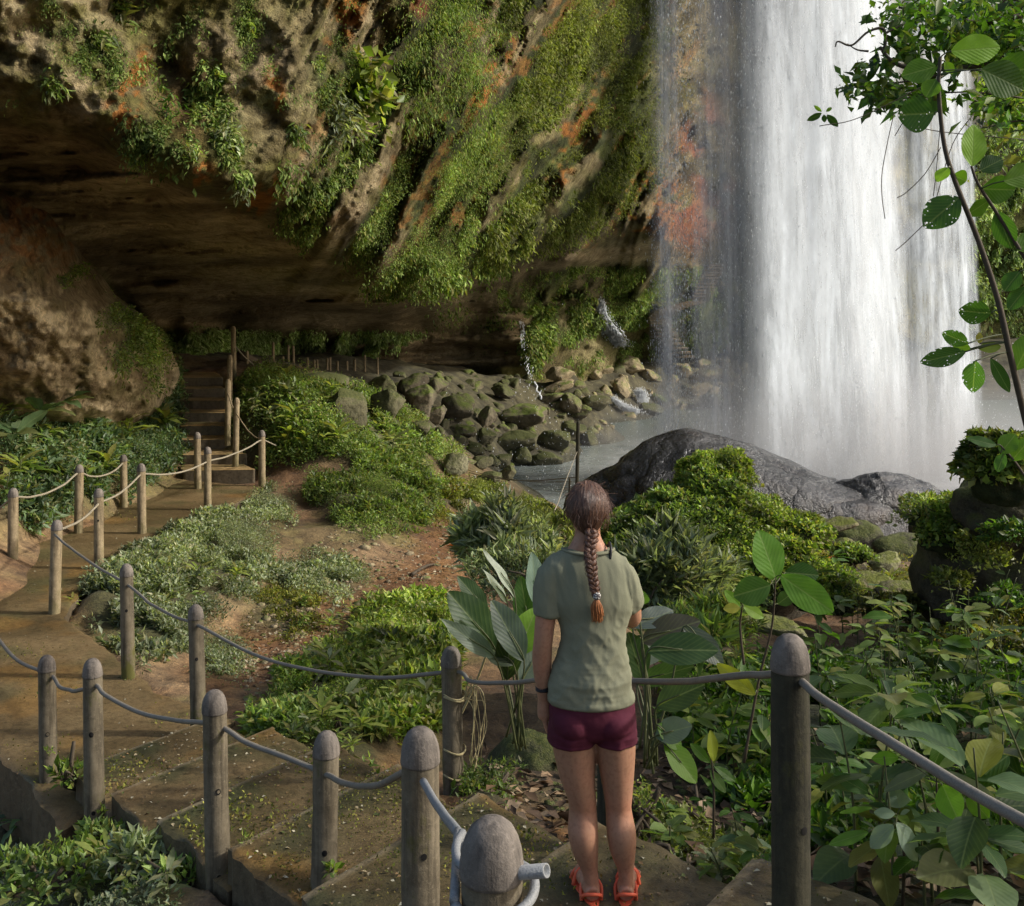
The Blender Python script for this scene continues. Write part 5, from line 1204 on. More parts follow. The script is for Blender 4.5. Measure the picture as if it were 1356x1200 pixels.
# materials
t = NT('skin'); c = t.attr().outputs['Color']; n = t.noise(60, 4, .6); n2 = t.noise(7, 3)
c = t.mixc(c, (.5, .22, .14), t.ramp(n2, (.45, 0.), (.7, .35))); c = t.mixc(c, (.22, .1, .06), t.ramp(n, (.35, .45), (.52, 0.)))
b = t.n('ShaderNodeBsdfPrincipled'); t.l(c, b.inputs['Base Color']); b.inputs['Roughness'].default_value = .48; b.inputs['Specular IOR Level'].default_value = .35
b.inputs['Subsurface Weight'].default_value = .12; b.inputs['Subsurface Radius'].default_value = (.02, .008, .004); t.l(t.bump(n, .25, .001), b.inputs['Normal']); M['skin'] = t.done(b.outputs[0])
t = NT('cotton'); ob = t.coord(); n = t.noise(9, 4, .6); f = t.noise(420, 2, .5); n3 = t.noise(1., 4, .6, t.mapping(ob, (22, 22, 5)))
c = t.mixc((.165, .168, .11), (.235, .235, .16), n); c = t.mixc(c, (.15, .15, .1), t.ramp(f, (.35, .5), (.55, 0.)))
M['shirt'] = t.done(t.bsdf(c, .95, t.bump(t.math('ADD', t.math('MULTIPLY', f, .12), t.math('MULTIPLY', n3, .6)), .5, .006), .15))
t = NT('shorts_cloth'); f = t.noise(380, 2); M['shorts'] = t.done(t.bsdf(t.mixc((.05, .009, .018), (.10, .017, .032), t.noise(12, 4)), .85, t.bump(t.math('ADD', t.math('MULTIPLY', t.noise(14, 3), 1.), t.math('MULTIPLY', f, .1)), .4, .006), .2))
t = NT('hair_brown'); uv = t.coord('UV'); s1 = t.noise(1., 4, .7, t.mapping(uv, (150, 2.2, 1)), .4); s2 = t.noise(1., 3, .6, t.mapping(uv, (38, 1.3, 1)))
c = t.mixc((.018, .009, .006), (.15, .07, .04), t.ramp(s1, (.3, 0.), (.7, 1.))); c = t.mixc(c, (.42, .24, .14), t.ramp(s2, (.55, 0.), (.8, .55)))
M['hair'] = t.done(t.bsdf(c, .42, t.bump(t.math('ADD', s1, s2), .9, .006), .5))
t = NT('strand_brown'); n = t.noise(1., 4, .7, t.mapping(t.coord(), (160, 160, 30))); M['braid'] = t.done(t.bsdf(t.mixc((.025, .011, .007), (.19, .08, .04), n), .45, t.bump(n, .9, .004), .5))
t = NT('ginger_tips'); M['tuft'] = t.done(t.bsdf(t.mixc((.22, .075, .022), (.5, .2, .07), t.noise(60, 3)), .5))
t = NT('sandal_orange'); M['sandal'] = t.done(t.bsdf(t.mixc((.75, .1, .04), (.85, .17, .08), t.noise(50, 3)), .6))
t = NT('black_strap'); M['black'] = t.done(t.bsdf((.012, .012, .014), .5))
t = NT('hair_tie'); v = t.n('ShaderNodeTexVoronoi'); v.inputs['Scale'].default_value = 160; t.l(t.coord(), v.inputs['Vector']); M['tie'] = t.done(t.bsdf(t.ramp(v.outputs['Distance'], (.3, (.7, .68, .62)), (.45, (.08, .07, .07))), .7))
# --- body
parts = []
torso = [(0, 0, .63, .04, .04), (0, 0, .66, .12, .08), (0, 0, .72, .15, .1), (-.002, 0, .8, .148, .1), (0, 0, .9, .128, .085), (.002, 0, 1.0, .108, .066), (-.004, .0, 1.1, .12, .07), (-.012, 0, 1.2, .132, .074), (-.018, 0, 1.26, .138, .062), (-.02, 0, 1.3, .11, .048), (-.02, .005, 1.35, .07, .05), (-.02, .01, 1.39, .05, .05), (-.019, .015, 1.43, .05, .052)]
parts.append(loft(smooth_rings(torso, 4)))
for sx, P3 in ((-1, [(-.075, 0, .66, .088, .095), (-.07, 0, .58, .083, .09), (-.06, 0, .47, .068, .075), (-.042, .0, .385, .055, .06), (-.038, .003, .34, .053, .056), (-.038, -.012, .26, .058, .062), (-.03, -.01, .19, .05, .054), (-.015, 0, .12, .034, .037), (-.006, .0, .075, .029, .034), (-.006, .01, .03, .032, .045)]),
               (1, [(.075, 0, .66, .085, .095), (.085, 0, .58, .078, .088), (.093, 0, .47, .064, .072), (.097, 0, .385, .053, .058), (.099, .003, .34, .05, .055), (.108, -.012, .26, .056, .062), (.113, -.01, .19, .049, .053), (.124, 0, .12, .033, .036), (.127, 0, .075, .028, .033), (.127, .01, .03, .031, .045)])):
    parts.append(loft(smooth_rings(P3, 4)))
    hx = P3[-1][0]; d = .03 * sx
    parts.append(limb([(hx - d * .1, -.035, .034), (hx, .01, .042), (hx + d * .6, .09, .038), (hx + d, .16, .024)], [.027, .034, .034, .03]))
    for k in range(5): parts.append(limb([(hx + d + (k - 2) * .0165, .15, .02), (hx + d * 1.1 + (k - 2) * .018, .2 - abs(k - (0 if sx > 0 else 4)) * .008, .014)], [.012, .009], 3, 10))
# arms
parts.append(limb([(-.12, 0, 1.25), (-.16, -.003, 1.18), (-.178, -.008, 1.1), (-.19, -.012, .99), (-.194, 0, .93), (-.193, .012, .86), (-.19, .02, .79), (-.188, .025, .76)], [.036, .042, .04, .037, .038, .034, .024, .022]))
parts.append(limb([(.1, 0, 1.25), (.13, .01, 1.18), (.146, .05, 1.12), (.16, .11, 1.04), (.12, .19, 1.06), (.06, .26, 1.09), (.045, .275, 1.1)], [.034, .04, .04, .037, .034, .025, .022]))
# left hand hanging: palm, four fingers slightly curled, thumb from its side
wp0 = np.array([-.187, .027, .765])
parts.append(limb([wp0, wp0 + [.002, .004, -.03], wp0 + [.004, .008, -.075], wp0 + [.004, .01, -.09]], [.022, .026, .028, .02]))
for k, (ln, dy) in enumerate([(.072, .028), (.08, .012), (.076, -.005), (.06, -.02)]):
    b0 = wp0 + [.004, .008 + dy * .8, -.082]; parts.append(limb([b0, b0 + [.004, dy * .2 + .004, -ln * .4], b0 + [.014, dy * .2 + .002, -ln * .75], b0 + [.026, dy * .2, -ln]], [.0105, .0095, .0088, .0075], 4, 10))
b0 = wp0 + [.0, .026, -.028]; parts.append(limb([b0, b0 + [.004, .022, -.026], b0 + [.012, .026, -.05], b0 + [.018, .024, -.066]], [.013, .012, .0105, .008], 4, 10))
# right hand held at the chest
wp0 = np.array([.045, .275, 1.1]); parts.append(limb([wp0, wp0 + [-.03, .012, .02], wp0 + [-.07, .02, .04]], [.022, .027, .024]))
for k, (ln, dz) in enumerate([(.066, .03), (.074, .014), (.07, -.003), (.055, -.018)]):
    b0 = wp0 + [-.068, .02, .036 + dz * .8]; parts.append(limb([b0, b0 + [-ln * .45, .0, .01], b0 + [-ln * .75, -.018, .01], b0 + [-ln * .7, -.036, .006]], [.0105, .0095, .0088, .0075], 4, 10))
b0 = wp0 + [-.03, .01, .044]; parts.append(limb([b0, b0 + [-.016, .0, .024], b0 + [-.04, -.01, .034]], [.013, .011, .008], 4, 10))
# head with face
hc = np.array([-.019, .02, 1.49])
parts.append(ellipsoid(hc, (.07, .09, .1))); parts.append(ellipsoid(hc + [0, .035, -.055], (.055, .06, .06)))
parts.append(limb([hc + [0, .088, .01], hc + [0, .106, -.012], hc + [0, .112, -.028]], [.008, .011, .013], 4, 10))
for s in (-1, 1): parts.append(ellipsoid(hc + [s * .075, .005, -.01], (.01, .018, .03), 2)); parts.append(ellipsoid(hc + [s * .03, .078, .018], (.018, .012, .006), 2))
parts.append(ellipsoid(hc + [0, .09, -.058], (.024, .012, .008), 2)); parts.append(ellipsoid(hc + [0, .078, -.095], (.022, .02, .016), 2))
me = solid(parts, .0042, 5, .5); V, N = mesh_co(me)
C = np.tile([.36, .19, .115], (len(V), 1)); C = mix(C, (.42, .2, .12), sstep(.3, .1, V[:, 2])); C = mix(C, (.4, .17, .1), np.exp(-((V[:, 2] - .37) / .04) ** 2) * .4)
vcol(me, C); wlink('body', me, M['skin'])
for s in (-1, 1):
    V, Fc = ellipsoid(hc + [s * .03, .082, .006], (.012, .009, .009), 3); m = MB(); m.add(V, Fc); m.build('eye', M['black']).parent = woman
# --- T-shirt
def shirt():
    rg = [(-.008, 0, .715, .176, .128), (-.008, 0, .735, .174, .128), (-.006, 0, .80, .160, .12), (-.002, 0, .88, .143, .106), (.001, 0, .97, .134, .098), (.0, 0, 1.06, .142, .1), (-.006, 0, 1.15, .164, .108), (-.012, 0, 1.22, .176, .1), (-.018, 0, 1.27, .178, .085), (-.02, 0, 1.305, .155, .068), (-.02, .003, 1.328, .118, .06), (-.02, .006, 1.34, .088, .056)]
    p = [loft(smooth_rings(rg, 4), 40)]
    p.append(limb([(-.12, 0, 1.27), (-.165, 0, 1.225), (-.182, -.005, 1.15), (-.186, -.008, 1.085)], [.055, .062, .058, .057]))
    p.append(limb([(.1, 0, 1.27), (.14, .006, 1.22), (.152, .035, 1.15), (.156, .055, 1.115)], [.055, .06, .056, .055]))
    me = solid(p, .0055, 5, .5); V, N = mesh_co(me)
    z = V[:, 2]; x = V[:, 0]; low = sstep(1.0, .85, z)
    a = .8 * x + .6 * z; f1 = ridge(v3(x * 3.2 + 2, V[:, 1] * 3, z * 13), 3, 201); f2 = ridge(v3(x * 9, V[:, 1] * 6, z * 4.5 + x * 7), 3, 202)
    f3 = np.sin((z - .5 * x) * 70 + 3 * fbm(V * 6, 2, 5)) * np.exp(-((z - .88) / .06) ** 2) * .5
    dsp = .010 * f1 * low + .016 * f2 * sstep(.95, 1.15, z) * sstep(.03, .14, np.abs(x + .01)) + .003 * f3 + .004 * fbm(V * 7, 3, 203) + .013 * ridge(v3(x * 7 + z * 5, V[:, 1] * 4, z * 5 - x * 7), 3, 204) * sstep(1.2, 1.0, z) + .008 * ridge(v3(x * 14 - z * 4, V[:, 1] * 3, z * 4), 2, 205) * sstep(1.05, .85, z)
    dsp = dsp * sstep(.71, .74, z) + .004 * np.exp(-((z - .722) / .006) ** 2)
    V = V + N * dsp[:, None]; V[:, 0] = (V[:, 0] + .01) * .915 - .01; V[:, 1] *= .9; V[:, 2] = np.where(V[:, 2] < 1.15, 1.15 - (1.15 - V[:, 2]) * .9, V[:, 2]); set_co(me, V); return me
wlink('shirt', shirt(), M['shirt'])
m = MB(); a = np.linspace(0, 2 * np.pi, 40, endpoint=False); m.tube(np.stack([-.018 + .098 * np.cos(a), .004 + .062 * np.sin(a), 1.334 + .004 * np.cos(2 * a) + np.where(np.sin(a) > 0, -.01 * np.sin(a), 0)], -1), .0062, 8, closed=True); wlink('collar', m.build('collar', None).data, M['shirt'])
for o in [o for o in col.objects if o.name.startswith('collar') and o.parent is None]: bpy.data.objects.remove(o)
m = MB(); m.tube(smoothpath([(.062, -.045, 1.31), (.066, -.035, 1.345), (.064, 0, 1.362), (.06, .03, 1.34)], 6), .0055, 6); o = m.build('bra_strap', M['black']); o.parent = woman
# --- shorts
rg = [(-.002, 0, .60, .163, .118), (-.002, -.004, .66, .172, .124), (-.003, -.006, .72, .172, .122), (-.003, 0, .79, .155, .11)]
p = [loft(smooth_rings(rg, 4), 36)] + [loft(smooth_rings(q, 4), 30) for q in ([(-.082, 0, .592, .092, .104), (-.08, 0, .64, .096, .11), (-.07, 0, .7, .1, .11)], [(.088, 0, .598, .084, .1), (.083, 0, .64, .09, .108), (.07, 0, .7, .1, .11)])]
p += [ellipsoid((-.078, -.035, .685), (.088, .092, .075), 3), ellipsoid((.076, -.035, .685), (.086, .092, .075), 3)]
p[0] = loft(smooth_rings([(.0, -.002, .612, .05, .07), (-.002, 0, .64, .13, .1), (-.002, 0, .69, .168, .118), (-.003, 0, .74, .168, .118), (-.003, 0, .79, .155, .11)], 4), 36)
me = solid(p, .0055, 4, .5); V, N = mesh_co(me); V = V + N * (.004 * fbm(V * 14, 3, 210) + .004 * ridge(v3(V[:, 0] * 16, V[:, 1] * 10, V[:, 2] * 26), 2, 211) * sstep(.7, .62, V[:, 2]) + .003 * np.exp(-((V[:, 2] - .6) / .005) ** 2))[:, None]; set_co(me, V)
V2_, _n = mesh_co(me); V2_[:, 2] = .80 - (.80 - V2_[:, 2]) * .93; V2_[:, 0] *= .97; set_co(me, V2_); wlink('shorts', me, M['shorts'])
# --- hair: sphere whose poles lie at the nape, so strands run over the skull into the braid
nth, nph = 90, 260; TH, PH = np.meshgrid(np.linspace(.0, np.pi, nth), np.linspace(0, 2 * np.pi, nph), indexing='ij')
pole = nrmz(np.array([[0, -.45, -.9]]))[0]; e1 = np.array([1., 0, 0]); e2 = np.cross(pole, e1)
dirs = pole * np.cos(TH)[..., None] + np.sin(TH)[..., None] * (e1 * np.cos(PH)[..., None] + e2 * np.sin(PH)[..., None])
pz = dirs[..., 2]; R = np.array([.083, .104, .109])
Vh = dirs * R; tap = 1 - .42 * sstep(.05, -.95, pz); Vh[..., 0] *= tap; Vh[..., 1] *= np.where(dirs[..., 1] > 0, 1 - .45 * sstep(.2, -.6, pz), 1)
Vh[..., 2] = np.where(pz < 0, Vh[..., 2] * 1.02, Vh[..., 2] * (1 - .02))
st = fbm(v3(np.cos(PH) * 9, np.sin(PH) * 9, TH * 1.2), 4, 220, .65); cl = fbm(v3(np.cos(PH) * 3.2, np.sin(PH) * 3.2, TH * 2.0), 3, 221)
Vh = Vh * (1 + .03 * st + .035 * cl)[..., None] + (hc + [.0, -.004, .0])
front = dirs[..., 1] > .55       # open over the face
V = Vh.reshape(-1, 3); Fh = gridfaces(nth, nph); keep = ~(((V[Fh][:, :, 1] - hc[1]).mean(1) > .05) & ((V[Fh][:, :, 2] - hc[2]).mean(1) < .055)); Fh = Fh[keep]
o = mesh_np('hair', V, Fh, M['hair'], uv=np.stack([PH / (2 * np.pi), TH / np.pi], -1).reshape(-1, 2)); o.parent = woman; hair = o
m = MB(); tt = np.linspace(0, 1, 90)
cxz = lambda t: np.stack([np.interp(t, [0, .3, .6, 1], [-.012, -.018, -.012, .004]), np.interp(t, [0, .15, .5, 1], [-.075, -.085, -.112, -.125]), 1.425 - .235 * t], -1)
for k in range(3):
    ph = tt * 2 * np.pi * 4.2 + k * 2 * np.pi / 3; wdt = np.interp(tt, [0, .1, .8, 1], [.013, .012, .0098, .007]) * (1 + .15 * np.sin(tt * 31 + k * 2))
    q = cxz(tt) + np.stack([wdt * np.sin(ph), wdt * .5 * np.sin(2 * ph), 0 * tt], -1); m.tube(q, np.interp(tt, [0, .1, .8, 1], [.0125, .012, .0095, .0065]), 12)
    for j in range(14):
        oa = random.uniform(0, 6.28); rr_ = np.interp(tt, [0, .1, .8, 1], [.0133, .0126, .01, .007]); off = np.stack([np.cos(oa + tt * 9) * rr_, np.sin(oa + tt * 9) * rr_, 0 * tt], -1) * (1 + .35 * np.sin(tt * random.uniform(8, 30) + oa))[:, None]
        m.tube(q + off, .0011, 4)
o = m.build('braid', M['braid']); o.parent = hair
m = MB(); te = cxz(np.array([1.]))[0]
m.add(*ellipsoid(te + [0.001, 0, .004], (.0155, .0145, .017), 3)); o = m.build('hair_tie', M['tie']); o.parent = hair
m = MB()
for j in range(170):
    a_ = random.uniform(0, 6.28); s_ = random.uniform(.2, 1); e = te + [.004 + math.cos(a_) * .024 * s_, -.004 + math.sin(a_) * .014 * s_, -random.uniform(.055, .095)]
    mid = te + [math.cos(a_) * .022 * s_, math.sin(a_) * .015 * s_, -.035]; m.tube(smoothpath([te + [math.cos(a_) * .006, math.sin(a_) * .006, -.008], mid, e], 4), .0013, 4)
o = m.build('braid_tuft', M['tuft']); o.parent = hair
m = MB()
for j in range(420):      # loose strands
    d = nrmz(rng.normal(size=(1, 3)))[0]; d[2] = abs(d[2]) * .8 + .0 - .3 * random.random(); d[1] = -abs(d[1]) * .8 if random.random() < .7 else d[1]; d = nrmz(d[None])[0]
    if d[1] > .3 and d[2] < .5: continue
    s = hc + d * R * .95; tg = pole - d * np.dot(pole, d) + rng.normal(size=3) * .35; tg = nrmz(tg[None])[0]; L = random.uniform(.03, .08)
    m.tube(smoothpath([s, s + tg * L * .5 + d * random.uniform(.001, .006), s + tg * L + d * random.uniform(-.01, .006)], 3), .0006, 3)
o = m.build('loose_strands', M['braid']); o.parent = hair; o['kind'] = 'stuff'
# --- watch band and sandals
m = MB(); a = np.linspace(0, 2 * np.pi, 24, endpoint=False)
for dz in (-.006, 0, .006): m.tube(np.stack([-.19 + .026 * np.cos(a), .02 + .025 * np.sin(a), .8 + dz + 0 * a], -1), .004, 6, closed=True)
o = m.build('wristband', M['black']); o.parent = woman
m = MB(); m.tube(smoothpath([wp0 * 0 + [-.18, .02, .70], [-.172, .03, .685], [-.176, .04, .67]], 4), .006, 6)
for hx, d in ((-.006, -.03), (.127, .03)):
    sd_ = empty('sandal', WO); sd_.parent = woman; sd_.location = (0, 0, 0)
    m = MB(); out = []
    for tq in np.linspace(0, 2 * np.pi, 30, endpoint=False):
        yy = .075 - math.cos(tq) * .135; w_ = (.036 + .012 * sstep(.0, .15, yy)); out.append((hx + d * (yy / .16) + math.sin(tq) * w_, yy))
    for z0, z1 in ((-.012, .004),):
        A = [(x, y, z0) for x, y in out] + [(x, y, z1) for x, y in out]; k = 30
        m.add(np.array(A), [(i, (i + 1) % k, k + (i + 1) % k, k + i) for i in range(k)] + [tuple(range(k))[::-1], tuple(range(k, 2 * k))])
    o = m.build('sole', M['sandal'], smooth=False); o.parent = sd_
    def strap(pts, r=.0065):
        m = MB(); m.tube(smoothpath(pts, 6), r, 8); o = m.build('strap', M['sandal']); o.parent = sd_
    strap([(hx - .036, .0, 0), (hx - .034, -.03, .03), (hx - .02, -.055, .048), (hx, -.062, .052), (hx + .02, -.055, .048), (hx + .034, -.03, .03), (hx + .036, .0, 0)])
    strap([(hx - .038, -.01, 0), (hx - .036, .03, .04), (hx + d * .3, .05, .075), (hx + .038, .03, .04), (hx + .038, -.01, 0)])
    strap([(hx + d * .6 - .045, .1, 0), (hx + d * .6 - .03, .1, .05), (hx + d * .6, .1, .07), (hx + d * .6 + .03, .1, .05), (hx + d * .6 + .045, .1, 0)], .008)
    strap([(hx + d * .8 - .045, .15, 0), (hx + d * .8 - .03, .14, .035), (hx + d * .8, .14, .05), (hx + d * .8 + .03, .14, .035), (hx + d * .8 + .045, .15, 0)], .008)
woman.location.z += .012

# ------------------------------------------------------------------ broad-leaved plants, saplings, tree, litter
def bl_obj(name, leaves, mat, parent):
    """each leaf its own mesh part: (base, tip, width, normal, colour, kw)"""
    out = []
    for b, tp, w_, n, c, kw in leaves:
        m = MB(); V, Fc, U = bigleaf(b, tp, w_, n, **kw); m.add(V, Fc, c, U); out.append(m.build(name, M[kwm(mat, c)], parent))
    return out
def kwm(mat, c): return mat
def leafcol(pal, r=random):
    c = np.array(r.choice(LCOL[pal])) * r.uniform(.8, 1.25); return np.clip(c, 0, .9)
def leaf_part(parent, b, tp, w_, n, c, mat='bigleaf', **kw):
    m = MB(); V, Fc, U = bigleaf(b, tp, w_, n, **kw); m.add(V, Fc, c, U); return m.build('leaf', M[mat], parent)
CAM = np.array([0, 0, CZ])
# paddle-leaved plant left of the woman
def paddle(rootpx, leaves, lab, dref):
    rt_ = P(*rootpx); root = empty('paddle_leaf_plant', rt_); tag(root, lab, 'plant')
    for bx, by, tx_, ty, wpx, d, c, tilt, kind in leaves:
        b = P(bx, by, d); tp = P(tx_, ty, d + random.uniform(-.12, .12)); v = nrmz((CAM - b)[None])[0]
        nn = v * math.cos(tilt) + np.array([0, 0, 1.]) * .5 + np.array([math.sin(tilt), 0, 0])
        leaf_part(root, b, tp, wpx / F * d, nn, c, bend=.1, fold=.22, kind=kind, wave=.012, nl=14, nw=8)
        m = MB(); m.tube(smoothpath([rt_ + rng.normal(size=3) * .03, (rt_ + b) / 2 + [random.uniform(-.03, .03), 0, .03], b, b + (tp - b) * .5], 5), np.linspace(.008, .003, 16), 6); m.build('stem', M['stem'], root)
GY, DK, BR, PL = (.16, .2, .15), (.045, .085, .03), (.16, .3, .035), (.42, .46, .38)
paddle((686, 985, 6.3), [(682, 792, 644, 724, 17, 6.3, PL, .9, 'lance'), (672, 800, 643, 752, 14, 6.35, PL, .8, 'lance'), (646, 812, 608, 762, 26, 6.6, DK, .2, 'oval'), (655, 858, 598, 784, 52, 6.2, DK, .1, 'oval'), (655, 870, 587, 820, 26, 6.1, GY, -.5, 'lance'),
    (694, 875, 655, 796, 42, 6.1, (.07, .1, .075), .2, 'oval'), (709, 800, 708, 734, 28, 6.35, (.24, .33, .28), .4, 'oval'), (683, 868, 712, 806, 44, 6.25, BR, .5, 'oval'), (702, 840, 690, 765, 34, 6.45, (.05, .11, .025), .0, 'oval'), (690, 905, 722, 845, 36, 6.2, (.16, .2, .17), .3, 'oval'), (680, 880, 640, 850, 34, 6.2, (.05, .07, .04), .1, 'oval'), (672, 900, 676, 830, 36, 6.25, (.03, .05, .02), .0, 'oval')],
    'clump of upright paddle-shaped leaves left of the woman, some with pale undersides', 6.2)
paddle((862, 1010, 5.6), [(838, 830, 893, 806, 30, 5.7, (.1, .13, .12), .2, 'oval'), (845, 800, 850, 782, 26, 5.7, BR, .2, 'oval'), (850, 850, 925, 820, 42, 5.7, (.10, .09, .075), .1, 'oval'), (858, 862, 950, 858, 46, 5.5, DK, .1, 'oval'), (905, 830, 960, 880, 34, 5.6, (.06, .08, .06), .3, 'oval'),
    (838, 880, 880, 850, 32, 5.9, GY, .2, 'oval'), (850, 900, 835, 840, 40, 5.8, DK, .2, 'oval'), (870, 935, 930, 905, 42, 5.5, (.05, .08, .03), .1, 'oval'), (845, 905, 915, 880, 30, 5.8, (.07, .13, .03), .2, 'oval'), (880, 985, 925, 1035, 36, 5.3, BR, .4, 'oval'), (870, 960, 905, 990, 30, 5.3, (.1, .2, .03), .4, 'oval'), (868, 975, 915, 960, 36, 5.3, (.15, .19, .15), .1, 'oval')],
    'clump of broad drooping dark leaves right of the woman behind the cable', 5.6)
def sapling(base, h, nleaf, L, pal, lab, group=None, seed=0, ratio=.5, whorl=False, lean=None, mat='bigleaf', kind='oval', radius=.007, parent=None):
    r = random.Random(seed); base = np.array(base, float)
    root = empty('sapling', base); tag(root, lab, 'sapling', group)
    lean = lean if lean is not None else (r.uniform(-.25, .25) * h, r.uniform(-.2, .2) * h)
    st = smoothpath([base - [0, 0, .05], base + [lean[0] * .2, lean[1] * .2, h * .5], base + [lean[0], lean[1], h]], 8)
    m = MB(); m.tube(st, np.linspace(radius, radius * .4, len(st)), 6); m.build('stem', M['stem'], root)
    for k in range(nleaf):
        f = 1. if whorl and k < 6 else r.uniform(.25, 1); f = min(f, .999); b = st[int(f * (len(st) - 1))]
        az = k * 2.4 + r.uniform(-.4, .4); el = r.uniform(-.35, .45) if not whorl else r.uniform(-.3, .3)
        l = L * r.uniform(.6, 1.2); dr = np.array([math.cos(az) * math.cos(el), math.sin(az) * math.cos(el), math.sin(el)])
        pb = b + dr * l * .22; m = MB(); m.tube(np.array([b, pb]), .002, 4)
        nn = np.array([0, 0, 1.]) - dr * dr[2] + np.array([r.uniform(-.4, .4), r.uniform(-.4, .4), 0])
        V, Fc, U = bigleaf(pb, pb + dr * l, l * ratio * r.uniform(.85, 1.15), nn, bend=r.uniform(.05, .35), fold=r.uniform(.1, .35), kind=kind, nl=9, nw=4, wave=.02)
        c = leafcol(pal, r) if r.random() > .035 else np.array((.24, .25, .04))
        mm = MB(); mm.add(V, Fc, c, U); mm.build('leaf', M[mat], root)
    return root
def gpt(px, py):
    return hit(px, py)[0]
# main near sapling behind the tall post
def feature_sapling(stem, leaves, lab, rad=.007, mat='bigleaf', name='sapling', cat='sapling'):
    root = empty(name, stem[0]); tag(root, lab, cat)
    st = smoothpath(stem, 7); m = MB(); m.tube(st, np.linspace(rad, rad * .5, len(st)), 7); m.build('stem', M['twig'], root)
    for b, tp, w_, c, mt, kd in leaves:
        b = np.array(b); tp = np.array(tp); v = nrmz((CAM - b)[None])[0]; i = int(np.argmin(np.linalg.norm(st - b, axis=1)))
        if np.linalg.norm(st[i] - b) > .012:
            m = MB(); m.tube(smoothpath([st[i], (st[i] + b) / 2 + [0, 0, .004], b], 3), .0022, 5); m.build('leaf_stalk', M['stem'], root)
        leaf_part(root, b, tp, w_, v + rng.normal(size=3) * .25, c, mat=mt, bend=.06, fold=.12, kind=kd, wave=.012, nl=14, nw=8)
    return root
def LF(bx, by, tx_, ty, wpx, d, c, mt='bigleaf', kd='oval', dz=0): return (P(bx, by, d), P(tx_, ty, d + dz), wpx / F * d, c, mt, kd)
feature_sapling([P(985, 1010, 4.7), P(1005, 900, 4.7), P(1022, 830, 4.65), P(1027, 765, 4.6)],
    [LF(1028, 768, 1006, 703, 48, 4.6, (.11, .24, .03)), LF(1020, 775, 972, 790, 40, 4.5, (.07, .15, .03)), LF(1034, 762, 1105, 812, 42, 4.5, (.12, .25, .04)), LF(1040, 758, 1085, 762, 30, 4.7, (.04, .1, .02)), LF(1020, 765, 1012, 735, 26, 4.75, (.02, .05, .015)), LF(1030, 800, 1050, 785, 20, 4.65, (.05, .1, .02)), LF(1000, 920, 950, 880, 24, 4.6, (.32, .33, .04))],
    'tall sapling with a big upright bright leaf, just left above the tall dark post')
feature_sapling([P(985, 880, 5.0), P(980, 830, 5.0), P(983, 803, 4.95)], [LF(980, 803, 960, 782, 14, 4.95, BR), LF(985, 803, 1012, 818, 16, 4.9, (.2, .32, .04)), LF(980, 805, 958, 806, 14, 4.9, (.34, .32, .05)), LF(984, 800, 1000, 795, 10, 5.0, BR)], 'small sapling with yellow-green leaves beside the tall sapling')
feature_sapling([P(1195, 1210, 3.9), P(1197, 1130, 3.9), P(1188, 1080, 3.9)],
    [LF(1192, 1070, 1184, 1042, 30, 3.9, (.25, .33, .24), kd='heart', dz=.1), LF(1185, 1078, 1158, 1076, 14, 3.8, (.28, .36, .26)), LF(1192, 1080, 1210, 1078, 14, 3.9, (.26, .34, .25)), LF(1187, 1090, 1218, 1140, 32, 3.7, (.3, .38, .29)), LF(1183, 1093, 1152, 1122, 26, 3.7, (.25, .31, .23)), LF(1155, 1070, 1112, 1075, 10, 3.9, BR), LF(1150, 1102, 1098, 1118, 16, 3.8, (.12, .24, .03)), LF(1150, 1050, 1105, 1025, 20, 4.0, (.06, .14, .03))],
    'sapling with a star of pale whitish-green leaves at lower right')
feature_sapling([P(1243, 1180, 3.8), P(1242, 1080, 3.8), P(1240, 1035, 3.8)], [LF(1248, 1040, 1268, 1085, 36, 3.75, (.16, .32, .03), dz=-.1), LF(1280, 1050, 1310, 1085, 26, 3.8, (.14, .28, .03)), LF(1240, 1020, 1320, 1060, 22, 3.7, (.16, .18, .15)), LF(1230, 1020, 1170, 1045, 22, 3.9, (.14, .17, .13)), LF(1190, 1003, 1155, 1005, 18, 4.0, (.16, .33, .03))], 'sapling with hanging bright ribbed leaves under the slanting cable')
feature_sapling([P(945, 1110, 4.7), P(945, 1040, 4.7), P(942, 1005, 4.7)], [LF(945, 1008, 942, 968, 18, 4.7, (.3, .34, .04)), LF(940, 1010, 915, 985, 14, 4.7, (.1, .2, .03)), LF(946, 1015, 975, 1035, 12, 4.65, (.07, .15, .03)), LF(940, 1020, 962, 1050, 14, 4.7, (.1, .17, .06))], 'small sapling topped by one upright yellow-green leaf')
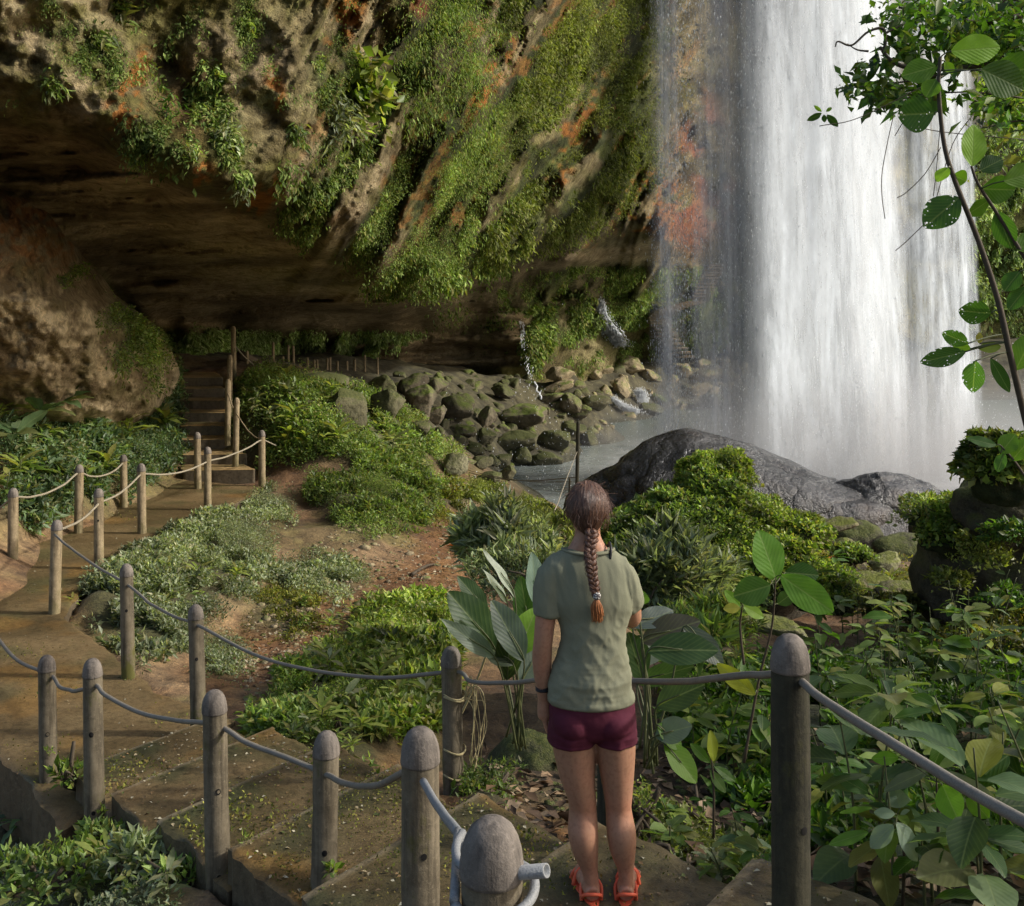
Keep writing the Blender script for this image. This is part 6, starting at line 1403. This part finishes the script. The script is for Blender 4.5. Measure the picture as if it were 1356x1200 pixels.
# jungle fill
GJ = 'leafy saplings crowding the slope on the right'
JL = ['dark green broad-leaved sapling in the crowd on the right-hand slope', 'mid green sapling with spreading leaves on the right-hand slope', 'grey-green dull-leaved sapling on the right-hand slope', 'fresh green sapling with glowing leaves on the right-hand slope']
RJ = np.random.default_rng(11); kk = 0
for n_, poly, hr, Lr in ((62, [(1080, 830), (1356, 850), (1450, 900), (1450, 1230), (1085, 1230), (1085, 950)], (.25, .8), (.12, .25)), (26, [(860, 900), (1030, 850), (1045, 1050), (930, 1060), (870, 1000)], (.2, .6), (.1, .2)), (16, [(1060, 800), (1200, 850), (1356, 880), (1200, 930)], (.4, .9), (.12, .2)), (9, [(1070, 830), (1200, 850), (1356, 900), (1356, 1000), (1100, 960)], (.7, 1.15), (.15, .24)), (10, [(850, 1080), (1000, 1100), (1040, 1210), (900, 1200)], (.1, .25), (.06, .1))):
    q = 0
    while q < n_:
        px, py = RJ.uniform(840, 1460), RJ.uniform(790, 1230)
        if not inpoly(px, py, poly): continue
        g = gpt(px, py)
        if g[1] < 2.9 or g[1] > 14: q += 1; continue
        ty = int(RJ.choice([0, 0, 0, 1, 1, 2, 3])); sapling(g, RJ.uniform(*hr), int(RJ.integers(7, 13)), RJ.uniform(*Lr), ['deep', 'fresh', 'blue', 'bright'][ty], JL[ty], GJ, seed=1000 + kk, ratio=RJ.uniform(.38, .6), whorl=RJ.uniform() < .4); kk += 1; q += 1
# silvery narrow-leaved shrubs behind the woman
for i, (px, py, d, r, n, pal, lab) in enumerate([
    (672, 735, 9.6, (.42, .4, .36), 3600, 'pale', 'silvery narrow-leaved bush behind the left shoulder of the woman'), (735, 720, 10.2, (.35, .3, .34), 2600, 'olive', 'narrow-leaved bush right behind the head of the woman'),
    (700, 785, 8.6, (.4, .3, .35), 2600, 'pale', 'dark narrow-leaved bush between the paddle leaves and the silvery bush'),
    (885, 795, 8.8, (.5, .4, .42), 5200, 'pale', 'grey-green bamboo-like bush right of the woman below the ivy mound'), (935, 850, 7.8, (.35, .3, .25), 2400, 'fresh', 'bamboo-like bush in front of the pale mossy boulder')]):
    shrub_on('shrub', P(px, py, d), r, n, .11, pal, lab, 'shrub', 130 + i, ratio=.2, core=False, lumps=.5, up=.4, droop=.0)
# big-leaved plants under the left rock
def rosette(c, n, L, pal, lab, seed, ratio=.4, group=None, elr=(.1, .9)):
    r = random.Random(seed); root = empty('broad_leaf_plant', c); tag(root, lab, 'plant', group)
    for k in range(n):
        az = k * 2.4 + r.uniform(-.3, .3); el = r.uniform(*elr); l = L * r.uniform(.7, 1.2); dr = np.array([math.cos(az) * math.cos(el), math.sin(az) * math.cos(el), math.sin(el)])
        leaf_part(root, np.array(c) + dr * .05, np.array(c) + dr * l, l * ratio, np.array([0, 0, 1.]) + rng.normal(size=3) * .2, leafcol(pal, r), bend=r.uniform(.2, .5), fold=.25, nl=8, nw=4)
GR = 'broad-leaved plants on the blue-green slope'
for i, (px, py) in enumerate([(55, 560), (80, 548), (20, 590), (35, 640), (15, 690), (60, 660), (45, 720), (10, 730)]):
    g = P(px, py, float(np.interp(px, [0, 100], [14.4, 16.8]))); rosette(g + [0, 0, .15], 9, .45, 'blue', 'blue-green broad-leaved plant growing under the left rock', 400 + i, group=GR)
# bottom left plants
rosette(hit(30, 1110)[0] + [0, 0, .12], 16, .28, 'blue', 'spiky long-leaved plant at the lower left below the path edge', 431, ratio=.13, elr=(.0, 1.1))
rosette(np.array([-1.02, 2.35, 1.18]), 7, .2, 'pale', 'pale round leaves poking in at the very bottom left corner', 432, ratio=.75, elr=(.2, .9))
for i, (px, py, d, r, n, pal, lab) in enumerate([(190, 1150, 5.6, (.2, .16, .16), 420, 'pale', 'pale leafy weed between the near posts at lower left'), (135, 1120, 6.1, (.13, .1, .12), 220, 'fresh', 'small weed at the base of the orange-striped post'),
                                            (240, 1165, 5.4, (.14, .1, .08), 200, 'fresh', 'low weed left of the yellow-streaked post'), (60, 1170, 5.6, (.3, .2, .14), 600, 'fresh', 'green weeds filling the lower left corner'), (90, 1035, 7.0, (.1, .08, .09), 130, 'bright', 'tiny bright weed between the two close posts'),
                                            (645, 1065, 6.1, (.16, .1, .12), 260, 'fresh', 'small leafy weed at the foot of the wrapped post'), (850, 1090, 4.9, (.06, .06, .14), 110, 'bright', 'grassy weed beside the right calf of the woman'), (865, 1150, 4.5, (.15, .1, .08), 220, 'fresh', 'low weeds right of the sandals'),
                                            (440, 985, 7.6, (.3, .2, .16), 900, 'fresh', 'weed clump beside the top of the near steps')]):
    shrub_on('weed', P(px, py, d), r, n, .05, pal, lab, 'weed', 160 + i, ratio=.42, core=False, lumps=.5, up=.4)
# weeds sprouting from bolt holes
for i, (px, py, d) in enumerate([(135, 1080, 6.28), (318, 1150, 5.1), (325, 1120, 5.1), (440, 1160, 4.68), (66, 1000, 7.2)]):
    shrub_on('weed', P(px, py, d), (.022, .02, .05), 22, .035, 'bright', ['little plant sprouting from the orange-striped post', 'sprig growing low on the yellow-streaked post', 'upper sprig on the yellow-streaked post', 'sprig hanging from the lower hole of the fourth near post', 'tiny sprig in the upper hole of the slim far-left post'][i], 'weed', 190 + i, ratio=.4, core=False, wood=False)

# the tree reaching in from the right
HB_, SB, DG = (.1, .2, .02), (.2, .36, .03), (.045, .11, .02)
feature_sapling([P(1420, 760, 3.3), P(1372, 610, 3.25), P(1340, 480, 3.2), P(1322, 400, 3.2), P(1296, 320, 3.2), P(1264, 238, 3.2), P(1250, 190, 3.2), P(1243, 120, 3.2), P(1245, 76, 3.2)],
    [LF(1260, 68, 1326, 62, 40, 3.15, SB), LF(1240, 88, 1195, 100, 34, 3.25, (.08, .17, .02)), LF(1240, 105, 1226, 128, 26, 3.2, HB_), LF(1237, 150, 1190, 152, 50, 3.2, DG, 'holeleaf'), LF(1256, 222, 1240, 240, 22, 3.15, SB), LF(1262, 232, 1280, 240, 24, 3.2, (.12, .24, .02)),
     LF(1270, 262, 1224, 300, 46, 3.2, DG, 'holeleaf'), LF(1252, 82, 1262, 98, 14, 3.2, SB), LF(1300, 92, 1356, 118, 52, 3.1, (.06, .12, .015)), LF(1310, 95, 1390, 90, 48, 3.15, (.07, .15, .02)), LF(1312, 415, 1270, 412, 34, 3.2, DG, 'holeleaf'),
     LF(1282, 455, 1248, 441, 22, 3.15, DG, 'holeleaf'), LF(1278, 466, 1220, 480, 26, 3.2, DG, 'holeleaf'), LF(1292, 478, 1287, 520, 32, 3.15, DG, 'holeleaf'), LF(1285, 462, 1262, 458, 16, 3.2, SB), LF(1296, 462, 1326, 458, 16, 3.2, (.2, .26, .03)), LF(1297, 455, 1297, 440, 9, 3.2, (.3, .26, .06)), LF(1312, 475, 1338, 520, 18, 3.2, DG), LF(1345, 490, 1370, 440, 34, 3.2, HB_)],
    'slender dark stem at the right edge bearing large backlit insect-eaten leaves', rad=.011, name='leafy_sapling')
feature_sapling([P(1440, 470, 3.4), P(1375, 370, 3.4), P(1325, 290, 3.4), P(1296, 245, 3.4), P(1286, 220, 3.4)],
    [LF(1287, 220, 1291, 165, 38, 3.4, SB), LF(1298, 226, 1328, 210, 28, 3.4, (.03, .07, .015)), LF(1300, 250, 1345, 252, 38, 3.4, (.07, .16, .02)), LF(1310, 265, 1282, 285, 26, 3.45, HB_), LF(1330, 240, 1380, 225, 34, 3.3, (.12, .22, .02)), LF(1320, 280, 1340, 330, 30, 3.4, DG), LF(1350, 360, 1330, 385, 26, 3.4, DG), LF(1345, 330, 1385, 315, 34, 3.4, HB_), LF(1360, 380, 1335, 410, 24, 3.4, DG)],
    'second leafy stem leaning in from the right edge behind the first', rad=.008, name='leafy_sapling')
feature_sapling([P(1400, 700, 3.9), P(1350, 620, 3.9), P(1325, 590, 3.9)], [LF(1320, 590, 1282, 580, 14, 3.9, DG), LF(1325, 600, 1345, 575, 26, 3.9, (.1, .2, .02)), LF(1340, 610, 1365, 580, 26, 3.9, HB_), LF(1330, 600, 1320, 625, 18, 3.9, DG)], 'low leafy stem at the right edge above the overgrown boulder', rad=.006, name='leafy_sapling')
# leafy branches of the tree above
tree = empty('tree', (8.2, 7.0, 0)); tag(tree, 'small-leaved tree whose fine branches hang in from the top right corner', 'tree')
m = MB(); m.tube(smoothpath([(8.2, 7.0, -.5), (8.3, 7.1, 2.5), (7.8, 7.0, 5), (6.5, 7.0, 6.2), (5.2, 7.0, 6.0)], 8), np.linspace(.16, .05, 33), 12); m.build('trunk', M['twig'], tree)
def branchlet(pts, rad, parent=tree):
    m = MB(); q = smoothpath(pts, 6); m.tube(q, np.linspace(rad, rad * .35, len(q)), 6); m.build('branch', M['twig'], parent); return q
dB = 7.0
br = [branchlet([(5.2, 7.0, 6.0), P(1500, -20, dB), P(1356, 60, dB), P(1290, 88, dB), P(1210, 90, dB), P(1180, 80, dB), P(1165, 62, dB)], .03),
      branchlet([P(1171, 75, dB), P(1171, 40, dB), P(1150, 42, dB), P(1128, 60, dB), P(1110, 55, dB), P(1106, 62, dB)], .012), branchlet([P(1150, 68, dB), P(1135, 66, dB), P(1122, 58, dB)], .008), branchlet([P(1171, 45, dB), P(1200, 30, dB)], .01),
      branchlet([P(1290, 88, dB), P(1240, 100, dB), P(1200, 108, dB), P(1160, 112, dB), P(1120, 118, dB)], .01), branchlet([P(1356, 130, dB), P(1280, 122, dB), P(1200, 130, dB), P(1150, 150, dB)], .007), branchlet([P(1356, 20, dB), P(1300, 30, dB), P(1250, 20, dB), P(1190, 10, dB)], .02), branchlet([P(1430, 170, dB), P(1356, 160, dB), P(1300, 170, dB)], .01)]
cen = []
RT = np.random.default_rng(21)
for px, py, sx_, sy_, n in [(1190, 20, 30, 18, 90), (1240, 15, 50, 25, 220), (1300, 20, 50, 30, 300), (1340, 60, 40, 40, 280), (1260, 60, 35, 25, 130), (1200, 55, 25, 12, 60), (1150, 112, 26, 10, 60), (1185, 125, 25, 14, 80), (1120, 115, 8, 5, 12), (1165, 135, 18, 8, 30), (1230, 125, 30, 14, 60), (1080, 152, 1, 1, 0), (1330, 140, 40, 20, 120), (1170, 82, 10, 6, 14), (1150, 85, 8, 5, 8)]:
    n = int(n * .5); cen.append(np.stack([RT.normal(px, sx_ * .6, n), RT.normal(py, sy_ * .6, n), RT.uniform(6.3, 7.8, n)], -1))
cen = np.vstack(cen); Pt = np.stack([(cen[:, 0] - CX) / F * cen[:, 2], cen[:, 2], CZ - (cen[:, 1] - HY) / F * cen[:, 2]], -1)
n = len(Pt); Pt = np.repeat(Pt, 3, 0) + RT.normal(size=(n * 3, 3)) * .035
N = nrmz(RT.normal(size=(len(Pt), 3)) * .6 + [0, -.3, .8]); M['treeleaf'] = leaf_mat('tree_leaf', .32, .5, .3)
leafcloud('foliage', Pt, N, .08, 'deep', ratio=.48, out=.1, up=-.1, droop=.15, spread=1., mat='treeleaf', parent=tree, clumpf=2.)
for k, (bx, by, tx_, ty, w_) in enumerate([(1088, 150, 1070, 160, 9), (1095, 152, 1110, 168, 10), (1091, 152, 1092, 162, 7), (1088, 148, 1078, 140, 5), (1094, 148, 1102, 142, 5)]):
    leaf_part(tree, P(bx, by, 6.8), P(tx_, ty, 6.8), w_ / F * 6.8, CAM - P(bx, by, 6.8) + rng.normal(size=3), DG if k < 3 else SB)
for pts in ([(1184, 150), (1175, 190), (1168, 230), (1168, 260), (1172, 290)], [(1246, 195), (1225, 230), (1200, 255), (1188, 262)], [(1226, 295), (1200, 320), (1186, 332)], [(1200, 155), (1185, 180)], [(1085, 167), (1140, 155), (1250, 100)], [(1245, 165), (1240, 225), (1236, 260)], [(1290, 150), (1262, 190), (1240, 262)], [(1356, 185), (1250, 175), (1200, 165)]):
    m = MB(); m.tube(smoothpath([P(a, b, 5.2) for a, b in pts], 6), .0022, 4); m.build('twig', M['twig'], tree)
# crown of the same tree outside the frame: it throws the broken shade on the right-hand slope
q = RT.normal(size=(5200, 3)) * [1.0, 1.9, .8] + [7.6, 5.6, 3.9]; cl = fbm(q * .9, 2, 33); q = q[cl > .02]
q = q[(q[:, 0] / q[:, 1]) > .56]
leafcloud('foliage', q, nrmz(RT.normal(size=(len(q), 3)) + [0, 0, 1.]), .22, 'fresh', ratio=.5, out=.3, up=0, spread=1., mat='treeleaf', parent=tree)
bk = empty('background_tree', P(1340, 160, 18)); tag(bk, 'pale yellow-green foliage of a farther tree behind the top right branches', 'tree')
cen = np.stack([RT.normal(1345, 30, 900), RT.normal(150, 32, 900), RT.uniform(16, 20, 900)], -1); Pt = np.stack([(cen[:, 0] - CX) / F * cen[:, 2], cen[:, 2], CZ - (cen[:, 1] - HY) / F * cen[:, 2]], -1)
leafcloud('foliage', Pt, nrmz(RT.normal(size=(900, 3)) + [0, 0, 1.]), .2, 'fresh', ratio=.45, mat='treeleaf', parent=bk)
m = MB(); m.tube(smoothpath([P(1480, 420, 18), P(1420, 300, 18), P(1370, 180, 18), P(1330, 130, 18)], 6), np.linspace(.12, .03, 19), 7); m.build('trunk', M['twig'], bk)
# sprouts of other weeds standing in the ground cover: three kinds, copied
def copy_tree(o, loc, rz, sc_, lab=None):
    c = o.copy(); col.objects.link(c); c.location = loc; c.rotation_euler = (0, 0, rz); c.scale = (sc_,) * 3
    for ch in o.children:
        k = ch.copy(); col.objects.link(k); k.parent = c
    return c
protos = []
GS = 'leafy sprouts scattered in the low plants'
for i, (pal, ratio, L, n) in enumerate([('pale', .3, .2, 14), ('fresh', .5, .16, 12), ('bright', .22, .26, 16)]):
    root = empty('sprout', (0, 0, 0)); m = MB(); m.tube(smoothpath([(0, 0, -.05), (.01, 0, .12), (.0, .02, .26)], 4), .006, 5); m.build('stem', M['stem'], root)
    V, Fc = [], []; mb2 = MB(); r = random.Random(i)
    for k in range(n):
        az = k * 2.4; el = r.uniform(-.1, .9); z0 = r.uniform(.05, .26); dr = np.array([math.cos(az) * math.cos(el), math.sin(az) * math.cos(el), math.sin(el)]); l = L * r.uniform(.6, 1.2)
        v_, f_, u_ = bigleaf(np.array([0, 0, z0]), np.array([0, 0, z0]) + dr * l, l * ratio, [0, 0, 1.] + rng.normal(size=3) * .2, bend=r.uniform(.2, .5), fold=.2, nl=6, nw=2); mb2.add(v_, f_, leafcol(pal, r), u_)
    mb2.build('leaves', M['bigleaf'], root); protos.append(root)
SL = ['pale sprout with narrow leaves among the low plants', 'fresh green sprout with oval leaves among the low plants', 'yellow-green sprout with long thin leaves among the low plants']
k = 0; used = set()
for poly, n, s0 in (([(318, 530), (400, 505), (560, 580), (570, 640), (430, 622), (330, 600)], 26, 1.3), ([(88, 808), (205, 712), (300, 690), (350, 760), (200, 880)], 16, .55), ([(395, 905), (500, 825), (600, 815), (590, 930), (520, 1000), (420, 960)], 20, .8), ([(330, 965), (440, 960), (500, 1010), (400, 1010)], 8, .6),
                 ([(0, 690), (0, 580), (130, 540), (230, 530), (220, 600), (110, 670)], 26, 1.4), ([(0, 1130), (120, 1150), (230, 1190), (0, 1220)], 16, .5), ([(1040, 700), (1200, 770), (1330, 820), (1200, 840)], 14, .9), ([(850, 1080), (1040, 1120), (1040, 1200), (900, 1200)], 10, .4), ([(300, 860), (430, 790), (560, 790), (400, 860)], 8, .5)):
    q = 0
    while q < n:
        a, b = RJ.uniform(-10, 1356), RJ.uniform(490, 1220)
        if not inpoly(a, b, poly): continue
        g = hit(a, b)[0]; i = k % 3; t_, s_ = .8 * g[0] - .6 * g[1], .6 * g[0] + .8 * g[1]
        q += 1
        if t_ > -6.7 and lx(t_) < s_ < rx(t_): continue
        if i in used: o = copy_tree(protos[i], g, RJ.uniform(0, 6.28), s0 * RJ.uniform(.6, 1.3))
        else: o = protos[i]; o.location = g; o.scale = (s0,) * 3; used.add(i)
        tag(o, SL[i], 'sprout', GS); k += 1
# leaf litter, sticks, gravel
def litter(name, poly, n, size, cols, lab, up=.012, zr=.03):
    b = np.array([[p[0], p[1]] for p in poly]); px = []; py = []
    while len(px) < n:
        a, c = RT.uniform(b[:, 0].min(), b[:, 0].max(), 400), RT.uniform(b[:, 1].min(), b[:, 1].max(), 400); k = inpoly(a, c, poly); px += list(a[k]); py += list(c[k])
    g = hit(px[:n], py[:n]); N = surf_normals(g[:, 0], g[:, 1]); Pt = g + N * up + [0, 0, 1] * RT.uniform(0, zr, (n, 1)); tg = nrmz(np.cross(N, RT.normal(size=(n, 3))))
    cc_ = np.array(cols)[RT.integers(0, len(cols), n)] * RT.uniform(.6, 1.2, (n, 1)); L = size * RT.uniform(.5, 1.3, n)
    V, Fc, C = leaves_arrays(Pt, tg + N * RT.uniform(-.1, .5, (n, 1)), N + RT.normal(size=(n, 3)) * .4, L, L * RT.uniform(.35, .6, n), cc_)
    o = mesh_np(name, V, Fc, M['dry'], C=C, smooth=False); tag(o, lab, 'fallen leaves', kind='stuff')
BRN = [(.13, .075, .035), (.2, .13, .07), (.07, .04, .02), (.28, .2, .12)]
litter('leaf_litter', [(640, 1000), (900, 980), (1356, 960), (1356, 1200), (880, 1200), (640, 1100)], 1500, .1, BRN, 'brown fallen leaves on the dark soil at lower right')
litter('leaf_litter', [(300, 850), (430, 780), (600, 680), (730, 680), (640, 830), (480, 820), (330, 930)], 2000, .05, BRN + [(.35, .3, .2)], 'small brown leaf debris on the reddish earth')
litter('red_leaves', [(625, 700), (668, 700), (668, 722), (600, 730)], 20, .2, [(.6, .08, .015), (.65, .2, .02)], 'scattered red and orange leaves on the muddy patch')
litter('red_leaves', [(1190, 800), (1240, 810), (1235, 830), (1195, 822)], 26, .2, [(.55, .05, .02), (.5, .16, .08), (.6, .5, .42)], 'red and pinkish fallen leaves on the grey flat slab', .05)
litter('red_leaves', [(1045, 690), (1075, 700), (1150, 770), (1040, 760)], 12, .22, [(.6, .1, .02), (.5, .03, .02)], 'few red leaves between the ivy mound and stepping rocks', .08)
for i, (p0, p1, r_) in enumerate([((545, 768), (575, 752), .03), ((1180, 985), (1100, 1000), .02), ((870, 1080), (950, 1110), .02), ((900, 1010), (925, 1075), .018), ((1000, 1105), (1040, 1125), .02)]):
    a, b = gpt(*p0), gpt(*p1); m = MB(); m.tube(smoothpath([a + [0, 0, .03], (a + b) / 2 + [.03, .02, .06], b + [0, 0, .02]], 5), np.linspace(r_, r_ * .4, 11), 7)
    tag(m.build('fallen_stick', M['twig']), ['pale driftwood stick on the bare earth', 'dead stick under the slanting cable', 'stick on the brown soil right of the woman', 'bent root-like stick below the broad drooping leaves', 'short stick left of the tall dark post'][i], 'stick')
# gravel and clods over the earth
def stones(poly, n, s, lab, mat):
    b = np.array(poly, float); px = []; py = []
    while len(px) < n:
        a, c = RT.uniform(b[:, 0].min(), b[:, 0].max(), 400), RT.uniform(b[:, 1].min(), b[:, 1].max(), 400); k = inpoly(a, c, poly); px += list(a[k]); py += list(c[k])
    g = hit(px[:n], py[:n]); Vs, Fs = rock_mesh((0, 0, 0), (1, 1, .6), 9, sub=1, nz=.25); Vs = np.asarray(Vs); k = len(Vs)
    sc_ = s * RT.gamma(2., .5, n); A = RT.uniform(0, 6.28, n); c_, s_ = np.cos(A), np.sin(A)
    V = Vs[None] * sc_[:, None, None] * RT.uniform(.6, 1.3, (n, 1, 3)); V = np.stack([V[..., 0] * c_[:, None] - V[..., 1] * s_[:, None], V[..., 0] * s_[:, None] + V[..., 1] * c_[:, None], V[..., 2]], -1) + g[:, None]
    Fc = (Fs[None] + (np.arange(n) * k)[:, None, None]).reshape(-1, 3); o = mesh_np('gravel', V.reshape(-1, 3), Fc, M[mat]); tag(o, lab, 'gravel', kind='stuff')
stones([(300, 850), (430, 700), (560, 650), (730, 670), (640, 830), (480, 830), (330, 940)], 1500, .022, 'pebbles and clods on the reddish earth', 'tan')
stones([(640, 1030), (1040, 1030), (1040, 1200), (860, 1200), (700, 1060)], 700, .018, 'dark clods and grit on the soil around the woman', 'darkrock')


# ------------------------------------------------------------------ light and camera
SUN_AZ, SUN_EL = math.radians(93), math.radians(32)       # azimuth from +Y towards +X
w = bpy.data.worlds.new('World'); sc.world = w; w.use_nodes = True
nt = w.node_tree; nt.nodes.clear()
sky = nt.nodes.new('ShaderNodeTexSky'); sky.sky_type = 'NISHITA'; sky.sun_disc = False
sky.sun_elevation = SUN_EL; sky.sun_rotation = SUN_AZ; sky.dust_density = 3.5
bg = nt.nodes.new('ShaderNodeBackground'); bg.inputs[1].default_value = .2
wo = nt.nodes.new('ShaderNodeOutputWorld'); nt.links.new(sky.outputs[0], bg.inputs[0]); nt.links.new(bg.outputs[0], wo.inputs[0])
sd = bpy.data.lights.new('sun', 'SUN'); sd.energy = 4.1; sd.angle = math.radians(2.5); sd.color = (1., .965, .9)
so = bpy.data.objects.new('sun', sd); col.objects.link(so)
toward = Vector((math.sin(SUN_AZ) * math.cos(SUN_EL), math.cos(SUN_AZ) * math.cos(SUN_EL), math.sin(SUN_EL)))
so.rotation_euler = (-toward).to_track_quat('-Z', 'Y').to_euler()
cd = bpy.data.cameras.new('camera'); co = bpy.data.objects.new('camera', cd); col.objects.link(co)
co.location = (0, 0, CZ); co.rotation_euler = (math.pi / 2, 0, 0)
cd.sensor_width = 36; cd.lens = F / 1356 * 36; cd.shift_y = -200 / 1356; cd.clip_end = 1000
sc.camera = co
sc.render.engine = 'CYCLES'
sc.view_settings.view_transform = 'Standard'; sc.view_settings.look = 'None'; sc.view_settings.exposure = 0
sc.cycles.transparent_max_bounces = 24; sc.cycles.max_bounces = 8; sc.cycles.diffuse_bounces = 6
sc.cycles.use_denoising = True
